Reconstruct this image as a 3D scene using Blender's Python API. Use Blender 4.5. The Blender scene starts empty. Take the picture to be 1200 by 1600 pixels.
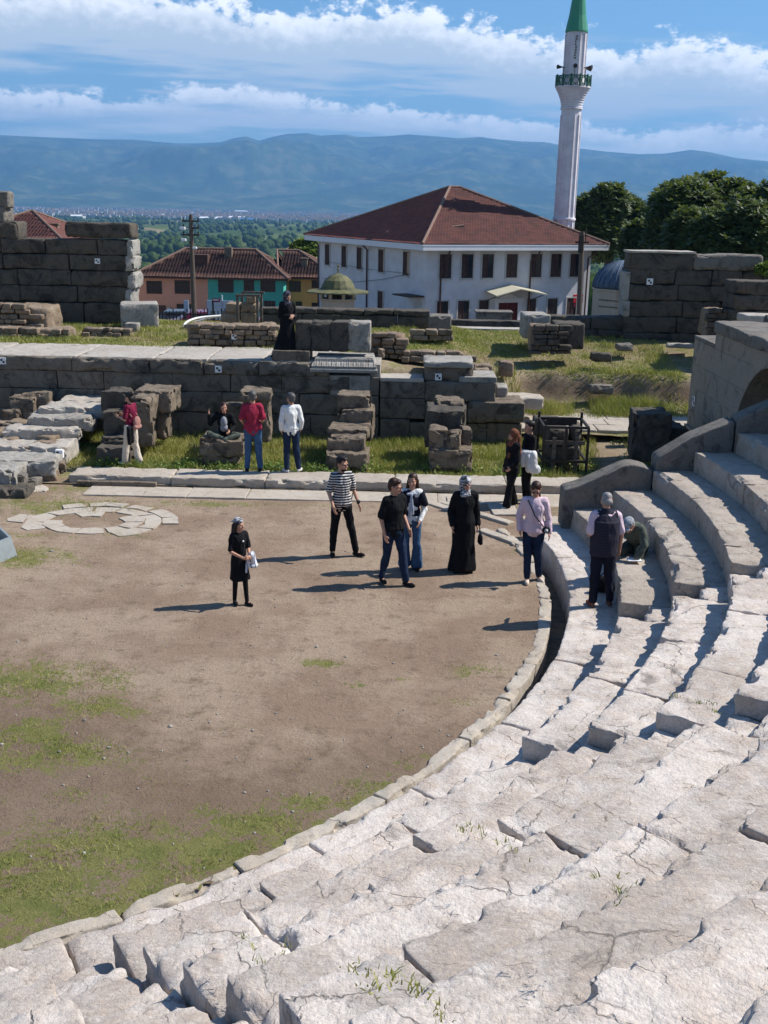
import bpy, bmesh, math, random
import numpy as np
from mathutils import Vector, Matrix
R = math.radians
sc = bpy.context.scene
# ------------------------------------------------------------------ camera
F, YH, ROLL, HC, YAW = 1700.0, 322.0, R(1.1), 6.0, R(0.9)     # focal length in px of the 1200x1600 photograph
TH = math.atan((800 - YH) / F)
cd = bpy.data.cameras.new("camera"); cam = bpy.data.objects.new("camera", cd)
sc.collection.objects.link(cam); sc.camera = cam
cd.sensor_fit = 'VERTICAL'; cd.sensor_height = 24.0; cd.sensor_width = 18.0
cd.lens = F / 1600 * 24.0
cd.clip_start = 0.05; cd.clip_end = 60000
cam.matrix_world = (Matrix.Translation((0, 0, HC)) @ Matrix.Rotation(YAW, 4, 'Z')
                    @ Matrix.Rotation(math.pi / 2 - TH, 4, 'X') @ Matrix.Rotation(ROLL, 4, 'Z'))
# ------------------------------------------------------------------ light
SUN_EL, SUN_AZ = R(48), R(15)          # azimuth counted from +X towards +Y
sd = bpy.data.lights.new("sun", 'SUN'); sun = bpy.data.objects.new("sun", sd)
sc.collection.objects.link(sun)
sd.energy = 5.0; sd.angle = R(0.53); sd.color = (1.0, 0.955, 0.88)
sdir = Vector((math.cos(SUN_EL) * math.cos(SUN_AZ), math.cos(SUN_EL) * math.sin(SUN_AZ), math.sin(SUN_EL)))
sun.rotation_euler = sdir.to_track_quat('Z', 'Y').to_euler(); sun.location = (30, 0, 60)
sc.view_settings.view_transform = 'Standard'; sc.view_settings.look = 'None'
sc.view_settings.exposure = 0.46; sc.view_settings.gamma = 1.0
SKY_STRENGTH = 0.046

def build_world():
    w = bpy.data.worlds.new("World"); sc.world = w; w.use_nodes = True
    nt = w.node_tree; N = nt.nodes; L = nt.links
    N.clear()
    def nd(t, **k):
        n = N.new(t)
        for a, b in k.items(): setattr(n, a, b)
        return n
    def val(x, s):
        if isinstance(x, (int, float)): s.default_value = x
        else: L.new(x, s)
    def M(op, a, b=0.0, c=0.0, clamp=False):
        n = nd('ShaderNodeMath', operation=op, use_clamp=clamp)
        val(a, n.inputs[0]); val(b, n.inputs[1]); val(c, n.inputs[2]); return n.outputs[0]
    def sstep(a, b, x):
        n = nd('ShaderNodeMapRange', interpolation_type='SMOOTHSTEP')
        val(x, n.inputs['Value']); val(a, n.inputs['From Min']); val(b, n.inputs['From Max']); return n.outputs[0]
    def curve(x, pts):
        n = nd('ShaderNodeFloatCurve'); c = n.mapping.curves[0]
        c.points[0].location = pts[0]; c.points[1].location = pts[-1]
        for p in pts[1:-1]: c.points.new(*p)
        n.mapping.update(); val(x, n.inputs['Value']); return n.outputs[0]
    tc = nd('ShaderNodeTexCoord'); sp = nd('ShaderNodeSeparateXYZ'); L.new(tc.outputs['Generated'], sp.inputs[0])
    x, y, z = sp.outputs
    az = M('MULTIPLY', M('ARCTAN2', x, y), 57.2958)         # degrees, 0 = +Y
    el = M('MULTIPLY', M('ARCSINE', z), 57.2958)
    sky = nd('ShaderNodeTexSky', sky_type='NISHITA', sun_disc=False, sun_elevation=SUN_EL,
             sun_rotation=math.pi / 2 - SUN_AZ, altitude=150, air_density=1.0, dust_density=0.6, ozone_density=2.0)
    def noise(sx, sy, off, detail, rough, dist=0.0, scale=1.0):
        cb = nd('ShaderNodeCombineXYZ'); val(M('MULTIPLY', az, sx), cb.inputs[0]); val(M('MULTIPLY', el, sy), cb.inputs[1]); cb.inputs[2].default_value = off
        n = nd('ShaderNodeTexNoise'); n.inputs['Scale'].default_value = scale; n.inputs['Detail'].default_value = detail
        n.inputs['Roughness'].default_value = rough; n.inputs['Distortion'].default_value = dist
        L.new(cb.outputs[0], n.inputs['Vector']); return M('SUBTRACT', n.outputs['Fac'], 0.5)
    a01 = M('ADD', M('DIVIDE', az, 50.0), 0.5, clamp=True)      # -25..25 degrees -> 0..1
    def prof(pts):   # (photo x, elevation in degrees) -> top edge of the cloud bank
        q = [(0.0, pts[0][1] / 20)] + [((math.degrees(math.atan((px - 627) / F)) / 50 + 0.5), e / 20) for px, e in pts] + [(1.0, pts[-1][1] / 20)]
        return M('MULTIPLY', curve(a01, q), 20.0)
    big = noise(0.42, 0.75, 3.1, 9, 0.60)
    fine = noise(1.5, 2.2, 7.7, 8, 0.62)
    streak = noise(0.16, 1.6, 1.2, 6, 0.55)
    def bank(top, thick, amp, soft):
        e = M('ADD', el, M('ADD', M('MULTIPLY', big, -amp), M('MULTIPLY', fine, -amp * 0.75)))
        up = sstep(0.0, soft, M('SUBTRACT', top, e))                        # below the top edge
        dn = sstep(0.0, 1.8, M('ADD', M('SUBTRACT', el, M('SUBTRACT', top, thick)), M('MULTIPLY', streak, 5.0)))
        depth = sstep(0.05, thick * 0.5, M('ADD', M('SUBTRACT', top, e), M('ADD', M('MULTIPLY', fine, -thick * 1.1), M('MULTIPLY', big, -thick * 0.9))))
        return M('MULTIPLY', up, dn), depth
    t1 = prof([(0, 9.6), (90, 9.8), (250, 9.75), (330, 9.6), (420, 9.1), (500, 9.2), (560, 9.5), (640, 9.4), (720, 8.7), (850, 8.1), (930, 7.7), (1000, 8.1), (1080, 7.7), (1200, 6.9)])
    t2 = prof([(0, 5.1), (120, 5.0), (260, 5.3), (330, 5.65), (470, 5.3), (600, 4.9), (760, 4.5), (900, 4.25), (1000, 3.9), (1080, 4.2), (1200, 3.95)])
    c1, d1 = bank(t1, 4.4, 3.4, 0.7); c2, d2 = bank(t2, 2.7, 2.3, 0.5)
    veil = M('MULTIPLY', sstep(0.0, 0.16, streak), M('MULTIPLY', sstep(3.2, 4.5, el), sstep(8.8, 6.0, el)))
    def rgb(c):
        n = nd('ShaderNodeRGB'); n.outputs[0].default_value = (*c, 1); return n.outputs[0]
    def mix(f, a, b):
        n = nd('ShaderNodeMix', data_type='RGBA'); val(f, n.inputs[0]); L.new(a, n.inputs[6]); L.new(b, n.inputs[7]); return n.outputs[2]
    bright, dark = rgb((26.0, 25.6, 25.0)), rgb((12.6, 13.8, 14.4))
    hs = nd('ShaderNodeHueSaturation'); hs.inputs['Saturation'].default_value = 1.12; hs.inputs['Value'].default_value = 1.75
    L.new(sky.outputs[0], hs.inputs['Color'])
    mt = nd('ShaderNodeMix', data_type='RGBA', blend_type='MULTIPLY'); mt.inputs[0].default_value = 1.0; L.new(hs.outputs[0], mt.inputs[6]); mt.inputs[7].default_value = (0.80, 1.04, 1.20, 1)
    col = mix(M('MULTIPLY', veil, 0.8), mt.outputs[2], dark)
    col = mix(M('MULTIPLY', c1, 0.94), col, mix(d1, bright, dark))
    col = mix(M('MULTIPLY', c2, 0.92), col, mix(M('MULTIPLY', d2, 0.75), bright, dark))
    bg = nd('ShaderNodeBackground'); bg.inputs['Strength'].default_value = SKY_STRENGTH
    L.new(col, bg.inputs['Color'])
    out = nd('ShaderNodeOutputWorld'); L.new(bg.outputs[0], out.inputs['Surface'])
build_world()
# ------------------------------------------------------------------ measuring: a photo pixel to a point on a level or an upright plane
def ray(px, py):
    x = (px - 600) / F; y = (800 - py) / F
    c, s = math.cos(ROLL), math.sin(ROLL); x, y = c * x - s * y, s * x + c * y
    d = (x, math.cos(TH) + y * math.sin(TH), -math.sin(TH) + y * math.cos(TH))
    c, s = math.cos(YAW), math.sin(YAW)
    return (c * d[0] - s * d[1], s * d[0] + c * d[1], d[2])
def at(px, py, z=0.0):
    d = ray(px, py); t = (z - HC) / d[2]; return Vector((d[0] * t, d[1] * t, z))
def atY(px, py, Y):
    d = ray(px, py); t = Y / d[1]; return Vector((d[0] * t, Y, HC + d[2] * t))
# ------------------------------------------------------------------ bookkeeping
COL = sc.collection
def tag(o, label=None, cat=None, group=None, kind=None):
    if label: o['label'] = label
    if cat: o['category'] = cat
    if group: o['group'] = group
    if kind: o['kind'] = kind
    return o
def thing(name, label, cat, loc=(0, 0, 0), rz=0.0, group=None):
    o = bpy.data.objects.new(name, None); o.empty_display_size = 0.2
    COL.objects.link(o); o.location = loc; o.rotation_euler = (0, 0, rz)
    return tag(o, label, cat, group)
def mesh_obj(name, V, Fc, mat, parent=None, smooth=True):
    me = bpy.data.meshes.new(name)
    V = np.asarray(V, dtype=np.float32)
    if isinstance(Fc, np.ndarray):
        k = Fc.shape[1]; n = len(Fc)
        me.vertices.add(len(V)); me.vertices.foreach_set('co', V.ravel())
        me.loops.add(n * k); me.loops.foreach_set('vertex_index', Fc.astype(np.int32).ravel())
        me.polygons.add(n); me.polygons.foreach_set('loop_start', np.arange(0, n * k, k, dtype=np.int32))
        me.update(calc_edges=True)
    else:
        me.from_pydata([tuple(map(float, v)) for v in V], [], [tuple(map(int, f)) for f in Fc]); me.update()
    if smooth: me.polygons.foreach_set('use_smooth', [True] * len(me.polygons))
    if smooth == 'sharp': me.set_sharp_from_angle(angle=R(33))
    for m in (mat if isinstance(mat, (list, tuple)) else [mat]):
        if m is not None: me.materials.append(m)
    o = bpy.data.objects.new(name, me); COL.objects.link(o)
    if parent is not None:
        o.parent = parent; o.matrix_parent_inverse = parent.matrix_basis.inverted()
    return o
class MB:
    """collects simple solids that become ONE mesh"""
    def __init__(s): s.v = []; s.f = []
    def add(s, V, Fc):
        b = len(s.v); s.v += [tuple(map(float, v)) for v in V]; s.f += [tuple(int(i) + b for i in f) for f in Fc]; return s
    def box(s, x0, y0, z0, x1, y1, z1, m=None):
        V = [Vector((x, y, z)) for z in (z0, z1) for y in (y0, y1) for x in (x0, x1)]
        if m is not None: V = [m @ v for v in V]
        return s.add(V, [(0, 2, 3, 1), (4, 5, 7, 6), (0, 1, 5, 4), (2, 6, 7, 3), (0, 4, 6, 2), (1, 3, 7, 5)])
    def bevbox(s, x0, y0, z0, x1, y1, z1, b, m=None):
        bm = bmesh.new(); bmesh.ops.create_cube(bm, size=1)
        for v in bm.verts: v.co = Vector(((x0 + x1) / 2 + v.co.x * (x1 - x0), (y0 + y1) / 2 + v.co.y * (y1 - y0), (z0 + z1) / 2 + v.co.z * (z1 - z0)))
        bmesh.ops.bevel(bm, geom=bm.edges[:], offset=b, segments=2, affect='EDGES')
        bm.verts.index_update(); V = [v.co.copy() for v in bm.verts]
        if m is not None: V = [m @ v for v in V]
        s.add(V, [[v.index for v in f.verts] for f in bm.faces]); bm.free(); return s
    def tube(s, pts, r, n=8, cap=True):
        pts = [Vector(p) for p in pts]; rs = r if isinstance(r, (list, tuple)) else [r] * len(pts)
        rings = []; up = None
        for i, p in enumerate(pts):
            t = (pts[min(i + 1, len(pts) - 1)] - pts[max(i - 1, 0)]).normalized()
            if up is None: up = t.orthogonal().normalized()
            up = (up - t * up.dot(t)).normalized(); w = t.cross(up)
            rings.append([p + (up * math.cos(2 * math.pi * k / n) + w * math.sin(2 * math.pi * k / n)) * rs[i] for k in range(n)])
        V = [v for q in rings for v in q]; Fc = []
        for i in range(len(pts) - 1):
            for k in range(n):
                a, b = i * n + k, i * n + (k + 1) % n; Fc.append((a, b, b + n, a + n))
        if cap: Fc += [tuple(range(n - 1, -1, -1)), tuple(range(len(V) - n, len(V)))]
        return s.add(V, Fc)
    def lathe(s, prof, c=(0, 0, 0), n=24, sx=1, sy=1, phase=0.0):
        V = []; Fc = []
        for r, z in prof:
            for k in range(n):
                a = 2 * math.pi * k / n + phase; V.append((c[0] + r * sx * math.cos(a), c[1] + r * sy * math.sin(a), c[2] + z))
        for i in range(len(prof) - 1):
            for k in range(n):
                a, b = i * n + k, i * n + (k + 1) % n; Fc.append((a, b, b + n, a + n))
        Fc += [tuple(range(n - 1, -1, -1)), tuple(range(len(V) - n, len(V)))]
        return s.add(V, Fc)
    def build(s, name, mat, parent=None, smooth=False):
        return mesh_obj(name, s.v, s.f, mat, parent, smooth)
# ------------------------------------------------------------------ noise in numpy
def _h(ix, iy, iz, s):
    n = (ix * 374761393 + iy * 668265263 + iz * 1274126177 + s * 974711) & 0xffffffff
    n = ((n ^ (n >> 13)) * 1103515245) & 0xffffffff
    n = ((n ^ (n >> 16)) * 2654435761) & 0xffffffff
    return ((n ^ (n >> 15)) & 0xffffff) / float(0xffffff)
def vnoise(p, s=0):
    p = np.asarray(p, float); i = np.floor(p).astype(np.int64); f = p - i; f = f * f * (3 - 2 * f)
    r = 0
    for dx in (0, 1):
        wx = f[:, 0] if dx else 1 - f[:, 0]
        for dy in (0, 1):
            wy = f[:, 1] if dy else 1 - f[:, 1]
            for dz in (0, 1):
                wz = f[:, 2] if dz else 1 - f[:, 2]
                r = r + wx * wy * wz * _h(i[:, 0] + dx, i[:, 1] + dy, i[:, 2] + dz, s)
    return r
def fbm(p, s=0, o=4, g=0.5):
    p = np.asarray(p, float); a = 1.0; t = 0; w = 0
    for k in range(o):
        t = t + a * (vnoise(p, s + k * 17) - 0.5); w += a; a *= g; p = p * 2.03 + 11.3
    return t / w * 2
def shell(cx, cy, cz):
    """surface lattice of a box, coords 0..1 at the given stations, quads, merged"""
    P = []; Q = []; b = 0
    def grid(A, B, fn, flip):
        nonlocal b
        na, nb = len(A) - 1, len(B) - 1
        a, c = np.meshgrid(A, B, indexing='ij')
        P.append(fn(a.ravel(), c.ravel())); i, j = np.meshgrid(np.arange(na), np.arange(nb), indexing='ij')
        v = (i * (nb + 1) + j).ravel() + b
        q = np.stack([v, v + nb + 1, v + nb + 2, v + 1], 1); Q.append(q[:, ::-1] if flip else q); b += (na + 1) * (nb + 1)
    o, l = np.zeros_like, np.ones_like
    grid(cx, cy, lambda a, c: np.stack([a, c, l(a)], 1), False); grid(cx, cy, lambda a, c: np.stack([a, c, o(a)], 1), True)
    grid(cx, cz, lambda a, c: np.stack([a, o(a), c], 1), False); grid(cx, cz, lambda a, c: np.stack([a, l(a), c], 1), True)
    grid(cy, cz, lambda a, c: np.stack([l(a), a, c], 1), False); grid(cy, cz, lambda a, c: np.stack([o(a), a, c], 1), True)
    P = np.concatenate(P); Q = np.concatenate(Q)
    _, idx, inv = np.unique(np.round(P * 100000).astype(np.int64), axis=0, return_index=True, return_inverse=True)
    return P[idx], inv.ravel()[Q]
def stations(L, res, e):
    e = min(e / L, .2); n = max(1, int(L * (1 - 2 * e) / res)); return np.concatenate([[0, e * .42], np.linspace(e, 1 - e, n + 1), [1 - e * .42, 1]])
def stone_geo(dx, dy, dz, res=0.08, rnd=0.03, amp=0.012, seed=0, fine=1.0, chip=0.0, bulge=0.0):
    """a hewn, weathered block centred on the origin"""
    e = max(rnd * 1.25, .012); P, Q = shell(stations(dx, res, e), stations(dy, res, e), stations(dz, res, e))
    h = np.array([dx, dy, dz]) / 2; p = (P * 2 - 1) * h; off = seed * 7.31
    rr = rnd * (0.35 + 1.1 * vnoise(p * 3.1 + off, 5)); rr = np.minimum(rr, h.min() * 0.9)[:, None]
    core = np.clip(p, -(h - rr), h - rr); d = p - core; ln = np.linalg.norm(d, axis=1, keepdims=True)
    p = np.where(ln > 1e-9, core + d / np.maximum(ln, 1e-9) * rr, p)
    if chip > 0:
        ed = np.sort(h - np.abs(p), axis=1)[:, 1]                      # distance to the nearest edge line
        c = 1.7 * np.clip(fbm(p * 3.4 + off, 9, 4) - 0.02, 0, 1) * np.exp(-(ed / 0.06) ** 2) + .55 * np.clip(fbm(p * 11 + off, 19, 2) - .05, 0, 1) * np.exp(-(ed / 0.03) ** 2)
        p = p - np.sign(p) * (c * chip * 0.075)[:, None] * np.array([.4, 1, .8])
    q = p * (1.3 * fine) + off
    dsp = np.stack([fbm(q, 1, 3), fbm(q, 2, 3), fbm(q, 3, 3)], 1) * amp
    q2 = p * (7 * fine) + off
    dsp += np.stack([fbm(q2, 4, 3), fbm(q2, 5, 3), fbm(q2, 6, 3)], 1) * amp * 0.5
    return p + dsp, Q
def xf(p, loc, rz=0.0, rx=0.0, ry=0.0):
    m = np.array((Matrix.Rotation(rz, 3, 'Z') @ Matrix.Rotation(ry, 3, 'Y') @ Matrix.Rotation(rx, 3, 'X')))
    return p @ m.T + np.array(loc)
def stone(name, loc, dim, mat, parent=None, rz=0.0, rx=0.0, ry=0.0, **k):
    p, q = stone_geo(*dim, **k)
    if parent is None:
        o = mesh_obj(name, p, q, mat, None, 'sharp'); o.location = loc; o.rotation_euler = (rx, ry, rz); return o
    return mesh_obj(name, xf(p, loc, rz, rx, ry), q, mat, parent, 'sharp')
SEED = [10]
def fb(name, x0, x1, yt, yb, Y, depth, mat, parent=None, skew=0.0, **k):
    """stone block whose front face on plane Y spans the photo rectangle x0..x1, yt..yb"""
    a = atY(x0, (yt + yb) / 2, Y).x; b = atY(x1, (yt + yb) / 2, Y).x; xm = (x0 + x1) / 2
    t = atY(xm, yt, Y).z; u = atY(xm, yb, Y).z
    SEED[0] += 1; k.setdefault('seed', SEED[0]); k.setdefault('res', 0.09)
    return stone(name, ((a + b) / 2, Y + depth / 2, (t + u) / 2), (b - a, depth, t - u), mat, parent, rz=skew, **k)
# ------------------------------------------------------------------ materials
class G:
    def __init__(s, name):
        s.m = bpy.data.materials.new(name); s.m.use_nodes = True; s.nt = s.m.node_tree
        s.b = s.nt.nodes['Principled BSDF']; s.b.inputs['Roughness'].default_value = 0.85
        s.b.inputs['Specular IOR Level'].default_value = 0.25
        s.tc = s.nt.nodes.new('ShaderNodeTexCoord'); s.geo = None
    def n(s, t, **k):
        q = s.nt.nodes.new(t)
        for a, b in k.items(): setattr(q, a, b)
        return q
    def set(s, sock, v):
        if hasattr(v, 'is_linked') or isinstance(v, bpy.types.NodeSocket): s.nt.links.new(v, sock)
        elif isinstance(v, (tuple, list)) and len(v) == 3 and sock.type == 'RGBA': sock.default_value = (*v, 1)
        else: sock.default_value = v
    def pos(s, scale=(1, 1, 1), obj=False):
        if obj: src = s.tc.outputs['Object']
        else:
            if s.geo is None: s.geo = s.n('ShaderNodeNewGeometry')
            src = s.geo.outputs['Position']
        m = s.n('ShaderNodeMapping'); s.nt.links.new(src, m.inputs[0]); m.inputs['Scale'].default_value = scale; return m.outputs[0]
    def noise(s, vec, scale, detail=4, rough=0.55, dist=0.0, out='Fac'):
        q = s.n('ShaderNodeTexNoise'); s.set(q.inputs['Vector'], vec); q.inputs['Scale'].default_value = scale
        q.inputs['Detail'].default_value = detail; q.inputs['Roughness'].default_value = rough; q.inputs['Distortion'].default_value = dist
        return q.outputs[out]
    def math(s, op, a, b=0.0, clamp=False):
        q = s.n('ShaderNodeMath', operation=op, use_clamp=clamp); s.set(q.inputs[0], a); s.set(q.inputs[1], b); return q.outputs[0]
    def ramp(s, x, lo, hi, a=0.0, b=1.0):
        q = s.n('ShaderNodeMapRange', interpolation_type='SMOOTHSTEP'); s.set(q.inputs['Value'], x)
        for k, v in (('From Min', lo), ('From Max', hi), ('To Min', a), ('To Max', b)): q.inputs[k].default_value = v
        return q.outputs[0]
    def mix(s, f, a, b, mode='MIX'):
        q = s.n('ShaderNodeMix', data_type='RGBA', blend_type=mode); s.set(q.inputs[0], f); s.set(q.inputs[6], a); s.set(q.inputs[7], b); return q.outputs[2]
    def color(s, c): s.set(s.b.inputs['Base Color'], c); return s
    def rough(s, r): s.set(s.b.inputs['Roughness'], r); return s
    def bump(s, h, dist, strength=1.0):
        q = s.n('ShaderNodeBump'); q.inputs['Distance'].default_value = dist; q.inputs['Strength'].default_value = strength
        s.set(q.inputs['Height'], h)
        if getattr(s, 'lb', None) is not None: s.nt.links.new(s.lb, q.inputs['Normal'])
        s.lb = q.outputs[0]; s.nt.links.new(s.lb, s.b.inputs['Normal']); return s
    def rnd(s):
        q = s.n('ShaderNodeObjectInfo'); return q.outputs['Random']
def mix3(a, b, t): return tuple(x + (y - x) * t for x, y in zip(a, b))
def stone_mat(name, base, warm, grey, stain, stain_amt=0.5, crack=0.6, scale=1.0, bump=0.012, moss=0.0):
    g = G(name); p = g.pos()
    n1 = g.noise(p, 0.9 * scale, 6, 0.6); n2 = g.noise(p, 5 * scale, 6, 0.65); n3 = g.noise(p, 38 * scale, 4, 0.7); n4 = g.noise(p, 2.3 * scale, 8, 0.7, 1.2)
    tint = g.math('SUBTRACT', g.rnd(), 0.5)
    c = g.mix(g.ramp(g.math('ADD', g.math('ADD', g.math('MULTIPLY', n1, 0.35), g.math('MULTIPLY', n2, 0.65)), g.math('MULTIPLY', tint, 0.07)), 0.40, 0.60), base, warm)
    c = g.mix(g.ramp(g.noise(p, 3.1 * scale, 7, 0.7), 0.50, 0.72, 0, 0.6), c, grey)
    c = g.mix(g.ramp(n4, 0.66 - 0.25 * stain_amt, 0.80 - 0.2 * stain_amt, 0, 0.85), c, stain)
    c = g.mix(g.ramp(n3, 0.35, 0.7, 0.0, 0.34), c, mix3(base, stain, 0.8)); c = g.mix(g.ramp(g.noise(p, 16 * scale, 6, 0.75), 0.50, 0.64, 0, 0.55), c, grey)
    pit = g.noise(p, 75 * scale, 3, 0.75); c = g.mix(g.ramp(pit, 0.62, 0.74, 0, 0.55), c, stain)
    # long fractures: warped cell borders shown only where a mask allows them
    pw = g.n('ShaderNodeVectorMath', operation='MULTIPLY_ADD'); wn = g.noise(p, 1.3 * scale, 5, 0.68, 0, 'Color')
    g.set(pw.inputs[0], wn); pw.inputs[1].default_value = (0.42, 0.42, 0.3); g.set(pw.inputs[2], p)
    def cells(sc_, w):
        v = g.n('ShaderNodeTexVoronoi', feature='DISTANCE_TO_EDGE'); g.set(v.inputs['Vector'], pw.outputs[0]); v.inputs['Scale'].default_value = sc_
        return g.ramp(v.outputs['Distance'], 0.0, w, 1.0, 0.0)
    k1 = g.math('MULTIPLY', cells(0.7 * scale, 0.0075), g.ramp(n4, 0.44, 0.56)); k2 = g.math('MULTIPLY', cells(3.0 * scale, 0.022), g.ramp(n2, 0.50, 0.60))
    ck = g.math('MAXIMUM', k1, g.math('MULTIPLY', k2, 0.55)); k3 = g.math('MULTIPLY', cells(5.5 * scale, 0.028), g.ramp(n4, 0.54, 0.64)); ck = g.math('MAXIMUM', ck, g.math('MULTIPLY', k3, 0.28))
    c = g.mix(g.math('MULTIPLY', ck, crack), c, mix3(stain, (0.03, 0.03, 0.03), 0.5))
    if moss: c = g.mix(g.ramp(g.noise(p, 3.1, 6, 0.7), 0.58, 0.7, 0, moss), c, (0.10, 0.12, 0.035))
    g.color(c).rough(0.9)
    g.bump(g.math('ADD', n2, g.math('MULTIPLY', n3, 0.35)), bump * 3, 0.8)
    if crack > 0.01: g.bump(g.math('SUBTRACT', 1.0, ck), bump * 1.2, 0.75)
    # long hair-line tooling marks
    g.bump(g.math('MULTIPLY', g.noise(g.pos((2.2, 4.5, 2)), 6 * scale, 8, 0.78, 0.8), g.ramp(n1, 0.38, 0.6)), bump * 2.2, 0.8)
    return g.m
M_MARBLE = stone_mat('weathered_marble', (0.66, 0.595, 0.54), (0.57, 0.475, 0.40), (0.43, 0.385, 0.355), (0.20, 0.17, 0.15), 0.42, 0.55, 1.0, 0.014)
M_TIER = stone_mat('tier_marble', (0.47, 0.41, 0.352), (0.43, 0.355, 0.29), (0.30, 0.27, 0.24), (0.13, 0.115, 0.10), 0.46, 0.5, 1.0, 0.012)
M_CURB = stone_mat('curb_stone', (0.48, 0.425, 0.36), (0.45, 0.38, 0.30), (0.34, 0.31, 0.27), (0.2, 0.17, 0.14), 0.3, 0.5, 1.0, 0.008)
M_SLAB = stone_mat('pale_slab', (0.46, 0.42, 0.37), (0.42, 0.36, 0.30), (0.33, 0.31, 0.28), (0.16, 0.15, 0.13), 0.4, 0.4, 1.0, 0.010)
M_WALL = stone_mat('shade_dark_wall_stone', (0.20, 0.175, 0.145), (0.20, 0.16, 0.12), (0.14, 0.125, 0.108), (0.045, 0.040, 0.034), 0.8, 0.3, 0.8, 0.012)  # weathering stains, plus the wall's shade put into a darker base colour
M_DARK = stone_mat('stained_shade_dark_stone', (0.105, 0.092, 0.076), (0.125, 0.102, 0.078), (0.072, 0.064, 0.054), (0.030, 0.027, 0.024), 0.78, 0.3, 0.8, 0.014)  # black staining, with shade on the ruins put into the base colour too
M_GREY = stone_mat('grey_coping', (0.20, 0.185, 0.165), (0.23, 0.20, 0.165), (0.13, 0.12, 0.11), (0.055, 0.05, 0.046), 0.7, 0.2, 1.2, 0.012)
M_BROWN = stone_mat('brown_conglomerate', (0.23, 0.18, 0.13), (0.26, 0.205, 0.15), (0.14, 0.115, 0.092), (0.05, 0.04, 0.032), 0.75, 0.4, 1.1, 0.02)
M_RUBBLE = stone_mat('rubble_stone', (0.33, 0.26, 0.19), (0.30, 0.21, 0.14), (0.22, 0.18, 0.14), (0.09, 0.07, 0.055), 0.6, 0.4, 1.4, 0.02)
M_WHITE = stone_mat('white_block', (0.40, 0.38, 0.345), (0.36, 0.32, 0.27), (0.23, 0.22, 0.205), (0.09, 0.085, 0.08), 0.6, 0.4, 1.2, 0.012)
M_ARCH = stone_mat('smooth_vault_stone', (0.31, 0.275, 0.23), (0.34, 0.285, 0.22), (0.21, 0.19, 0.16), (0.08, 0.073, 0.062), 0.62, 0.15, 0.8, 0.008)
M_STEP = stone_mat('step_stone', (0.47, 0.42, 0.36), (0.43, 0.36, 0.29), (0.3, 0.27, 0.235), (0.17, 0.15, 0.12), 0.35, 0.4, 1.0, 0.008)
def simple(name, c, rough=0.8, spec=0.25, metal=0.0, nz=0.0, nscale=6, bump=0.0, bscale=40, c2=None):
    g = G(name); g.rough(rough); g.b.inputs['Specular IOR Level'].default_value = spec; g.b.inputs['Metallic'].default_value = metal
    if nz or c2:
        c2 = c2 or tuple(x * (1 - nz) for x in c)
        g.color(g.mix(g.ramp(g.noise(g.pos(), nscale, 6, 0.65), 0.35, 0.68), c, c2))
    else: g.color(c)
    if bump: g.bump(g.noise(g.pos(), bscale, 4, 0.6), bump)
    return g.m
def cloth(name, c, bump=0.010, nz=0.25):
    g = G(name); p = g.pos(obj=True)
    g.color(g.mix(g.ramp(g.noise(p, 7, 4), 0.3, 0.7), c, tuple(x * (1 - nz) for x in c))).rough(0.92)
    g.b.inputs['Specular IOR Level'].default_value = 0.12
    mp = g.pos((1, 1, 0.45), obj=True); g.bump(g.noise(mp, 11, 3, 0.5, 1.1), bump * 2, 0.9); g.bump(g.noise(p, 300, 2), 0.0012, 0.5)
    return g.m
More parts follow.
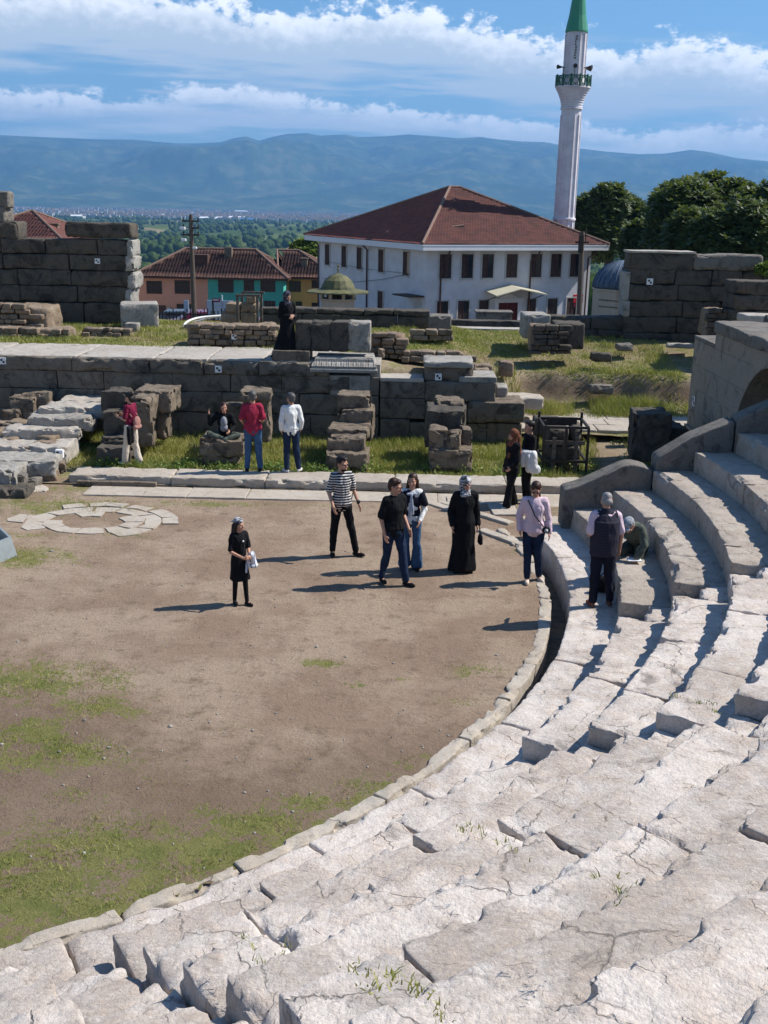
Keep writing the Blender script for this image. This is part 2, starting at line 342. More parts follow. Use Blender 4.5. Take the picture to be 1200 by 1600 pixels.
def ground_mat(name, attr=True, dirt=(0.40, 0.305, 0.225), dirt2=(0.30, 0.215, 0.155), dark=(0.165, 0.115, 0.082), g1=(0.15, 0.185, 0.04), g2=(0.26, 0.255, 0.08)):
    g = G(name); p = g.pos(); dark2 = mix3(dark, dirt2, .4)
    n1 = g.noise(p, 0.55, 6, 0.62); n2 = g.noise(p, 3.2, 7, 0.7); n3 = g.noise(p, 22, 5, 0.75); n4 = g.noise(p, 90, 3, 0.7)
    c = g.mix(g.ramp(n1, 0.40, 0.60), dirt, dirt2); c = g.mix(g.ramp(n2, 0.50, 0.74, 0, 0.8), c, dark)
    c = g.mix(g.ramp(n3, 0.52, 0.75, 0, 0.6), c, dark); c = g.mix(g.ramp(n3, 0.22, 0.40, 0.45, 0), c, mix3(dirt, (0.6, 0.52, 0.43), 0.6))
    c = g.mix(g.ramp(n4, 0.55, 0.8, 0, 0.35), c, (0.52, 0.46, 0.39)); c = g.mix(g.ramp(g.noise(g.pos((1, 1.5, 1)), 42, 6, 0.8), 0.54, 0.66, 0, 0.62), c, mix3(dark, (.05, .035, .02), .35)); c = g.mix(g.ramp(g.noise(g.pos((.7, 1.6, 1)), 7.5, 6, 0.75, .6), 0.53, 0.66, 0, 0.5), c, dark2)
    if attr:
        d = g.n('ShaderNodeAttribute', attribute_name='soil'); c = g.mix(g.ramp(g.math('ADD', d.outputs['Fac'], g.math('SUBTRACT', n2, 0.5)), 0.25, 0.8, 0, 0.6), c, dark)
        a = g.n('ShaderNodeAttribute', attribute_name='grass'); m = g.math('SUBTRACT', a.outputs['Fac'], g.math('MULTIPLY', g.ramp(g.noise(p, 2.1, 6, .7), .62, .36), 0.62)); m = g.math('ADD', m, g.math('MULTIPLY', g.math('SUBTRACT', n3, 0.5), 2.6)); m = g.math('ADD', m, g.math('MULTIPLY', g.math('SUBTRACT', g.noise(p, 7, 6, .75), 0.5), 1.4))
        gc = g.mix(g.ramp(n2, 0.35, 0.65), g1, g2); gc = g.mix(g.ramp(n4, 0.4, 0.7, 0, 0.6), gc, (0.05, 0.065, 0.018))
        c = g.mix(g.ramp(m, 0.28, 0.60, 0, 0.8), c, gc)
    g.color(c).rough(0.97); g.b.inputs['Specular IOR Level'].default_value = 0.05
    g.bump(g.math('ADD', n2, g.math('MULTIPLY', n3, 0.6)), 0.09, 0.7); g.bump(g.math('ADD', n4, g.noise(p, 42, 6, .8)), 0.016, 0.7); return g.m
M_DIRT = ground_mat('trodden_dirt'); M_TERR = ground_mat('terrace_soil', dirt=(0.36, 0.29, 0.20), dirt2=(0.27, 0.20, 0.13))
def leaf_mat(name, a, b, c):
    g = G(name); p = g.pos()
    col = g.mix(g.ramp(g.noise(p, 1.3, 5, 0.7), 0.35, 0.65), a, b); col = g.mix(g.ramp(g.noise(p, 9, 3, 0.7), 0.45, 0.7, 0, 0.7), col, c)
    g.color(col).rough(0.55); g.b.inputs['Specular IOR Level'].default_value = 0.35
    tr = g.n('ShaderNodeBsdfTranslucent'); g.set(tr.inputs[0], g.mix(0.5, col, (0.25, 0.32, 0.03))); ms = g.n('ShaderNodeMixShader'); ms.inputs[0].default_value = 0.25
    g.nt.links.new(g.b.outputs[0], ms.inputs[1]); g.nt.links.new(tr.outputs[0], ms.inputs[2]); g.nt.links.new(ms.outputs[0], g.nt.nodes['Material Output'].inputs[0])
    return g.m
M_GRASS = leaf_mat('meadow_grass', (0.21, 0.25, 0.05), (0.36, 0.34, 0.085), (0.46, 0.40, 0.17))
M_WEED = leaf_mat('leafy_weeds', (0.10, 0.18, 0.035), (0.16, 0.24, 0.05), (0.24, 0.28, 0.08))
M_LEAF = leaf_mat('chestnut_leaves', (0.038, 0.066, 0.018), (0.068, 0.10, 0.03), (0.14, 0.16, 0.06))
M_FARLEAF = leaf_mat('far_leaves', (0.035, 0.065, 0.02), (0.06, 0.095, 0.03), (0.10, 0.12, 0.04))
M_BRIGHTLEAF = leaf_mat('fresh_leaves', (0.09, 0.16, 0.02), (0.13, 0.2, 0.03), (0.2, 0.24, 0.06))
M_BARK = simple('bark', (0.10, 0.075, 0.055), nz=0.5)
M_WOODPOLE = simple('weathered_pole_wood', (0.14, 0.11, 0.085), nz=0.4, nscale=20)
M_TIMBER = simple('grey_timber', (0.16, 0.135, 0.11), nz=0.5, nscale=12, bump=0.01)
M_IRON = simple('rusty_iron', (0.055, 0.042, 0.035), 0.6, 0.5, 0.4, nz=0.5)
M_BLACK = simple('black_iron', (0.02, 0.02, 0.022), 0.5, 0.5)
M_PLASTER = simple('white_plaster', (0.66, 0.65, 0.67), 0.9, 0.2, nz=0.16, nscale=0.8, bump=0.006, bscale=30)
M_TRIM = simple('white_trim', (0.76, 0.76, 0.78), 0.7, nz=0.08)
M_SURR = simple('grey_window_surround', (0.50, 0.49, 0.47), 0.8, nz=0.1)
M_GLASS = simple('dark_window_glass', (0.02, 0.022, 0.026), 0.12, 0.6)
M_BROWNFR = simple('brown_window_frame', (0.07, 0.03, 0.022), 0.5, 0.4)
M_TILE = simple('red_clay_tile', (0.165, 0.064, 0.052), 0.85, c2=(0.095, 0.045, 0.04), nz=0.5, nscale=1.6, bump=0.01, bscale=20)
M_TILE2 = simple('old_clay_tile', (0.125, 0.062, 0.047), 0.9, c2=(0.06, 0.038, 0.033), nz=0.5, nscale=1.4, bump=0.01, bscale=20)
M_RIDGE = simple('pale_ridge_mortar', (0.24, 0.155, 0.12), 0.9, nz=0.3)
M_PEACH = simple('peach_render', (0.66, 0.34, 0.235), 0.9, nz=0.10, nscale=1.0)
M_TEAL = simple('turquoise_render', (0.085, 0.42, 0.35), 0.9, nz=0.10, nscale=1.0)
M_ORANGE = simple('orange_render', (0.70, 0.33, 0.12), 0.9, nz=0.10, nscale=1.0)
M_MINARET = simple('minaret_white_stone', (0.72, 0.69, 0.73), 0.8, c2=(0.58, 0.53, 0.57), nz=0.2, nscale=0.9)
M_GREEN = simple('minaret_green_sheet', (0.055, 0.28, 0.165), 0.45, 0.4, nz=0.15)
M_RAIL = simple('balcony_green_grille', (0.04, 0.12, 0.085), 0.6)
M_BLUEDOME = simple('blue_lead_dome', (0.10, 0.145, 0.21), 0.6, 0.3, nz=0.3)
M_OCHRE = simple('mossy_lead_dome', (0.15, 0.14, 0.06), 0.7, c2=(0.07, 0.078, 0.045), nz=0.4, nscale=3)
M_CREAM = simple('cream_render', (0.52, 0.44, 0.35), 0.9, nz=0.15)
M_AWNING = simple('pale_awning_sheet', (0.50, 0.47, 0.36), 0.6, nz=0.15)
M_REDSIGN = simple('red_sign_paint', (0.55, 0.02, 0.03), 0.5); M_MAROON = simple('maroon_sign_paint', (0.16, 0.015, 0.04), 0.5)
M_WHITEP = simple('white_paint', (0.8, 0.8, 0.8), 0.6); M_BLKP = simple('black_paint', (0.015, 0.015, 0.015), 0.7)
M_BLUEPANEL = simple('pale_blue_panel', (0.42, 0.50, 0.62), 0.6, nz=0.1)
M_METAL = simple('brushed_grey_metal', (0.32, 0.36, 0.37), 0.45, 0.5, 0.3, nz=0.15)
M_CARRED = simple('wine_red_car_paint', (0.16, 0.008, 0.03), 0.25, 0.6); M_CARGREY = simple('grey_car_paint', (0.06, 0.065, 0.07), 0.3, 0.6)
M_TYRE = simple('tyre_rubber', (0.015, 0.015, 0.015), 0.8)
M_ASPH = simple('street_asphalt', (0.10, 0.098, 0.095), 0.9, nz=0.2)
M_HOSE = simple('white_hose', (0.75, 0.75, 0.73), 0.5)
M_SKIN = simple('skin', (0.50, 0.27, 0.185), 0.6, 0.3, nz=0.08, nscale=20); M_SKIN2 = simple('tanned_skin', (0.40, 0.20, 0.13), 0.6, 0.3, nz=0.08, nscale=20)
M_LIP = simple('lips', (0.34, 0.09, 0.08), 0.5); M_EYE = simple('dark_eye', (0.02, 0.015, 0.012), 0.3, 0.5)
def hair(name, c):
    g = G(name); p = g.pos((1, 1, 0.12), obj=True); g.color(g.mix(g.noise(p, 90, 3), c, tuple(x * 0.45 for x in c))).rough(0.45); g.bump(g.noise(p, 90, 3), 0.006, 0.8); return g.m
H_BLACK, H_BROWN, H_GREY, H_SALT = hair('black_hair', (0.022, 0.016, 0.014)), hair('brown_hair', (0.055, 0.025, 0.016)), hair('grey_hair', (0.36, 0.34, 0.33)), hair('dark_grey_hair', (0.13, 0.125, 0.12))
C_BLACK, C_NAVY, C_JEANS, C_DKJEANS = cloth('black_cloth', (0.012, 0.012, 0.014)), cloth('navy_cloth', (0.016, 0.017, 0.030)), cloth('blue_denim', (0.055, 0.115, 0.22)), cloth('dark_denim', (0.018, 0.032, 0.068))
C_MAROON, C_WINE, C_WHITE, C_CREAM = cloth('crimson_cloth', (0.34, 0.03, 0.065)), cloth('wine_cloth', (0.20, 0.018, 0.05)), cloth('white_cloth', (0.74, 0.74, 0.72), nz=0.08), cloth('cream_cloth', (0.62, 0.53, 0.44), nz=0.1)
C_PINK, C_GREY, C_OLIVE, C_BROWN = cloth('pale_pink_cloth', (0.68, 0.52, 0.58), nz=0.08), cloth('grey_cloth', (0.30, 0.31, 0.35)), cloth('olive_grey_cloth', (0.10, 0.115, 0.095)), cloth('rust_brown_cloth', (0.19, 0.075, 0.045))
C_BAG, C_BLUEW, C_SHOE, C_SHOEW = cloth('dusty_pink_bag', (0.42, 0.21, 0.18)), cloth('pale_blue_shawl', (0.5, 0.54, 0.64)), cloth('dark_shoe', (0.02, 0.018, 0.018)), cloth('pale_shoe', (0.66, 0.64, 0.63))
def striped(name, a, b, scale, axis=(0, 0, 1), width=0.5, dist=0.0):
    g = G(name); p = g.pos(obj=True); sp = g.n('ShaderNodeVectorMath', operation='DOT_PRODUCT'); g.set(sp.inputs[0], p); sp.inputs[1].default_value = axis
    v = g.math('ADD', sp.outputs['Value'], g.math('MULTIPLY', g.noise(p, 6, 2), dist)); f = g.math('FRACT', g.math('MULTIPLY', v, scale))
    g.color(g.mix(g.math('GREATER_THAN', f, width), a, b)).rough(0.9); g.bump(g.noise(g.pos((1, 1, .4), obj=True), 12, 3, 0.5, 1), 0.02, 0.8); return g.m
C_STRIPE = striped('black_white_striped_cloth', (0.012, 0.012, 0.014), (0.62, 0.6, 0.58), 22, width=0.55)
C_SHAWL = striped('grey_striped_shawl', (0.62, 0.63, 0.68), (0.16, 0.18, 0.26), 16, (1, 0.2, 0.1), 0.7, 0.08)
C_QUILT = striped('quilted_navy', (0.022, 0.021, 0.036), (0.035, 0.033, 0.050), 22, (0, 0, 1), 0.86)
def patterned(name, a, b, scale, thr=0.5):
    g = G(name); g.color(g.mix(g.ramp(g.noise(g.pos(obj=True), scale, 4, 0.6, 1.5), thr - 0.05, thr + 0.05), a, b)).rough(0.85); return g.m
C_SCARF = patterned('black_white_scarf', (0.03, 0.03, 0.035), (0.55, 0.54, 0.56), 17, 0.50); C_SCARF2 = patterned('dark_patterned_scarf', (0.02, 0.02, 0.035), (0.30, 0.30, 0.36), 26, 0.60)
C_CAP = patterned('plaid_cap', (0.16, 0.18, 0.20), (0.42, 0.44, 0.47), 24, 0.5)
M_PLAIN = None
# ------------------------------------------------------------------ ground
CX, CY = -8.72, 17.24                                    # centre of the orchestra circle
def rowr(k): return 12.15 + 0.7129 * k
def rowz(k): return 0.64 + 0.3757 * k
def smooth(a, b, x):
    t = np.clip((x - a) / (b - a), 0, 1); return t * t * (3 - 2 * t)
def grid_mesh(name, xs, ys, zf, mat, attrs=None, mask=None):
    X, Y = np.meshgrid(xs, ys, indexing='ij'); Z = zf(X.ravel(), Y.ravel()); V = np.stack([X.ravel(), Y.ravel(), Z], 1)
    nx, ny = len(xs), len(ys); i, j = np.meshgrid(np.arange(nx - 1), np.arange(ny - 1), indexing='ij'); v = (i * ny + j).ravel()
    Q = np.stack([v, v + ny, v + ny + 1, v + 1], 1)
    if mask is not None:
        c = V[Q].mean(1); Q = Q[mask(c[:, 0], c[:, 1])]
    o = mesh_obj(name, V, Q, mat)
    if attrs:
        for nm, fn in attrs.items():
            a = o.data.attributes.new(nm, 'FLOAT', 'POINT'); a.data.foreach_set('value', np.asarray(fn(X.ravel(), Y.ravel()), dtype=np.float32))
    return o
GB = []     # grass patches on the orchestra: photo px, py, radius x, radius y (metres), strength
for px, py, rx, ry, st in [(60, 1400, 1.9, 1.3, 1.0), (200, 1345, 1.7, .9, 1.0), (330, 1330, 1.4, .6, .95), (440, 1290, 1.1, .45, .9), (500, 1255, .7, .3, .7), (40, 1060, 1.4, .7, 1.0), (10, 1150, 1.0, .6, .9), (150, 1105, .9, .45, .7), (90, 1180, 1.0, .5, .8), (130, 1245, .5, .3, .5),
        (470, 1260, .6, .3, .65), (340, 1265, .5, .3, .55), (505, 1036, .35, .2, .9), (495, 1040, .3, .2, .6), (562, 1069, .22, .12, .6), (632, 1060, .2, .12, .55), (742, 1047, .45, .3, .6), (705, 1095, .4, .2, .5), (655, 1185, .5, .2, .6), (590, 1225, .6, .2, .6),
        (325, 1115, .3, .15, .5), (385, 1133, .3, .15, .45), (250, 1225, .3, .15, .5), (80, 790, 2.0, .8, .8), (20, 870, 1.4, .7, .9), (170, 765, 2.0, .5, .8), (330, 785, 1.6, .35, .6), (520, 790, 1.6, .25, .45), (200, 835, .6, .2, .6), (60, 835, 1., .3, .5), (810, 855, .3, .5, .55), (840, 870, .2, .3, .3)]:
    q = at(px, py); GB.append((q.x, q.y, rx, ry, st))
def grass_mask(x, y):
    m = np.zeros_like(x)
    for cx, cy, rx, ry, st in GB: m = np.maximum(m, min(1, st * 1.15) * np.exp(-((x - cx) / rx) ** 2 - ((y - cy) / ry) ** 2))
    r = np.hypot(x - CX, y - CY); a = np.degrees(np.arctan2(y - CY, x - CX))
    m = np.maximum(m, 0.62 * np.exp(-((r - 10.9) / 0.35) ** 2) * smooth(-32, -40, a))
    return m
def soil_mask(x, y):
    r = np.hypot(x - CX, y - CY)
    return np.clip(np.exp(-((x + 5.5) / 3.2) ** 2 - ((y - 10.6) / 2.6) ** 2) * 0.9 + 0.6 * smooth(9.0, 11, r) * smooth(14, 10, y) + .35 * smooth(13.5, 9, y), 0, 1)
def orch_z(x, y):
    P = np.stack([x, y, x * 0], 1); return fbm(P * 0.35, 3, 3) * 0.035 + fbm(P * 3, 5, 3) * 0.012 - 0.012
o = grid_mesh('orchestra_ground', np.arange(-20, 2.7, 0.09), np.arange(3.5, 23.0, 0.09), orch_z, M_DIRT, {'grass': grass_mask, 'soil': soil_mask},
              mask=lambda x, y: (np.hypot(x - CX, y - CY) < 11.10) | ((y > 19.0) & (x < 3.4)))
tag(o, kind='structure')
# parodos floor right of the orchestra (pale beaten earth and old paving)
def low_z(x, y):
    P = np.stack([x, y, x * 0], 1)
    return 0.03 + 0.10 * smooth(22.9, 24.0, y) + fbm(P * 0.8, 8, 4) * 0.05
def strip_grass(x, y):
    P = np.stack([x, y, x * 0], 1); m = 0.85 + fbm(P * 0.7, 2, 3) * 0.5
    path = np.exp(-((x - (4.95 + 0.12 * (y - 24))) / 0.42) ** 2) * smooth(29.5, 28, y)         # trodden path between cage and block
    return np.clip(m - 1.5 * path, 0, 1) * smooth(22.8, 23.6, y) * smooth(6.9, 6.2, x) 
o = grid_mesh('parodos_ground', np.arange(2.4, 14.0, 0.12), np.arange(19.0, 33.0, 0.12), low_z, M_TERR, {'grass': strip_grass, 'soil': lambda x, y: x * 0}); tag(o, kind='structure')
o = grid_mesh('grass_strip_ground', np.arange(-20, 2.52, 0.12), np.arange(22.95, 28.6, 0.12), lambda x, y: low_z(x, y), M_TERR, {'grass': strip_grass, 'soil': lambda x, y: x * 0}); tag(o, kind='structure')
# terrace behind the stage wall, with the dug-out bank on the right
def terr_z(x, y):
    P = np.stack([x, y, x * 0], 1)
    right = smooth(1.3, 2.6, x + fbm(P * .5, 4, 3) * .8)
    zr = 1.38 + 0.5 * smooth(32.5, 36.5, y)
    zl = 2.02 - 0.35 * smooth(-1.5, 2.2, x) * smooth(36, 31, y)
    top = zl * (1 - right) + zr * right
    edge = 31.9 + 0.25 * fbm(P * .6, 9, 3) * 2 - 3.4 * (1 - smooth(1.6, 3.6, x))
    bank = smooth(edge - 0.55, edge, y)
    low = 0.32 + 0.22 * smooth(30.2, 31.4, y)
    return low * (1 - bank) + top * bank + fbm(P * 1.1, 6, 4) * 0.08 + fbm(P * 4.5, 7, 3) * 0.03
def terr_grass(x, y):
    P = np.stack([x, y, x * 0], 1); m = 0.72 + fbm(P * 0.45, 12, 4) * 0.9
    z = terr_z(x, y); bankd = np.exp(-((z - 0.95) / 0.28) ** 2) * (x > 1.5)
    bare = np.exp(-((x + 5.2) / 1.0) ** 2 - ((y - 32.2) / 1.6) ** 2) * 0.8 + np.exp(-((x - 0.3) / 1.3) ** 2 - ((y - 30.6) / .9) ** 2) + .6 * np.exp(-((x - 3.6) / 1.6) ** 2 - ((y - 33) / .7) ** 2)
    return np.clip(m - 0.75 * bankd - bare, 0, 1)
o = grid_mesh('terrace_ground', np.arange(-20, 14, 0.15), np.arange(29.6, 38.6, 0.12), terr_z, M_TERR, {'grass': terr_grass, 'soil': lambda x, y: np.exp(-((terr_z(x, y) - 0.95) / 0.3) ** 2) * (x > 1.5)},
              mask=lambda x, y: (y > 30.0) | (x > -1.5)); tag(o, kind='structure')
o = grid_mesh('bank_ground', np.arange(-1.9, 7.6, 0.12), np.arange(28.1, 30.05, 0.12), terr_z, M_TERR, {'grass': terr_grass, 'soil': lambda x, y: x * 0}); tag(o, kind='structure')
# one sheet from under the theatre down to the plain and out to the mountains
def hill_z(x, y):
    pts_y = [-80, 37, 39, 45, 52, 60, 80, 105, 130, 250, 500, 900, 20000]; pts_z = [-0.9, -0.9, 1.15, 0.5, -0.75, -1.6, -2.4, -6.6, -10, -30, -52, -60, -60]
    z = np.interp(y, pts_y, pts_z); P = np.stack([x / 300, y / 300, x * 0], 1)
    z = z + smooth(5, 45, x) * smooth(40, 60, y) * smooth(220, 110, y) * (2.5 + (y > 80) * 0.0)
    return z + fbm(P, 3, 4) * 14 * smooth(150, 700, y) * smooth(4000, 2500, y)
ys = np.concatenate([np.arange(-70, 36, 6), np.arange(36, 42, .5), np.arange(42, 140, 3), np.geomspace(140, 18500, 110)])
def build_land():
    t = np.linspace(-1, 1, 161); V = []
    for y in ys:
        w = 60 + 0.72 * max(y, 0); V.append(np.stack([t * w, np.full_like(t, y), t * 0], 1))
    V = np.concatenate(V); V[:, 2] = hill_z(V[:, 0], V[:, 1]); n = len(t); m = len(ys)
    i, j = np.meshgrid(np.arange(m - 1), np.arange(n - 1), indexing='ij'); v = (i * n + j).ravel(); Q = np.stack([v, v + 1, v + n + 1, v + n], 1)
    g = G('plain_fields'); p = g.pos(); vo = g.n('ShaderNodeTexVoronoi'); g.set(vo.inputs['Vector'], g.pos((1, 0.45, 0))); vo.inputs['Scale'].default_value = 0.0075
    sp = g.n('ShaderNodeSeparateColor'); g.nt.links.new(vo.outputs['Color'], sp.inputs[0])
    c = g.mix(sp.outputs[0], (0.045, 0.075, 0.022), (0.085, 0.115, 0.035)); c = g.mix(g.ramp(sp.outputs[1], 0.83, 0.86), c, (0.26, 0.20, 0.12)); c = g.mix(g.ramp(sp.outputs[2], 0.6, 0.62, 0, .8), c, (0.12, 0.15, 0.045))
    c = g.mix(g.ramp(g.noise(p, 0.012, 6, 0.7), 0.4, 0.6, 0, 0.6), c, (0.03, 0.05, 0.018))
    sy = g.n('ShaderNodeSeparateXYZ'); g.nt.links.new(p, sy.inputs[0])
    c = g.mix(g.ramp(sy.outputs[1], 110, 200, 1, 0), c, g.mix(g.ramp(g.noise(p, 0.5, 5), .4, .6), (0.10, 0.097, 0.09), (0.15, 0.13, 0.10)))
    g.color(c).rough(1.0); g.b.inputs['Specular IOR Level'].default_value = 0.0
    return tag(mesh_obj('ground', V, Q, g.m), kind='structure')
build_land()
# ------------------------------------------------------------------ the seating bowl
def cstone(name, a0, a1, r0, r1, z0, z1, mat, parent, res=0.06, gap=0.006, dr=0.0, dz=0.0, tilt=0.0, **k):
    rm = (r0 + r1) / 2; L = R(abs(a1 - a0)) * rm - 2 * gap
    p, q = stone_geo(L, r1 - r0, z1 - z0, res=res, **k); am = R((a0 + a1) / 2)
    th = am - p[:, 0] / rm; r = rm + p[:, 1] + dr
    z = (z0 + z1) / 2 + p[:, 2] + dz + tilt * p[:, 0]
    V = np.stack([CX + r * np.cos(th), CY + r * np.sin(th), z], 1)
    return mesh_obj(name, V, q, mat, parent, 'sharp')
rs = random.Random(7)
ORD = ['lowest', 'second', 'third', 'fourth', 'fifth', 'sixth', 'seventh', 'eighth', 'ninth', 'tenth', 'eleventh', 'twelfth']
WEDGES = [(10.6, -12.4, 'between the sloping wing wall and first stair aisle', 8),
          (-15.1, -34.2, 'between the first and second stair aisles', 9),
          (-36.9, -57.1, 'between the second and third stair aisles', 10),
          (-59.8, -80.0, 'beyond the third stair aisle at lower left', 9)]
def at_az(r, a, z=0): return (CX + r * math.cos(R(a)), CY + r * math.sin(R(a)), z)
def seat_row(w, k):
    a1, a0, wn, kmax = WEDGES[w]; r0, z1 = rowr(k), rowz(k)
    if w == 0: a1 = math.degrees(math.asin(min(0.99, (19.62 - CY) / r0))) if k < 6 else 2.0
    t = thing('seat_row', f'{ORD[k]} marble seat row, {wn}', 'seat row', at_az(r0 + .35, (a0 + a1) / 2, z1 - 0.4), R((a0 + a1) / 2), 'curved marble seat rows of the theatre')
    a = a1
    while a > a0 + 0.3:
        La = math.degrees((rs.uniform(1.8, 3.2) if w == 0 else rs.uniform(1.3, 3.0)) / (r0 + .35)); b = a - La
        if b < a0 + math.degrees(0.6 / r0): b = a0
        d = math.hypot(at_az(r0, (a + b) / 2)[0], at_az(r0, (a + b) / 2)[1])          # distance from the camera
        res = 0.085 if d > 15 else 0.055 if d > 10 else 0.036 if d > 6 else 0.024
        worn = 1.0 if w >= 2 else 0.25 + .05 * k
        if w == 1: worn = 0.9
        SEED[0] += 1
        cstone('seat_block', a, b, r0, r0 + 0.80, z1 - 0.62, z1, M_MARBLE if w else M_TIER, t, res=res, rnd=0.012 + 0.010 * worn, amp=0.007 + 0.003 * worn, chip=0.9 + 0.8 * worn, seed=SEED[0],
               dr=rs.uniform(-.012, .012) * worn, dz=rs.uniform(-.010, .010) * worn, tilt=rs.uniform(-.006, .006), gap=0.003 + 0.006 * rs.random())
        a = b
for w in range(4):
    for k in range(WEDGES[w][3]): seat_row(w, k)
# stair aisles: a half-height step notched into the front half of every row
for i, (a1, a0, nm, kmax) in enumerate([(-12.4, -15.1, 'nearest the sloping wing wall', 8), (-34.2, -36.9, 'in the middle of the bowl', 9), (-57.1, -59.8, 'at the lower left of the bowl', 10)]):
    t = thing('stair_aisle', f'narrow worn stair aisle climbing between the seat rows, {nm}', 'steps', at_az(12.1, (a0 + a1) / 2, .2), R((a0 + a1) / 2), 'stair aisles through the seating')
    for k in range(kmax):
        for h in range(2):
            SEED[0] += 1; r0 = rowr(k) + h * 0.356; z1 = rowz(k) - (0.188 if h == 0 else 0.006)
            if k == 0 and h == 0: z1 -= 0.02
            cstone('step', a1, a0, r0, r0 + 0.42 + .1 * h, z1 - 0.55, z1, M_MARBLE, t, res=0.05, rnd=0.03, amp=0.02, chip=1.2, seed=SEED[0], gap=0.012)
# podium ring (the walk below the first row), gutter and orchestra kerb
def ring(name, label, cat, group, part, r0, r1, z0, z1, amax, amin, lmin, lmax, mat, **k):
    t = thing(name, label, cat, at_az(r0, (amax + amin) / 2, 0), R((amax + amin) / 2), group); a = amax
    while a > amin:
        b = max(amin, a - math.degrees(rs.uniform(lmin, lmax) / r0)); SEED[0] += 1
        cstone(part, a, b, r0, r1, z0, z1, mat, t, seed=SEED[0], dr=rs.uniform(-.012, .012), dz=rs.uniform(-.006, .006), **k); a = b
    return t
ring('podium_walk', 'broad pale stone walk ringing the orchestra below the lowest seat row', 'walkway', None, 'paving_block', 11.43, 12.30, -0.42, 0.24, 13, -84, 1.3, 2.4, M_MARBLE, res=0.05, rnd=0.03, amp=0.016, chip=0.7, gap=0.004)
ring('orchestra_kerb', 'narrow curved kerb of flat stones between dirt floor and gutter', 'kerb', None, 'kerb_stone', 10.99, 11.18, -0.4, 0.022, 16, -84, 0.9, 1.9, M_CURB, res=0.04, rnd=0.018, amp=0.022, chip=1.2, gap=0.004)
def gut():
    a = np.radians(np.linspace(18, -86, 140)); V = []; Q = []
    for i, t in enumerate(a):
        for r in (11.1, 11.6): V.append((CX + r * math.cos(t), CY + r * math.sin(t), -0.30))
    for i in range(len(a) - 1): Q.append((2 * i, 2 * i + 2, 2 * i + 3, 2 * i + 1))
    tag(mesh_obj('gutter_floor', V, Q, simple('gutter_silt', (0.20, 0.165, 0.12), 0.95, nz=0.4)), kind='structure')
gut()
# sloping wing wall that ends the seat rows (face on Y = 19.6)
wing = thing('wing_wall', 'grey sloping wing wall with rounded coping stones closing the seat rows', 'wall', (4.2, 19.9, 0))
def prism_y(name, prof, y0, y1, mat, parent, seed=1, amp=0.012, res=0.08, rnd=0.05):
    """outline in x-z pushed through y0..y1: a stone_geo box bent onto the outline given as (x, zbottom, ztop)"""
    xs = [p[0] for p in prof]; P, Q = stone_geo(2, 2, 2, res=0.09, rnd=0.12, amp=0, seed=seed)
    u = (P[:, 0] + 1) / 2; x = xs[0] + u * (xs[-1] - xs[0]); zb = np.interp(x, xs, [p[1] for p in prof]); zt = np.interp(x, xs, [p[2] for p in prof])
    z = zb + (P[:, 2] + 1) / 2 * (zt - zb); y = y0 + (P[:, 1] + 1) / 2 * (y1 - y0); V = np.stack([x, y, z], 1)
    V += np.stack([fbm(V * 2.2, 1), fbm(V * 2.2, 2), fbm(V * 2.2, 3)], 1) * amp
    return mesh_obj(name, V, Q, mat, parent)
prism_y('coping_stone', [(3.02, 0.22, 0.98), (3.3, 0.22, 1.07), (4.10, 0.4, 1.46), (4.25, 0.5, 1.50), (4.45, 0.6, 1.46), (4.64, .7, 1.40)], 19.62, 20.12, M_GREY, wing, 3)
prism_y('coping_stone', [(4.70, 0.6, 1.62), (5.33, 0.8, 2.04), (6.06, 1.1, 2.36)], 19.64, 20.14, M_GREY, wing, 5)
prism_y('coping_stone', [(6.09, 1.1, 2.38), (6.6, 1.3, 2.62), (7.6, 1.6, 3.10)], 19.64, 20.14, M_GREY, wing, 9)
prism_y('coping_stone', [(7.63, 1.6, 3.12), (8.6, 2.1, 3.62), (9.6, 2.6, 4.10)], 19.64, 20.14, M_GREY, wing, 10)
for x0, x1, z1 in [(3.1, 4.66, .45), (4.66, 6.1, 1.0), (6.1, 7.7, 1.5), (7.7, 9.6, 2.2)]:
    SEED[0] += 1; stone('wall_block', ((x0 + x1) / 2, 19.9, z1 / 2), (x1 - x0 - .01, 0.42, z1 + .3), M_GREY, wing, seed=SEED[0], res=.1)
# ------------------------------------------------------------------ kerb step and paving in front of the stage
step = thing('stage_kerb', 'long low kerb step of worn slabs between dirt floor and grass strip', 'step', (-2, 23.4, 0))
x = -7.3
while x < 4.6:
    L = rs.uniform(1.5, 3.0); SEED[0] += 1
    stone('kerb_slab', (x + L / 2, 23.42, 0.09), (L - 0.015, 0.84 + rs.uniform(-.05, .05), 0.24), M_STEP, step, seed=SEED[0], res=0.06, rnd=0.022, amp=0.014, chip=1.3); x += L
stone('kerb_slab', (-6.2, 22.92, 0.05), (1.75, 0.12, 0.12), M_BROWN, step, seed=77, res=0.06)
pv = thing('paving_strip', 'flat strip of pale sandy paving slabs running along the stage kerb', 'paving', (-2, 22.5, 0)); x = -6.75
while x < 3.4:
    L = rs.uniform(1.2, 2.6); SEED[0] += 1
    stone('paving_slab', (x + L / 2, 22.52, -0.03), (L - 0.012, 0.78, 0.085), M_CURB, pv, seed=SEED[0], res=0.08, rnd=0.015, amp=0.008); x += L
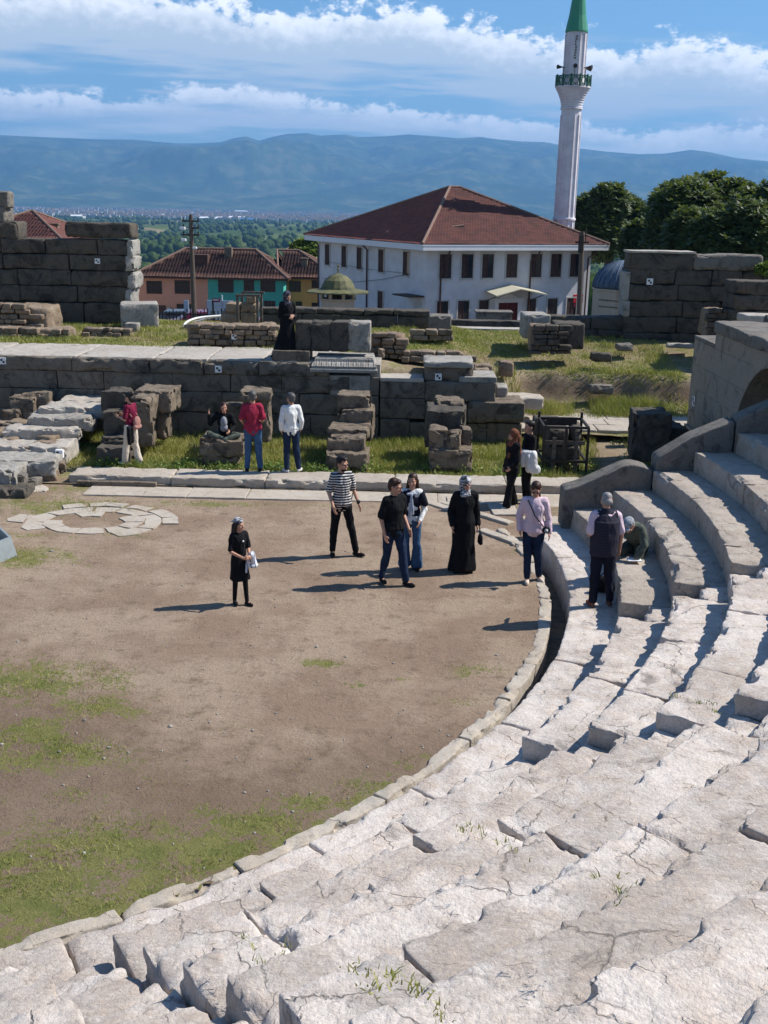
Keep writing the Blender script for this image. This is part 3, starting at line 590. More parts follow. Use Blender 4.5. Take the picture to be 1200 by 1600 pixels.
# broken paving between the orchestra corner and the wing
fl = thing('corner_paving', 'patchy pale paving of long narrow stones at the corner beside the wing wall', 'paving', (2.6, 21, 0))
for px, py, L, W, a in [(690, 790, .22, 1.6, 42), (745, 800, .2, 1.9, 42), (785, 838, .22, 1.2, 38), (800, 795, .9, .8, 5), (860, 785, 1.0, .7, 0), (850, 812, .8, .5, 5), (865, 775, .9, .4, 2), (770, 780, .7, .7, 10), (825, 770, .8, .5, 0), (720, 780, .6, .4, 0)]:
    q = at(px, py, .03); SEED[0] += 1; stone('paving_slab', (q.x, q.y, -0.01), (L, W, .09), M_CURB, fl, rz=R(a), seed=SEED[0], res=.08, rnd=.02, amp=.01)
# flagstone ring on the dirt
fr = thing('flagstone_ring', 'thin pale crazy paving slabs laid in a broken ring on the dirt', 'paving', tuple(at(145, 818)))
c0 = at(146, 815); rr = random.Random(4)
def flags():
    rings = [(.62, .42), (.98, .78), (1.34, 1.12), (1.68, 1.42)]; cnt = [9, 11, 13]
    for q in range(3):
        (a0, b0), (a1, b1) = rings[q], rings[q + 1]; n = cnt[q]; ph = rr.uniform(0, 1); js = [(i + rr.uniform(-.28, .28)) / n * 2 * math.pi + ph for i in range(n)]
        for i in range(n):
            t0, t1 = js[i], js[(i + 1) % n] + (2 * math.pi if i == n - 1 else 0); s = math.sin((t0 + t1) / 2)
            if (q == 2 and (s < -.1 or rr.random() < .25)) or (q == 1 and s < -.6 and rr.random() < .5) or (q == 0 and s > .2 and rr.random() < .25): continue
            j = lambda: rr.uniform(-.07, .07); pts = []
            for t, (A, B) in ((t0 + .02, (a0, b0)), ((t0 + t1) / 2, (a0 + j(), b0 + j())), (t1 - .02, (a0, b0)), (t1 - .02 + j(), (a1 - .02, b1 - .02)), ((t0 + t1) / 2 + j(), (a1 + j(), b1 + j())), (t0 + .02 + j(), (a1 - .02, b1 - .02))): pts.append((c0.x + A * math.cos(t), c0.y + B * math.sin(t)))
            cx = sum(p[0] for p in pts) / 6; cy = sum(p[1] for p in pts) / 6; pts = [(cx + (x - cx) * .965, cy + (y - cy) * .965) for x, y in pts]; zz = .022 + rr.uniform(-.006, .006)
            zz += float(orch_z(np.array([cx]), np.array([cy]))[0]) - .002
            V = [(x, y, zz) for x, y in pts] + [(x, y, -.05) for x, y in pts]; mesh_obj('paving_slab', V, [tuple(range(6))] + [((k + 1) % 6, k, 6 + k, 6 + (k + 1) % 6) for k in range(6)], M_CURB, fr, smooth=False)
flags()
# pale pebbles scattered on the dirt
def pebbles():
    r = np.random.RandomState(3); V = []; Q = []; ico = bmesh.new(); bmesh.ops.create_icosphere(ico, subdivisions=1, radius=1)
    iv = np.array([v.co[:] for v in ico.verts]); fi = np.array([[v.index for v in f.verts] for f in ico.faces]); ico.free(); b = 0
    for _ in range(900):
        x, y = r.uniform(-10, 2.2), r.uniform(5, 22)
        if np.hypot(x - CX, y - CY) > 10.9: continue
        if r.rand() < .45 and y > 13: continue
        s = r.uniform(.008, .022) * (1.9 if r.rand() < .05 else 1); V.append(iv * s * r.uniform(.6, 1.3, 3) * [1, 1, .6] + [x, y, orch_z(np.array([x]), np.array([y]))[0] + s * .2]); Q.append(fi + b); b += len(iv)
    tag(mesh_obj('pebbles', np.concatenate(V), np.concatenate(Q), M_WHITE), 'small pale pebbles strewn over the dirt floor', 'pebbles', kind='stuff')
pebbles()
# ------------------------------------------------------------------ grass
def blades(name, P, h, w, mat, label, cat='grass', seed=0, lean=0.5):
    r = np.random.RandomState(seed); n = len(P); a = r.uniform(0, 6.283, n); l = r.uniform(0, 1, n) * lean * h; b = r.uniform(0, 6.283, n)
    t = np.stack([np.cos(a), np.sin(a), 0 * a], 1) * (w / 2)[:, None] if hasattr(w, '__len__') else np.stack([np.cos(a), np.sin(a), 0 * a], 1) * w / 2
    mid = P + np.stack([np.cos(b) * l * .35, np.sin(b) * l * .35, h * .6], 1); tip = P + np.stack([np.cos(b) * l, np.sin(b) * l, h], 1)
    V = np.stack([P - t, P + t, mid + t * .7, mid - t * .7, tip], 1).reshape(-1, 3); k = np.arange(n) * 5
    T = np.concatenate([np.stack([k, k + 1, k + 2], 1), np.stack([k, k + 2, k + 3], 1), np.stack([k + 3, k + 2, k + 4], 1)])
    return tag(mesh_obj(name, V, T, mat), label, cat, kind='stuff')
def scatter(n, x0, x1, y0, y1, mask, seed):
    r = np.random.RandomState(seed); x = r.uniform(x0, x1, n); y = r.uniform(y0, y1, n); k = r.uniform(0, 1, n) < mask(x, y); return x[k], y[k]
rg = np.random.RandomState(5)
x, y = scatter(320000, -13, 2, 5, 22.3, lambda x, y: np.clip((grass_mask(x, y) + fbm(np.stack([x * 4, y * 4, x * 0], 1), 21, 3) * .45 - .38) * 2.2 * (fbm(np.stack([x * 1.6, y * 1.6, x * 0], 1), 33, 3) + .55), 0, 1) * (np.hypot(x - CX, y - CY) < 10.97), 1)
blades('orchestra_grass', np.stack([x, y, orch_z(x, y) - .004], 1), rg.uniform(.015, .06, len(x)), .007, M_GRASS, 'short sparse grass growing in patches on the dirt floor', seed=2, lean=1.2)
x, y = scatter(110000, -12, 7.2, 23.9, 28.2, lambda x, y: strip_grass(x, y) * .9, 3); z = low_z(x, y) - .01
hh = rg.uniform(.035, .12, len(x)) * (1 + .9 * (fbm(np.stack([x * 1.5, y * 1.5, x * 0], 1), 4, 3) > .1))
blades('strip_grass', np.stack([x, y, z], 1), hh, .012, M_GRASS, 'lush grass growing between the stage kerb and the stage wall', seed=4, lean=.9)
x, y = scatter(150000, -13, 8.3, 30.0, 38.2, lambda x, y: terr_grass(x, y), 6); z = terr_z(x, y) - .02
blades('terrace_grass', np.stack([x, y, z], 1), rg.uniform(.03, .10, len(x)) * (1 + 1.2 * (fbm(np.stack([x * 1., y * 1., x * 0], 1), 14, 3) > .12)), .018, M_GRASS, 'dry green grass covering the terrace behind the stage wall', seed=5, lean=.9)
x, y = scatter(26000, 1.4, 7.4, 30.2, 31.9, lambda x, y: np.clip(.2 + 1.3 * fbm(np.stack([x * 1.2, y * 1.2, x * 0], 1), 24, 3), 0, 1) * smooth(31.75, 31.2, y), 7); z = terr_z(x, y) - .02
blades('bank_grass', np.stack([x, y, z], 1), rg.uniform(.1, .48, len(x)), .014, M_GRASS, 'tall straw-coloured grass growing in front of the dug bank', seed=6, lean=.7)
def weeds(pts, n, label, seed, hmax=.35):
    r = np.random.RandomState(seed); P = []; 
    for (x, y, z, rad) in pts:
        m = int(n * rad); a = r.uniform(0, 6.28, m); q = np.sqrt(r.uniform(0, 1, m)) * rad; P.append(np.stack([x + np.cos(a) * q, y + np.sin(a) * q * .6, z + r.uniform(0, 1, m) ** 1.3 * hmax * (1 - .6 * q / rad)], 1))
    P = np.concatenate(P); n = len(P); a = r.normal(size=(n, 3)); a /= np.linalg.norm(a, axis=1)[:, None]; b = np.cross(a, r.normal(size=(n, 3))); b /= np.linalg.norm(b, axis=1)[:, None]; s = r.uniform(.018, .045, n)[:, None]
    V = np.stack([P - a * s, P - b * s * .5, P + a * s, P + b * s * .5], 1).reshape(-1, 3); k = np.arange(n) * 4
    return tag(mesh_obj('leafy_weeds', V, np.stack([k, k + 1, k + 2, k + 3], 1), M_WEED), label, 'weeds', kind='stuff')
wp = []
for i in range(75):
    xx = rs.uniform(-7, 3.2); wp.append((xx, rs.uniform(23.9, 24.4), .1, rs.uniform(.12, .3)))
for px, py in [(135, 700), (128, 712), (395, 722), (345, 722), (560, 735), (585, 728), (690, 728), (715, 732), (505, 722), (250, 660), (270, 672), (860, 738), (880, 740), (915, 735), (850, 735), (990, 720), (975, 700), (650, 690), (130, 705), (420, 690), (770, 690), (790, 685)]:
    q = at(px, py, .1); wp.append((q.x, q.y, .1, .42))
weeds(wp, 420, 'low leafy weeds fringing the kerb and the foot of the stone piers', 8, .33)

def joint_weeds():
    r = np.random.RandomState(17); P = []; H = []
    for _ in range(60):
        w = r.choice([1, 2, 2, 2, 3]); k = r.randint(0, 9); a1, a0 = WEDGES[w][:2]; a = r.uniform(a0, a1); n = r.randint(12, 60); L = r.uniform(.04, .25); rad = r.uniform(.60, .70)
        for i in range(n): aa = R(a) + r.normal() * L / rowr(k) * .6; rr_ = rowr(k) + rad + r.normal() * .02; P.append((CX + rr_ * math.cos(aa), CY + rr_ * math.sin(aa), rowz(k) - .01)); H.append(r.uniform(.012, .035))
    for px, py, z, n in [(735, 1290, 2.1, 50), (420, 1470, 1.7, 70), (440, 1500, 1.7, 50), (650, 1555, 3.2, 80), (595, 1515, 2.9, 50), (1090, 1095, 1.7, 70), (780, 1310, 2.2, 30), (940, 1375, 3.0, 40)]:
        q = at(px, py, z); c = [(r.normal() * .12, r.normal() * .03) for _ in range(5)]
        for i in range(n): k = c[r.randint(5)]; P.append((q.x + k[0] * .75 + k[1] + r.normal() * .022, q.y - k[0] * .55 + k[1] + r.normal() * .022, z - .03)); H.append(r.uniform(.01, .045))
    blades('joint_weeds', np.array(P), np.array(H), .008, M_GRASS, 'little green weeds sprouting in the joints of the marble seats', 'weeds', seed=9, lean=1.8)
joint_weeds()
# ------------------------------------------------------------------ stage wall
ORDN = ['first', 'second', 'third', 'fourth', 'fifth', 'sixth', 'seventh', 'eighth', 'ninth', 'tenth']
def marker(px, py, Y, parent, s=0.17, face=None):
    """black and white survey target fixed to a stone face"""
    q = atY(px, py, Y); m = MB(); h = s / 2; e = .006
    o = MB().box(q.x - h, Y - e, q.z - h, q.x + h, Y + .03, q.z + h).build('survey_target', M_WHITEP, parent)
    b = MB()
    b.box(q.x - h * .62, Y - e - .003, q.z, q.x, Y - e, q.z + h * .62).box(q.x, Y - e - .003, q.z - h * .62, q.x + h * .62, Y - e, q.z)
    b.build('black_squares', M_BLKP, o)
sw = thing('stage_wall', 'long dark ashlar stage wall with sunlit slab top behind the grass strip', 'wall', (-5, 28.5, 0))
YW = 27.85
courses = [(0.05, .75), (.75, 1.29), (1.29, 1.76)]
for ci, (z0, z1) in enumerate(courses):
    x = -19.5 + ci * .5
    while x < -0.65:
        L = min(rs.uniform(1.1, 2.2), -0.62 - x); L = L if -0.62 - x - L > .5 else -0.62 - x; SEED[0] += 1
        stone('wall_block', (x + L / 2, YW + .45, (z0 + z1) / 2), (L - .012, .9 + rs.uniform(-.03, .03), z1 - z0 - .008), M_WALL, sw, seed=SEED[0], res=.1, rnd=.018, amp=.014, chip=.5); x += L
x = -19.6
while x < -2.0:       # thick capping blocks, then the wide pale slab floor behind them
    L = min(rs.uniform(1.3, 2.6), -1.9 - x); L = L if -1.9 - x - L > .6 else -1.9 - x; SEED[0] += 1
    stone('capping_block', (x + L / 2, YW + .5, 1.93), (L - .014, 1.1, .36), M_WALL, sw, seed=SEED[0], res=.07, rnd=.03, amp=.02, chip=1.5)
    stone('top_slab', (x + L / 2 + .1, YW + 1.33, 2.0), (L - .014, 2.5, .26), M_SLAB, sw, seed=SEED[0] + 500, res=.1, rnd=.035, amp=.02, chip=.8); x += L  # sunlight on the wall top put into a paler slab colour
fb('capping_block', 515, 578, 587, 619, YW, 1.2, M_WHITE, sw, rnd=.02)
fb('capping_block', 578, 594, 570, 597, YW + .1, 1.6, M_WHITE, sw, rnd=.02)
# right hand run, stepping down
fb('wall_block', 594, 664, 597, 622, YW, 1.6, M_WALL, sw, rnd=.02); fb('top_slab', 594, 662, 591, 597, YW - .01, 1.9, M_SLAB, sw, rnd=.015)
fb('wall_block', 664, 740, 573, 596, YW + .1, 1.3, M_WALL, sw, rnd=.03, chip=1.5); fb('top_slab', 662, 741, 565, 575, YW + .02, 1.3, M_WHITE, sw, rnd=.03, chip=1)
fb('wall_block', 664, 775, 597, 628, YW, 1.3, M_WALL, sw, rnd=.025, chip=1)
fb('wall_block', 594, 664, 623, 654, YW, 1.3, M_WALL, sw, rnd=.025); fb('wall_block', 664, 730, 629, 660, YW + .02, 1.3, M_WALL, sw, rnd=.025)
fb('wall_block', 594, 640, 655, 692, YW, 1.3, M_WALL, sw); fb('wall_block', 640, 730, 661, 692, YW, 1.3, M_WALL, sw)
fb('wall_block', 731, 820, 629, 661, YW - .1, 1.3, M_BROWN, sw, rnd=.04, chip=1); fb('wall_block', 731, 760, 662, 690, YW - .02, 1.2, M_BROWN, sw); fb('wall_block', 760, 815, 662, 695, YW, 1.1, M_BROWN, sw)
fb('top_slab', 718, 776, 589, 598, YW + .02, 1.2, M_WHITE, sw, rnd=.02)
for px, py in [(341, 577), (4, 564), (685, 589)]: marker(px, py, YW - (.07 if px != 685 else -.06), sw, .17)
# carved base and the blocks standing on it
cb = thing('carved_base', 'moulded marble column base with a carved leaf band on the stage wall', 'column base', (-1.8, 27.6, 1.9))
def carved():
    x0 = atY(485, 560, YW).x; x1 = atY(590, 560, YW).x; prof = [(0, 1.88), (0, 1.95), (.05, 1.99), (.03, 2.03), (.10, 2.10), (.16, 2.13), (.18, 2.20), (.22, 2.24)]
    V = []; Fc = []; n = 90
    for j, (d, z) in enumerate(prof):
        for i in range(n + 1):
            u = i / n; x = x0 + (x1 - x0) * u; dd = d + (.007 * math.sin(i * 1.9 + .6 * math.sin(i * .37)) if j in (3, 4, 5) else 0)
            taper = d * .6; V.append((min(max(x, x0 + taper), x1 - taper), YW - .12 + dd, z + (.012 * math.sin(i * .9 + math.sin(i * .21)) if j == 4 else 0)))
    m = n + 1
    for j in range(len(prof) - 1):
        for i in range(n): a = j * m + i; Fc.append((a, a + 1, a + m + 1, a + m))
    b = len(V)
    for i in range(m): V.append((V[(len(prof) - 1) * m + i][0], YW + 1.1, 2.24))
    for i in range(n): a = (len(prof) - 1) * m + i; Fc.append((a, a + 1, b + i + 1, b + i))
    r = [j * m + n for j in range(len(prof))] + [b + n]; bb = len(V); V.append((x1, YW + 1.1, 1.88)); Fc.append(tuple(r + [bb]))
    mesh_obj('moulding', V, Fc, M_WHITE, cb, smooth=False)
carved()
fb('plinth_stone', 425, 484, 548, 566, YW + .1, 1.0, M_BROWN, cb)
for x0, x1, nm, m_, lab in [(461, 486, 'stone_block', M_DARK, 'dark cubic block on the stage wall, beside the woman in the long black robe'), (485, 517, 'stone_block', M_DARK, 'dark block with pale mottled top, second of the row on the stage wall'),
                       (516, 546, 'stone_block', M_DARK, 'dark block third in the row above the carved base'), (544, 579, 'stone_block', M_WHITE, 'pale crackled block at the right end of the row above the carved base')]:
    o = fb(nm, x0, x1, 503, 550, YW + .32 - (.05 if x0 == 544 else 0), .62, m_, None, rnd=.04, chip=1.2, res=.05); tag(o, lab, 'stone block', 'squared blocks standing above the carved base')
# ------------------------------------------------------------------ brown piers in the grass strip
def pier(label, blocks, cat='stone pier', group='stacked brown stone piers in the grass strip', mat=None, name='stone_pier'):
    q = atY((blocks[0][0] + blocks[0][1]) / 2, blocks[0][3], blocks[0][4]); t = thing(name, label, cat, (q.x, q.y, 0), 0, group)
    for b in blocks:
        x0, x1, yt, yb, Y, dp = b[:6]; m_ = b[6] if len(b) > 6 else (mat or M_BROWN)
        fb('stone_block', x0, x1, yt, yb, Y, dp, m_, t, skew=rs.uniform(-.09, .09), rnd=.028, amp=.06, chip=2.6, res=.045)
    return t
pier('stacked pier of thin brown stones behind the man in the striped shirt', [(509, 575, 708, 737, 24.15, .9), (510, 570, 683, 709, 24.45, .8), (513, 575, 671, 690, 24.8, .9), (528, 583, 641, 690, 25.7, 1.1), (527, 578, 619, 645, 26.0, .9)])
pier('pier of mixed rounded and squared stones, rightmost of the stacked piers', [(671, 738, 703, 737, 24.2, 1.0), (672, 699, 672, 704, 24.35, .6), (699, 720, 677, 703, 24.3, .5), (720, 736, 672, 706, 24.7, .5), (667, 728, 642, 700, 25.2, 1.0, M_DARK), (683, 725, 626, 645, 25.9, .9)])
pier('low brown block pier under the woman with a raised hand', [(311, 380, 688, 714, 24.2, .95), (317, 372, 713, 730, 24.25, .9)])
pier('tall rough pier behind the man in the crimson polo shirt', [(378, 420, 624, 690, 25.6, .9), (373, 422, 613, 628, 25.5, 1.0), (350, 382, 633, 672, 26.2, .5)])
pier('top-heavy pier with a wide rounded stone on a narrow foot', [(211, 268, 611, 646, 25.7, 1.0), (243, 262, 645, 688, 25.9, .6), (215, 240, 645, 690, 26.2, .6)])
pier('twin brown stones behind the woman in the wine-red top', [(205, 236, 622, 662, 25.0, .9), (212, 236, 660, 700, 25.0, .8), (160, 200, 612, 700, 25.9, .9, M_DARK), (160, 206, 645, 690, 25.2, .8, M_DARK)])
pier('tall blackened block leaning at the edge of the sandy path', [(992, 1050, 648, 722, 24.3, .95, M_DARK)], 'stone block', None)
pier('low dark block beside the foot of the vault', [(1040, 1076, 668, 725, 24.8, .8, M_DARK)], 'stone block', None)
pier('low dark slabs lying in the grass beside the woman in the wine-red top', [(155, 200, 684, 702, 24.6, .7, M_DARK), (150, 205, 700, 722, 24.2, .8, M_DARK)], 'stone slabs', None)
# ------------------------------------------------------------------ heap of big slabs at the left
heap = [  # x0, x1, ytop(front edge), ybottom, Y, depth, material, label
 (91, 173, 627, 641, 26.9, 1.0, M_SLAB, 'farthest long pale slab of the heap, under the brown pier'),
 (57, 167, 638, 650, 26.0, 1.0, M_SLAB, 'thin pale slab second from the back of the heap'),
 (39, 139, 653, 669, 25.3, .9, M_WHITE, 'thick cracked slab in the middle of the heap'),
 (0, 121, 670, 681, 24.85, .7, M_SLAB, 'split pale slab just behind the widest smooth one'),
 (-40, 101, 698, 721, 23.9, 1.2, M_SLAB, 'widest smooth slab of the heap with a survey target at its end'),
 (-50, 80, 719, 736, 23.0, 1.1, M_WHITE, 'rounded pale slab lying on a brown base block'),
 (-40, 22, 735, 758, 22.1, 1.0, M_WHITE, 'nearest slab of the heap, cut by the picture edge'),
 (24, 85, 736, 761, 23.05, .9, M_RUBBLE, 'brown base block under the rounded pale slab'),
 (-30, 40, 765, 794, 21.7, .75, M_DARK, 'dark porous block at the near foot of the heap'),
 (38, 58, 749, 768, 22.6, .35, M_GREY, 'small grey rock wedged between the near blocks'),
 (14, 36, 742, 766, 22.35, .35, M_GREY, 'grey wedge-shaped rock between the slabs'),
 (86, 100, 722, 745, 23.5, .3, M_BROWN, 'small round brown stone at the end of the kerb'),
 (-20, 70, 768, 779, 22.2, .5, M_CURB, 'thin flat kerb stone at the foot of the heap'),
 (0, 30, 640, 668, 26.8, .6, M_BROWN, 'brown stone at the far left behind the slabs'),
 (12, 52, 622, 660, 27.0, .6, M_BROWN, 'upright brown boulder behind the slabs'),
 (30, 76, 615, 650, 27.25, .5, M_BROWN, 'rounded brown boulder next to the stage wall'),
 (-10, 30, 662, 690, 26.2, .6, M_BROWN, 'flat brown stone behind the widest slab')]
for x0, x1, yt, yb, Y, dp, m_, lab in heap:
    o = fb('fallen_slab' if yb - yt < 40 and x1 - x0 > 45 else 'fallen_stone', x0, x1, yt, yb + (7 if m_ in (M_SLAB, M_WHITE) else 0), Y, dp, m_, None, skew=rs.uniform(-.06, .06) + (.10 if x1 > 90 else .04), rnd=.035, amp=.07, chip=2.4, res=.05)
    tag(o, lab, 'stone slab' if m_ in (M_SLAB, M_WHITE) else 'stone', 'fallen stones heaped at the left end of the stage')
    if 'survey' in lab:
        s_ = .17; q = atY(99, 709, 23.9); 
        mk = MB().box(q.x - .17, 23.85, q.z - .09, q.x - .0, 23.95, q.z + .09).build('survey_target', M_WHITEP, o); MB().box(q.x - .14, 23.845, q.z, q.x - .085, 23.85, q.z + .06).box(q.x - .085, 23.845, q.z - .06, q.x - .03, 23.85, q.z).build('black_squares', M_BLKP, mk)
core = thing('rubble_core', 'rough brown rubble filling the heap under the pale slabs', 'rubble', (-9, 25, 0))
rc = random.Random(12)
for i in range(70):
    Y = rc.uniform(23.3, 27.3); xr = atY(165 - (27 - Y) * 24, 700, Y).x; x = xr - rc.uniform(.3, 3.5); top = .2 + (Y - 23.2) * .19; SEED[0] += 1
    stone('rubble_stone', (x, Y, rc.uniform(0, top)), (rc.uniform(.25, .7), rc.uniform(.3, .6), rc.uniform(.25, .45)), M_RUBBLE, core, rz=rc.uniform(0, 3), seed=SEED[0], res=.09, rnd=.08, amp=.05)
# metal bin at the left edge of the orchestra
mb_ = thing('metal_planter', 'grey folded metal bin with sloping sides at the left edge of the dirt floor', 'metal bin', tuple(at(0, 862)))
def planter():
    a, b, c = at(27, 868), at(-60, 905), at(-90, 868); d = a + (c - b); h = Vector((0, 0, .34)); ia = .13
    cen = (a + b + c + d) / 4; top = [p + h + (cen - p) * ia for p in (a, b, c, d)]; V = [a, b, c, d] + top; Fc = [(0, 1, 5, 4), (1, 2, 6, 5), (2, 3, 7, 6), (3, 0, 4, 7)]
    V += [p + (cen + h - p) * .08 for p in top]; Fc += [(4, 5, 9, 8), (5, 6, 10, 9), (6, 7, 11, 10), (7, 4, 8, 11)]
    V += [Vector((p.x, p.y, .05)) for p in V[8:12]]; Fc += [(8, 9, 13, 12), (9, 10, 14, 13), (10, 11, 15, 14), (11, 8, 12, 15)]
    mesh_obj('bin_shell', V, Fc, M_METAL, mb_, smooth=False); mesh_obj('bin_floor', [V[12], V[13], V[14], V[15]], [(0, 1, 2, 3)], M_BLACK, mb_, smooth=False)
planter()
# iron cage round a carved stone, right of the couple
cg = thing('iron_cage', 'rusty angle-iron cage standing round dark carved stones in the grass', 'cage', (4.2, 24.9, .1))
def cage():
    x0, x1 = atY(849, 700, 24.5).x, atY(918, 700, 24.5).x; y0, y1 = 24.5, 25.6; z0, z1 = .1, atY(880, 668, 24.5).z; m = MB(); s = .028
    for x in (x0, x1):
        for y in (y0, y1): m.box(x - s, y - s, z0, x + s, y + s, z1 + (.16 if y == y1 else 0))
    for z in (z1, z0 + .32):
        for y in (y0, y1): m.box(x0 + s, y - s + .004, z - s, x1 - s, y + s - .004, z + s)
        for x in (x0, x1): m.box(x - s + .004, y0 + s, z - s + .002, x + s - .004, y1 - s, z + s - .002)
    m.box((x0 + x1) / 2 - s, y0 - s + .002, z0, (x0 + x1) / 2 + s, y0 + s - .002, z1 - s); m.build('cage_frame', M_IRON, cg)
    for k_ in range(3):
        xx = x0 + (x1 - x0) * (.25 + .25 * k_); MB().box(xx - .045, y0 + .05, z0, xx + .045, y0 + .08, z1 - .25 + .08 * k_).build('plank', M_TIMBER, cg)
    MB().box(x0 + .05, y0 + .085, z1 - .42, x1 - .05, y0 + .11, z1 - .33).build('plank', M_TIMBER, cg)
    mid = MB().box(x0 + .1, y0 + .5, z1 - .05, x1 - .2, y0 + .56, z1 + .14); mid.build('top_bar', M_IRON, cg)
    for i, (a, b, c, d, e, f) in enumerate([(x0 + .12, y0 + .15, .1, x1 - .12, y1 - .2, .75), (x0 + .14, y0 + .2, .75, x0 + .62, y1 - .2, 1.12), (x0 + .66, y0 + .25, .75, x1 - .1, y1 - .2, 1.18)]):
        stone('carved_stone', ((a + d) / 2, (b + e) / 2, (c + f) / 2), (d - a, e - b, f - c), M_DARK, cg, seed=900 + i, res=.05, rnd=.06, amp=.05, chip=1.5)
cage()
# low paving behind: the parodos road
rd = thing('parodos_paving', 'pale stone paving of the side passage in front of the grassy bank', 'paving', (5, 30, .3))
for r_ in range(3):
    x = 2.2
    while x < 12:
        L = rs.uniform(1.0, 1.9); SEED[0] += 1; stone('paving_slab', (x + L / 2, 28.75 + r_ * .8, .335), (L - .02, .78, .16), M_STEP, rd, seed=SEED[0], res=.12, rnd=.025, amp=.012); x += L
for x0, x1, yt, yb, Y, d, m_, lab in [(788, 850, 622, 640, 29.3, .9, M_STEP, 'flat pale slab at the left end of the dug bank'), (775, 793, 604, 625, 28.6, .7, M_WHITE, 'small broken white block beside the end of the stage wall'),
     (740, 765, 578, 597, 29.4, .5, M_RUBBLE, 'small tan stone behind the white capping block'), (922, 960, 604, 618, 31.2, .5, M_GREY, 'rounded grey boulder lying in the tall grass of the bank'),
     (835, 875, 655, 680, 26.9, .6, M_DARK, 'dark stone lying behind the iron cage'), (985, 1000, 655, 690, 27.5, .4, M_STEP, 'pale fallen slab behind the blackened block')]:
    tag(fb('loose_stone', x0, x1, yt, yb, Y, d, m_, None, rnd=.05, amp=.05, chip=1.5, res=.06), lab, 'stone')
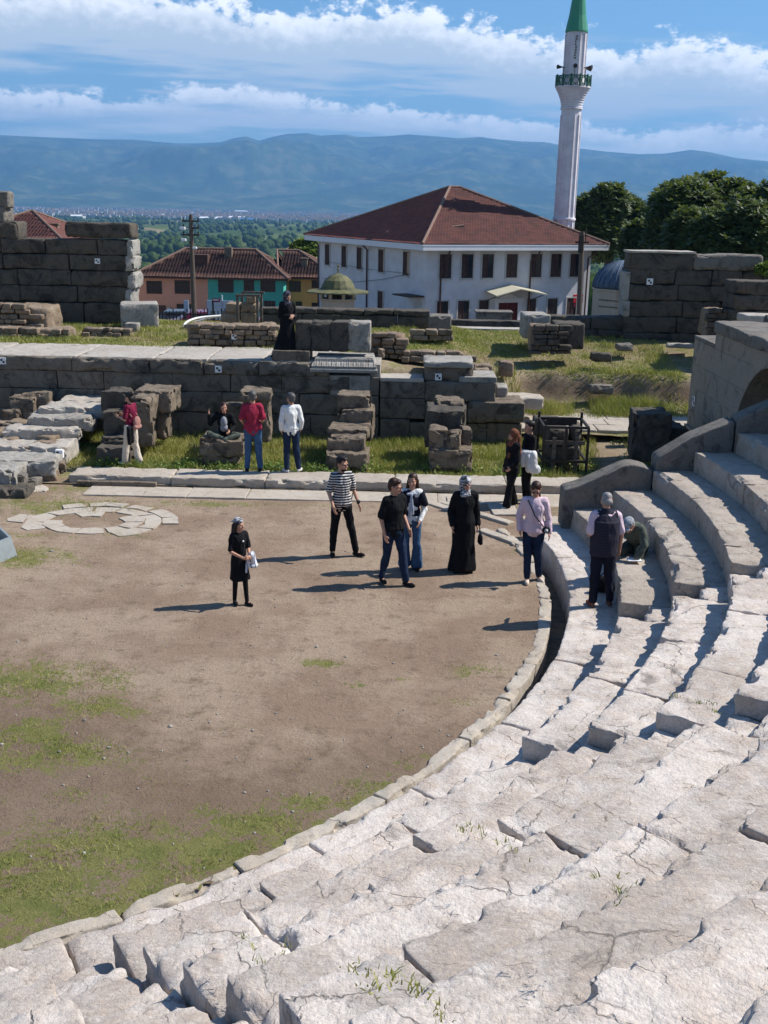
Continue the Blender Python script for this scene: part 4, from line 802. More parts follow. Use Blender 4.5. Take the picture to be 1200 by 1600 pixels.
# ------------------------------------------------------------------ vault of the side passage on the right (face looks left)
vt = thing('vaulted_passage', 'massive round-arched stone passage with grey streaks at the right edge', 'vault', (9, 23.5, 0))
XV = 7.12
def vault():
    yc, rad, zs, y1, y0, zt, xe = 21.0, 2.24, .88, 27.0, 18.25, 3.36, 12.5; ro = 2.46
    def prismx(name, poly, x0, x1, mat):
        n = len(poly); V = [(x0, y, z) for y, z in poly] + [(x1, y, z) for y, z in poly]; return mesh_obj(name, V, [tuple(range(n))[::-1], tuple(range(n, 2 * n))] + [(i, (i + 1) % n, n + (i + 1) % n, n + i) for i in range(n)], mat, vt, smooth=False)
    N = 9
    for i in range(N):
        a0, a1 = math.pi * i / N, math.pi * (i + 1) / N; g_ = .003
        prismx('arch_stone', [(yc + rad * math.cos(a), zs + rad * math.sin(a)) for a in np.linspace(a0 + g_, a1 - g_, 5)] + [(yc + (ro - .005) * math.cos(a), zs + (ro - .005) * math.sin(a)) for a in np.linspace(a1 - g_, a0 + g_, 5)], XV - .012, XV + 1.2, M_ARCH)
    def arc(z0, z1, sg): return [(yc + sg * math.sqrt(max(0, ro ** 2 - max(z - zs, 0) ** 2)), z) for z in np.linspace(z0, min(z1, zs + ro), 6)]
    for z0, z1, dx in [(-.2, .45, -.05), (.456, .9, -.07), (.906, 1.36, 0), (1.366, 1.86, 0), (1.866, 2.42, 0), (2.426, 3.0, 0), (3.006, 3.37, 0)]:
        ye = y1 if z1 < 3.1 else 25.2; a = arc(z0, z1, 1); ym = yc + ro + (ye - yc - ro) * rs.uniform(.35, .7)
        last = [] if a[-1][1] >= z1 - .001 else [(a[-1][0], z1)]
        prismx('wall_block', a + last + [(ym - .004, z1), (ym - .004, z0)], XV + dx, XV + 1.1, M_ARCH); prismx('wall_block', [(ym + .004, z0), (ym + .004, z1), (ye, z1), (ye, z0)], XV + dx + rs.uniform(-.006, .006), XV + 1.1, M_ARCH)
        a = arc(z0, z1, -1); last = [] if a[-1][1] >= z1 - .001 else [(a[-1][0] - .004, z1)]; prismx('wall_block', a + last + [(y0, z1), (y0, z0)], XV + dx, XV + 1.1, M_ARCH)
    # the barrel behind the ring, its flanks and the flat grey top with a cornice
    bm_ = MB(); n = 18
    for i in range(n):
        a0, a1 = math.pi * i / n, math.pi * (i + 1) / n
        P = [(XV + 1.15, yc + rad * math.cos(a0), zs + rad * math.sin(a0)), (XV + 1.15, yc + rad * math.cos(a1), zs + rad * math.sin(a1)), (xe, yc + rad * math.cos(a1), zs + rad * math.sin(a1)), (xe, yc + rad * math.cos(a0), zs + rad * math.sin(a0))]
        bm_.add(P, [(0, 1, 2, 3)])
    bm_.add([(xe - .5, yc - rad, -.3), (xe - .5, yc + rad, -.3), (xe - .5, yc + rad, 2.6), (xe - .5, yc - rad, 2.6)], [(0, 1, 2, 3)])
    bm_.build('barrel', M_ARCH, vt)
    for nm, yy0, yy1 in (('flank_wall', 25.19, 23.4), ('flank_wall', 18.27, 18.68)): prismx(nm, [(yy0, -.3), (yy1, -.3), (yy1, .9)] + ([(yc + ro, 1.2), (yc + ro, 2.2), (yc, 3.36)] if yy0 > 20 else [(yc - ro + .02, 1.2), (yc, 3.355)]) + [(yy0, 3.35)], XV + 1.11, xe, M_DARK)
    prismx('flank_wall', [(26.98, -.3), (25.21, -.3), (25.21, 2.98), (26.98, 2.98)], XV + 1.11, xe, M_DARK)
    p, q = stone_geo(xe - XV + .1, 6.98, .26, res=.14, rnd=.03, amp=.03, seed=41, chip=.6); mesh_obj('top_cornice', xf(p, ((xe + XV) / 2 - .0, 21.76, 3.49)), q, M_GREY, vt)
    p, q = stone_geo(1.3, 1.75, .10, res=.1, rnd=.02, amp=.02, seed=43); mesh_obj('ledge_slab', xf(p, (XV + .63, 26.1, 3.05)), q, M_GREY, vt)
    stone('parapet_rubble', (XV + 2.2, 26.1, 3.3), (1.6, .8, .7), M_DARK, vt, seed=88, res=.08, rnd=.08, amp=.08, chip=2)
    qv = Vector((XV - .004, 26.55, 1.55)); mk = MB().box(XV - .006, 26.46, 1.42, XV + .01, 26.66, 1.66).build('survey_target', M_WHITEP, vt); MB().box(XV - .010, 26.56, 1.54, XV - .006, 26.63, 1.63).box(XV - .010, 26.49, 1.45, XV - .006, 26.56, 1.54).build('black_squares', M_BLKP, mk)
vault()
# ------------------------------------------------------------------ terrace things
def wall_of(label, name, Y, x0, x1, rows, depth, mat, cat='wall', lmin=1.0, lmax=2.2, rnd=.03, chip=1.0, seed=1):
    """rows: photo y of the course boundaries from the top down (read at the wall's middle)"""
    q = atY((x0 + x1) / 2, rows[-1], Y); t = thing(name, label, cat, (q.x, q.y, q.z)); r = random.Random(seed); xm = (x0 + x1) / 2
    xa, xb = atY(x0, rows[0], Y).x, atY(x1, rows[0], Y).x
    for a, b in zip(rows, rows[1:]):
        zt, zb = atY(xm, a, Y).z, atY(xm, b, Y).z; x = xa
        while x < xb - .02:
            L = r.uniform(lmin, lmax); L = xb - x if xb - x - L < lmin * .6 else L; SEED[0] += 1
            stone('wall_block', (x + L / 2, Y + depth / 2, (zt + zb) / 2), (L - .015, depth + r.uniform(-.05, .03), zt - zb - .008), mat, t, seed=SEED[0], res=.13, rnd=rnd, amp=.03, chip=chip); x += L
    return t
lw = wall_of('tall blackened ashlar wall at the left with a taller broken left end', 'ruined_wall', 36.6, -60, 198, [373, 397, 421, 446, 472, 503, 530], 1.1, M_DARK, seed=3)
for a in [(100, 205, 348, 372, 36.6, 1.0, M_DARK), (-60, 27, 346, 374, 36.6, 1.0, M_DARK), (-60, 8, 322, 346, 36.7, .9, M_GREY), (-10, 12, 298, 324, 36.7, .6, M_GREY)]: fb('wall_block', *a[:6], a[6], lw, rnd=.08, chip=1.5, amp=.05)
for i, (a, b) in enumerate([(375, 400), (400, 425), (425, 450), (450, 478), (478, 505)]): fb('end_block', 198 - (i % 2) * 3, 207 + (i % 3) * 2, a, b, 36.55, 1.1, M_WHITE, lw, rnd=.06, chip=2, amp=.06)
marker(152, 408, 36.56, lw, .17)
tag(fb('squared_block', 182, 240, 475, 512, 35.2, 1.2, M_WHITE, None, rnd=.04, skew=.25, chip=.8), 'pale squared block at the right foot of the tall left wall', 'stone block')
tag(fb('squared_block', 195, 215, 505, 520, 34.5, .4, M_WHITE, None, rnd=.04), 'small pale block half sunk in the terrace grass', 'stone block')
def rubble(label, x0, x1, yt, yb, Y, depth, n, seed, smin=.22, smax=.6, slope=0.0, mat=None, cat='rubble wall', name='rubble_wall', core=True):
    q = atY((x0 + x1) / 2, yb, Y); t = thing(name, label, cat, (q.x, q.y, q.z)); r = random.Random(seed); xa, xb = atY(x0, yb, Y).x, atY(x1, yb, Y).x; zt, zb = atY((x0 + x1) / 2, yt, Y).z, atY((x0 + x1) / 2, yb, Y).z
    if core:
        p, qd = stone_geo((xb - xa) * .94, depth * .9, (zt - zb) * .93, res=.09, rnd=.12, amp=.10, seed=seed); mesh_obj('mortar_core', xf(p, ((xa + xb) / 2, Y + depth / 2 + .06, (zt + zb) / 2 - .03)), qd, M_RUBBLE, t)
    z = zb
    while z < zt - .05:
        h = r.uniform(.10, .19); x = xa + (r.uniform(0, .15) + abs(slope) * (z - zb) * (1 if slope > 0 else 0)); xe = xb - (abs(slope) * (z - zb) if slope < 0 else 0)
        while x < xe:
            L = r.uniform(smin, smax) * .8; SEED[0] += 1
            if r.random() > .06: stone('rubble_stone', (x + L / 2, Y + r.uniform(.02, .16), z + h / 2), (L - .02, r.uniform(.28, .4), h - .012), mat or (M_RUBBLE if r.random() < .7 else M_BROWN), t, rz=r.uniform(-.1, .1), seed=SEED[0], res=.07, rnd=.035, amp=.03)
            x += L
        z += h
    return t
rubble('ragged low wall of small coursed rubble in the middle of the terrace', 287, 432, 509, 546, 30.9, 1.5, 60, 21)
t_ = bpy.context.scene.objects['rubble_wall']; marker(366, 526, 30.86, t_, .16)
rubble('broken heap of layered rubble below the tall left wall', -30, 78, 478, 530, 33.6, 1.8, 60, 22, slope=-.8)
rubble('low crumbling rubble footing spreading in front of the left heap', -30, 108, 512, 538, 32.2, 1.0, 40, 23, slope=-.5)
rubble('flat remains of a rubble footing in the left terrace grass', 124, 196, 515, 527, 33.2, .9, 20, 24)
rubble('sloping rubble mound behind the carved base', 575, 632, 520, 560, 29.8, 1.0, 20, 25, slope=-.5)
rubble('flat broken stone footing between carved base and green terrace', 625, 728, 550, 566, 29.6, .9, 20, 26)
rubble('short stub of rubble wall under the long low wall', 640, 702, 517, 532, 33.8, .6, 20, 27)
rubble('eroded chunk of rubble masonry with a flat side, on the right of the terrace', 826, 872, 508, 553, 32.6, 1.1, 20, 28, mat=M_DARK)
rubble('narrow dark rubble stub standing against the right hand wall', 1100, 1160, 482, 530, 33.5, 1.0, 30, 31, mat=M_DARK)
for x0, x1, yt, yb, Y, d, m_, lab in [(866, 912, 505, 545, 33.0, .9, M_DARK, 'dark squared block beside the eroded masonry chunk'), (590, 600, 545, 560, 29.4, .4, M_RUBBLE, 'little upright stone beside the carved base'),
      (925, 958, 553, 566, 32.4, .5, M_DARK, 'dark flat stone at the top edge of the dug bank'), (965, 990, 538, 548, 34.0, .5, M_GREY, 'small grey stone on the right terrace grass'), (1045, 1085, 538, 545, 34.3, .5, M_SLAB, 'thin pale stone lying before the right hand wall'),
      (738, 768, 572, 592, 29.9, .6, M_RUBBLE, 'tan stone behind the white capping block'), (780, 803, 566, 590, 30.2, .5, M_RUBBLE, 'weathered tan stone at the left end of the bank top')]:
    tag(fb('loose_stone', x0, x1, yt, yb, Y, d, m_, None, rnd=.05, amp=.05, chip=1.4, res=.07), lab, 'stone')
# timber frame round a stack of squared stones
tf = thing('timber_frame', 'open frame of grey timber posts round a stack of tan stones', 'timber frame', tuple(atY(388, 505, 34.0)))
Yf = 34.0
for px in (371, 402):
    a = atY(px, 463, Yf); b = atY(px, 507, Yf)
    for dy, hz in ((0, 0), (.94, .02)): MB().box(a.x - .04, Yf - .04 + dy, b.z, a.x + .04, Yf + .04 + dy, a.z + hz).build('frame_post', M_TIMBER, tf)
a = atY(368, 463, Yf); b = atY(407, 466, Yf); MB().box(a.x, Yf - .05, a.z, b.x, Yf + .03, a.z + .07).build('frame_beam', M_TIMBER, tf); MB().box(a.x + .05, Yf + .9, a.z + .02, b.x, Yf + .97, a.z + .09).build('frame_beam', M_TIMBER, tf)
st = thing('stone_stack', 'stepped stack of tan squared stones inside the timber frame', 'stone stack', tuple(atY(375, 505, 34.3)))
for x0, x1, yt, yb in [(345, 372, 487, 507), (352, 374, 474, 488), (375, 400, 489, 507), (375, 401, 474, 490), (384, 399, 463, 475)]: fb('stone_block', x0, x1, yt, yb, 34.25, .7, M_RUBBLE, st, rnd=.04, chip=1.2)
# long low wall across the back of the terrace, both halves
wall_of('long low dark wall with a pale sunlit top along the middle of the terrace', 'low_wall', 37.0, 405, 672, [483, 492, 513], .8, M_DARK, seed=6, rnd=.03)
l2 = wall_of('low dark wall behind the eroded masonry chunk, left of the tall right wall', 'low_wall', 36.6, 858, 982, [495, 515, 526], .8, M_DARK, seed=7)
for x0, x1, yt, yb, Y, d, m_, lab in [(670, 705, 494, 530, 35.3, .9, M_GREY, 'grey squared block ending the long low wall'), (818, 860, 492, 530, 34.2, 1.3, M_WHITE, 'pale squared block with a hole at the right side of the terrace gap')]:
    tag(fb('squared_block', x0, x1, yt, yb, Y, d, m_, None, rnd=.05, chip=1.2, res=.06), lab, 'stone block')
wall_of('thin grey kerb wall seen through the gap before the white building', 'kerb_wall', 44, 700, 830, [501, 513], .5, M_DARK, seed=8, lmin=2, lmax=4)
tag(fb('marble_edging', 690, 830, 513.5, 517, 39.5, .7, M_SLAB, None, rnd=.03), 'pale flat edging stone lying across the gap in the terrace walls', 'edging stone')
sg = thing('sarcophagus', 'grey stone sarcophagus standing in front of the red door', 'sarcophagus', tuple(atY(773, 500, 52))); fb('sarcophagus_box', 745, 800, 490, 501, 52, 1.0, M_GREY, sg); fb('sarcophagus_rim', 743, 802, 487, 490, 51.95, 1.1, M_GREY, sg)
rw = wall_of('tall black ashlar wall with pale top slabs at the right', 'ruined_wall', 36.4, 982, 1215, [422, 446, 471, 497, 522, 540], 1.2, M_DARK, seed=9)
for a in [(984, 1085, 395, 422, 36.4, 1.1, M_DARK), (1083, 1192, 398, 423, 36.35, 1.1, M_GREY)]: fb('wall_block', *a[:6], a[6], rw, rnd=.08, chip=1.6, amp=.05)
fb('top_slab', 984, 1088, 392.5, 396, 36.38, 1.1, M_SLAB, rw, rnd=.02); fb('end_block', 975, 984, 470, 495, 36.35, 1.1, M_WHITE, rw, rnd=.04); fb('end_block', 977, 984, 425, 470, 36.35, 1.1, M_WHITE, rw, rnd=.04); marker(1015.5, 440, 36.36, rw, .2)
wall_of('dark wall returning toward the viewer above the vault', 'ruined_wall', 33.0, 1150, 1290, [440, 462, 486, 512, 540, 560], 1.2, M_DARK, seed=10)
tag(fb('squared_block', 1165, 1225, 493, 506, 30.6, .9, M_SLAB, None, rnd=.05), 'pale flat block lying on the dark masonry above the vault', 'stone block')
# ------------------------------------------------------------------ tiled roof faces
def tile_face(name, e0, e1, t0, t1, mat, parent, rib=.26, amp=.022, course=.38, cols=4):
    """corrugated clay tiles on the face with eave e0-e1 and upper edge t0-t1 (t0 may equal t1)"""
    e0, e1, t0, t1 = map(Vector, (e0, e1, t0, t1)); E = (e1 - e0); L = E.length; u = E / L
    def uv(p): d = p - e0; a = d.dot(u); return a, (d - u * a)
    a0, v0 = uv(t0); a1, v1 = uv(t1); H = v0.length; vn = v0 / H; nrm = u.cross(vn).normalized()
    if nrm.z < 0: nrm = -nrm
    n = max(8, int(L / rib * cols)); rows = max(3, int(H / course) * 2); s = np.linspace(0, L, n + 1); V = []; 
    vmax = np.where(s < a0, s / max(a0, 1e-6) * H, np.where(s > a1, (L - s) / max(L - a1, 1e-6) * H, H)); vmax = np.clip(vmax, 0, H)
    t = np.repeat(np.linspace(0, 1, rows // 2 + 1), 2)[1:-1] if rows > 3 else np.linspace(0, 1, 4)
    S = np.repeat(s[:, None], len(t), 1); T = t[None, :] * H; VV = np.minimum(T, vmax[:, None])
    saw = np.zeros(len(t)); saw[1::2] = -.035; saw[0::2] = .035
    D = amp * np.sin(S / rib * 2 * math.pi) + np.where(VV < vmax[:, None] - 1e-6, saw[None, :], 0) + (vnoise(np.stack([S.ravel() * 1.2, VV.ravel() * 2, S.ravel() * 0], 1), 3).reshape(S.shape) - .5) * .05
    P = np.array(e0)[None, None] + S[..., None] * np.array(u) + VV[..., None] * np.array(vn) + D[..., None] * np.array(nrm)
    m = len(t); i, j = np.meshgrid(np.arange(n), np.arange(m - 1), indexing='ij'); v = (i * m + j).ravel(); Q = np.stack([v, v + m, v + m + 1, v + 1], 1)
    o = mesh_obj(name, P.reshape(-1, 3), Q, mat, parent, smooth=False); return o
def hip_roof(parent, c, z0, z1, over, ridge, mat, rib=.26, course=.38, thick=.12, cols=4, fascia=None, left=None):
    """c: four wall corners counter-clockwise; ridge: two points (x,y)"""
    cen = sum((Vector(p) for p in c), Vector((0, 0))) / 4; e = []
    for i in range(4):
        p = Vector(c[i]); d1 = (p - Vector(c[i - 1])).normalized(); d2 = (p - Vector(c[(i + 1) % 4])).normalized(); e.append(p + (d1 + d2) * over)
    r0, r1 = Vector(ridge[0]), Vector(ridge[1]); E = [(*p, z0) for p in e]; A, B = (*r0, z1), (*r1, z1)
    # corner 0-1 front, 1-2 right, 2-3 back, 3-0 left; ridge r0 near corners 0/3, r1 near 1/2
    tile_face('roof', E[0], E[1], A, B, mat, parent, rib, course=course, cols=cols); tile_face('roof', E[1], E[2], B, B, mat, parent, rib, course=course, cols=cols)
    tile_face('roof', E[2], E[3], B, A, mat, parent, rib, course=course, cols=cols); tile_face('roof', E[3], E[0], A, A, left or mat, parent, rib, course=course, cols=cols)
    m = MB(); 
    for p, q in ((E[0], A), (E[1], B), (E[2], B), (E[3], A), (A, B)):
        if (Vector(p) - Vector(q)).length > .1: m.tube([Vector(p) + Vector((0, 0, .04)), Vector(q) + Vector((0, 0, .06))], .11, 6)
    m.build('ridge_tiles', M_RIDGE, parent)
    b = MB(); V = [Vector((*p[:2], z0 - .03)) for p in E] + [Vector((*p[:2], z0 - .03 - thick)) for p in E]; b.add(V, [(0, 1, 2, 3), (7, 6, 5, 4)] + [(i, i + 4, (i + 1) % 4 + 4, (i + 1) % 4) for i in range(4)]); b.build('eaves', fascia or M_BROWNFR, parent)
def wall_prism(name, c, z0, z1, mat, parent):
    m = MB(); V = [(*p, z0) for p in c] + [(*p, z1) for p in c]; m.add(V, [(i, (i + 1) % 4, (i + 1) % 4 + 4, i + 4) for i in range(4)]); m.add(V, [(4, 5, 6, 7)]); return m.build(name, mat, parent)
def face_matrix(p0, p1, z=0):
    """local x along the wall, local -y out of the wall"""
    d = (Vector(p1) - Vector(p0)).normalized(); return Matrix(((d.x, -d.y, 0, p0[0]), (d.y, d.x, 0, p0[1]), (0, 0, 1, z), (0, 0, 0, 1)))
M_CURT = simple('dull_red_curtain', (0.085, 0.05, 0.045), .9, nz=.4, nscale=4)
def window(parent, M, x, z, w, h, surround=None, frame=None, mull=1, trans=0, proud=.0):
    """x centre, z sill; stands on the wall plane y=0, outside is -y"""
    e = .10; f = MB()
    if surround is not None:
        s = MB(); s.box(x - w / 2 - e, -.06, z - e, x - w / 2, .02, z + h + e, M); s.box(x + w / 2, -.06, z - e, x + w / 2 + e, .02, z + h + e, M); s.box(x - w / 2, -.06, z + h, x + w / 2, .02, z + h + e, M); s.box(x - w / 2 - .04, -.10, z - e - .02, x + w / 2 + .04, .02, z, M)
        s.build('window_surround', surround, parent)
    t = .055; f.box(x - w / 2, -.04, z, x - w / 2 + t, .02, z + h, M); f.box(x + w / 2 - t, -.04, z, x + w / 2, .02, z + h, M); f.box(x - w / 2 + t, -.04, z, x + w / 2 - t, .02, z + t, M); f.box(x - w / 2 + t, -.04, z + h - t, x + w / 2 - t, .02, z + h, M)
    for k in range(mull): q = x - w / 2 + w * (k + 1) / (mull + 1); f.box(q - t / 2, -.035, z + t, q + t / 2, .015, z + h - t, M)
    if trans: f.box(x - w / 2 + t, -.03, z + h * trans - t / 2, x + w / 2 - t, .012, z + h * trans + t / 2, M)
    o = f.build('window', frame or M_BROWNFR, parent); MB().box(x - w / 2 + t, -.008, z + t, x + w / 2 - t, .01, z + h - t, M).build('pane', M_GLASS, o)
    if surround is not None: k = .42 if int(abs(x) * 7) % 2 else .8; MB().box(x - w / 2 + t, -.0125, z + t, x - w / 2 + t + (w - 2 * t) * k, -.009, z + h - t, M).build('curtain', M_CURT, o)
    return o
# ------------------------------------------------------------------ white two-storey building
def white_building():
    C0 = Vector((1.5, 80.0)); u = Vector((math.cos(R(28)), math.sin(R(28)))); v = Vector((-u.y, u.x)); LR, LL = 14.5, 19.6; zb, ze = -2.9, 3.25
    c = [C0, C0 + u * LR, C0 + u * LR + v * LL, C0 + v * LL]
    t = thing('white_building', 'white two-storey building with dark red hipped tile roof and grey-framed windows', 'building', (*(C0 + u * 8 + v * 9), zb), R(28)); c = [tuple(p) for p in c]
    wall_prism('wall', c, zb - 1.2, ze - .05, M_PLASTER, t); cen = C0 + u * LR / 2 + v * LL / 2
    hip_roof(t, c, ze + .22, 7.55, .95, [tuple(cen + u * .1), tuple(cen + u * 1.0)], M_TILE, .24, .42, .10, fascia=M_TRIM, left=simple('sun_brightened_red_tile', (0.25, 0.085, 0.068), 0.85, c2=(0.16, 0.065, 0.055), nz=0.5, nscale=1.6))  # left roof face: sunlight put into a brighter tile colour
    b = MB(); e = []
    for i in range(4):
        p = Vector(c[i]); d1 = (p - Vector(c[i - 1])).normalized(); d2 = (p - Vector(c[(i + 1) % 4])).normalized(); e.append((p + (d1 + d2) * .93, p + (d1 + d2) * .0))
    for i in range(4):
        p, q = e[i][0], e[(i + 1) % 4][0]; M = face_matrix(p, q); L = (q - p).length; b.box(0, 0, ze - .22, L, .06, ze + .09, M); b.box(0.07, .06, ze - .20, L - .07, .98, ze - .12, M)
    b.build('cornice', M_TRIM, t)
    MR = face_matrix(c[0], c[1]); ML = face_matrix(c[3], c[0])
    # right face: photo x of each window -> distance along the face
    def along(px, p0, d):
        r = ray(px, 420); a = r[0] / r[1]; s = (a * p0[1] - p0[0]) / (d[0] - a * d[1]); return s
    for px in (695.5, 729.5, 761.5, 799, 837, 868, 898):
        window(t, MR, along(px, C0, u), 1.02, .98, 1.72, M_SURR)
    for px, w in ((693, .95), (726, .95), (758, .85), (866, .9), (896, .9), (833, .8)): window(t, MR, along(px, C0, u), -2.55, w, 1.95, M_SURR)
    p3 = Vector(c[3]); dv = -v
    for px in (512, 538, 562, 596, 635): window(t, ML, along(px, p3, dv), 1.05, .95, 1.72, M_SURR)
    for px in (596, 520, 548): window(t, ML, along(px, p3, dv), -2.3, .95, 1.9, M_SURR)
    # entrance with red double door, stone frame and a pale tin awning
    s = along(796, C0, u); d = MB(); d.box(s - .85, -.05, -2.7, s - .02, .02, -.85, MR); d.box(s + .02, -.05, -2.7, s + .85, .02, -.85, MR); do = d.build('door', simple('red_door_paint', (0.11, 0.012, 0.012), .5, nz=.2), t)
    MB().box(s + .06, -.09, -1.85, s + .16, -.05, -1.75, MR).build('door_handle', M_METAL, do)
    f = MB(); f.box(s - 1.2, -.10, -2.7, s - .87, .02, -.8, MR); f.box(s + .87, -.10, -2.7, s + 1.2, .02, -.8, MR); f.box(s - 1.3, -.14, -.8, s + 1.3, .02, -.5, MR); f.add([MR @ Vector(p) for p in [(s - .9, -.1, -.49), (s + .9, -.1, -.49), (s, -.1, -.12), (s - .9, .02, -.49), (s + .9, .02, -.49), (s, .02, -.12)]], [(0, 1, 2), (5, 4, 3), (0, 2, 5, 3), (1, 4, 5, 2)]); f.build('door_frame', M_TRIM, t)
    a = MB(); a.add([MR @ Vector(p) for p in [(s - 2.1, -1.7, -.15), (s, -1.7, .32), (s + 2.4, -1.7, -.12), (s - 2.1, .01, .12), (s, .01, .55), (s + 2.4, .01, .10), (s - 2.1, -1.7, -.22), (s, -1.7, .25), (s + 2.4, -1.7, -.19), (s - 2.1, .01, .05), (s, .01, .48), (s + 2.4, .01, .03)]],
          [(0, 1, 4, 3), (1, 2, 5, 4), (9, 10, 7, 6), (10, 11, 8, 7), (6, 7, 1, 0), (7, 8, 2, 1), (0, 3, 9, 6), (2, 8, 11, 5)]); a.build('awning', M_AWNING, t)
    k = MB(); 
    for q in (s - 1.9, s + 2.1): k.tube([MR @ Vector((q, -1.5, -.2)), MR @ Vector((q, -.02, -.65))], .03, 6)
    k.build('awning_bracket', M_IRON, t)
    s2 = along(655, p3, dv); dd = MB().box(s2 - .6, -.04, -2.7, s2 + .5, .02, -.75, ML).build('door', M_SURR, t); aw = MB(); aw.box(s2 - 1.7, -1.3, -.32, s2 + .9, .01, -.22, ML); aw.build('awning', M_IRON, t)
    dp = MB()
    for px, MM, p0, dd_, z1 in ((575, ML, p3, dv, 3.1), (499, ML, p3, dv, 3.1), (688, MR, C0, u, 2.7), (828, MR, C0, u, 2.7), (929, MR, C0, u, 2.9)):
        q = along(px, p0, dd_); q = max(q, .12) if px == 688 else q; q = q if px != 929 else LR - .35; dp = MB(); dp.tube([MM @ Vector((q + .35, -.75, ze - .15)), MM @ Vector((q + .3, -.6, z1 - .1)), MM @ Vector((q, -.12, z1 - .45)), MM @ Vector((q, -.10, -2.8))], .065, 8); dp.build('downpipe', M_BROWNFR, t)

    q = along(941, C0, u) - .9
    MB().box(LR - 1.45, -.05, -.95, LR - .55, .01, -.35, MR).build('red_sign', M_REDSIGN, t); s_ = MB()
    for i in range(7): s_.box(LR - 1.38 + i * .12, -.056, -.62, LR - 1.31 + i * .12, -.05, -.52, MR)
    s_.build('sign_lettering', M_WHITEP, t); MB().box(LR - 1.4, -.05, -1.32, LR - 1.0, .01, -1.02, MR).build('small_plaque', M_MAROON, t)
    w = MB(); a_ = MR @ Vector((.1, -.3, .5)); w.tube([ML @ Vector((1.5, -.2, -.1)), ML @ Vector((8, -.3, .0)), ML @ Vector((13, -.2, .55)), ML @ Vector((17, -.1, 1.2))], .018, 5); w.tube([ML @ Vector((1.5, -.15, 1.35)), ML @ Vector((9, -.2, 1.15)), ML @ Vector((17, -.1, 1.22))], .014, 5); w.build('wall_cable', M_BLACK, t)
    ch = MB(); p = cen - v * 5 - u * 2.2; 
    lead = MB(); cc = C0 - v * .0 + u * 3.2 + v * 2.2; ch.tube([(cc.x, cc.y, 4.6), (cc.x + .9, cc.y + .3, 4.72)], .09, 6); ch.build('broken_ridge_tile', M_RIDGE, t)
white_building()
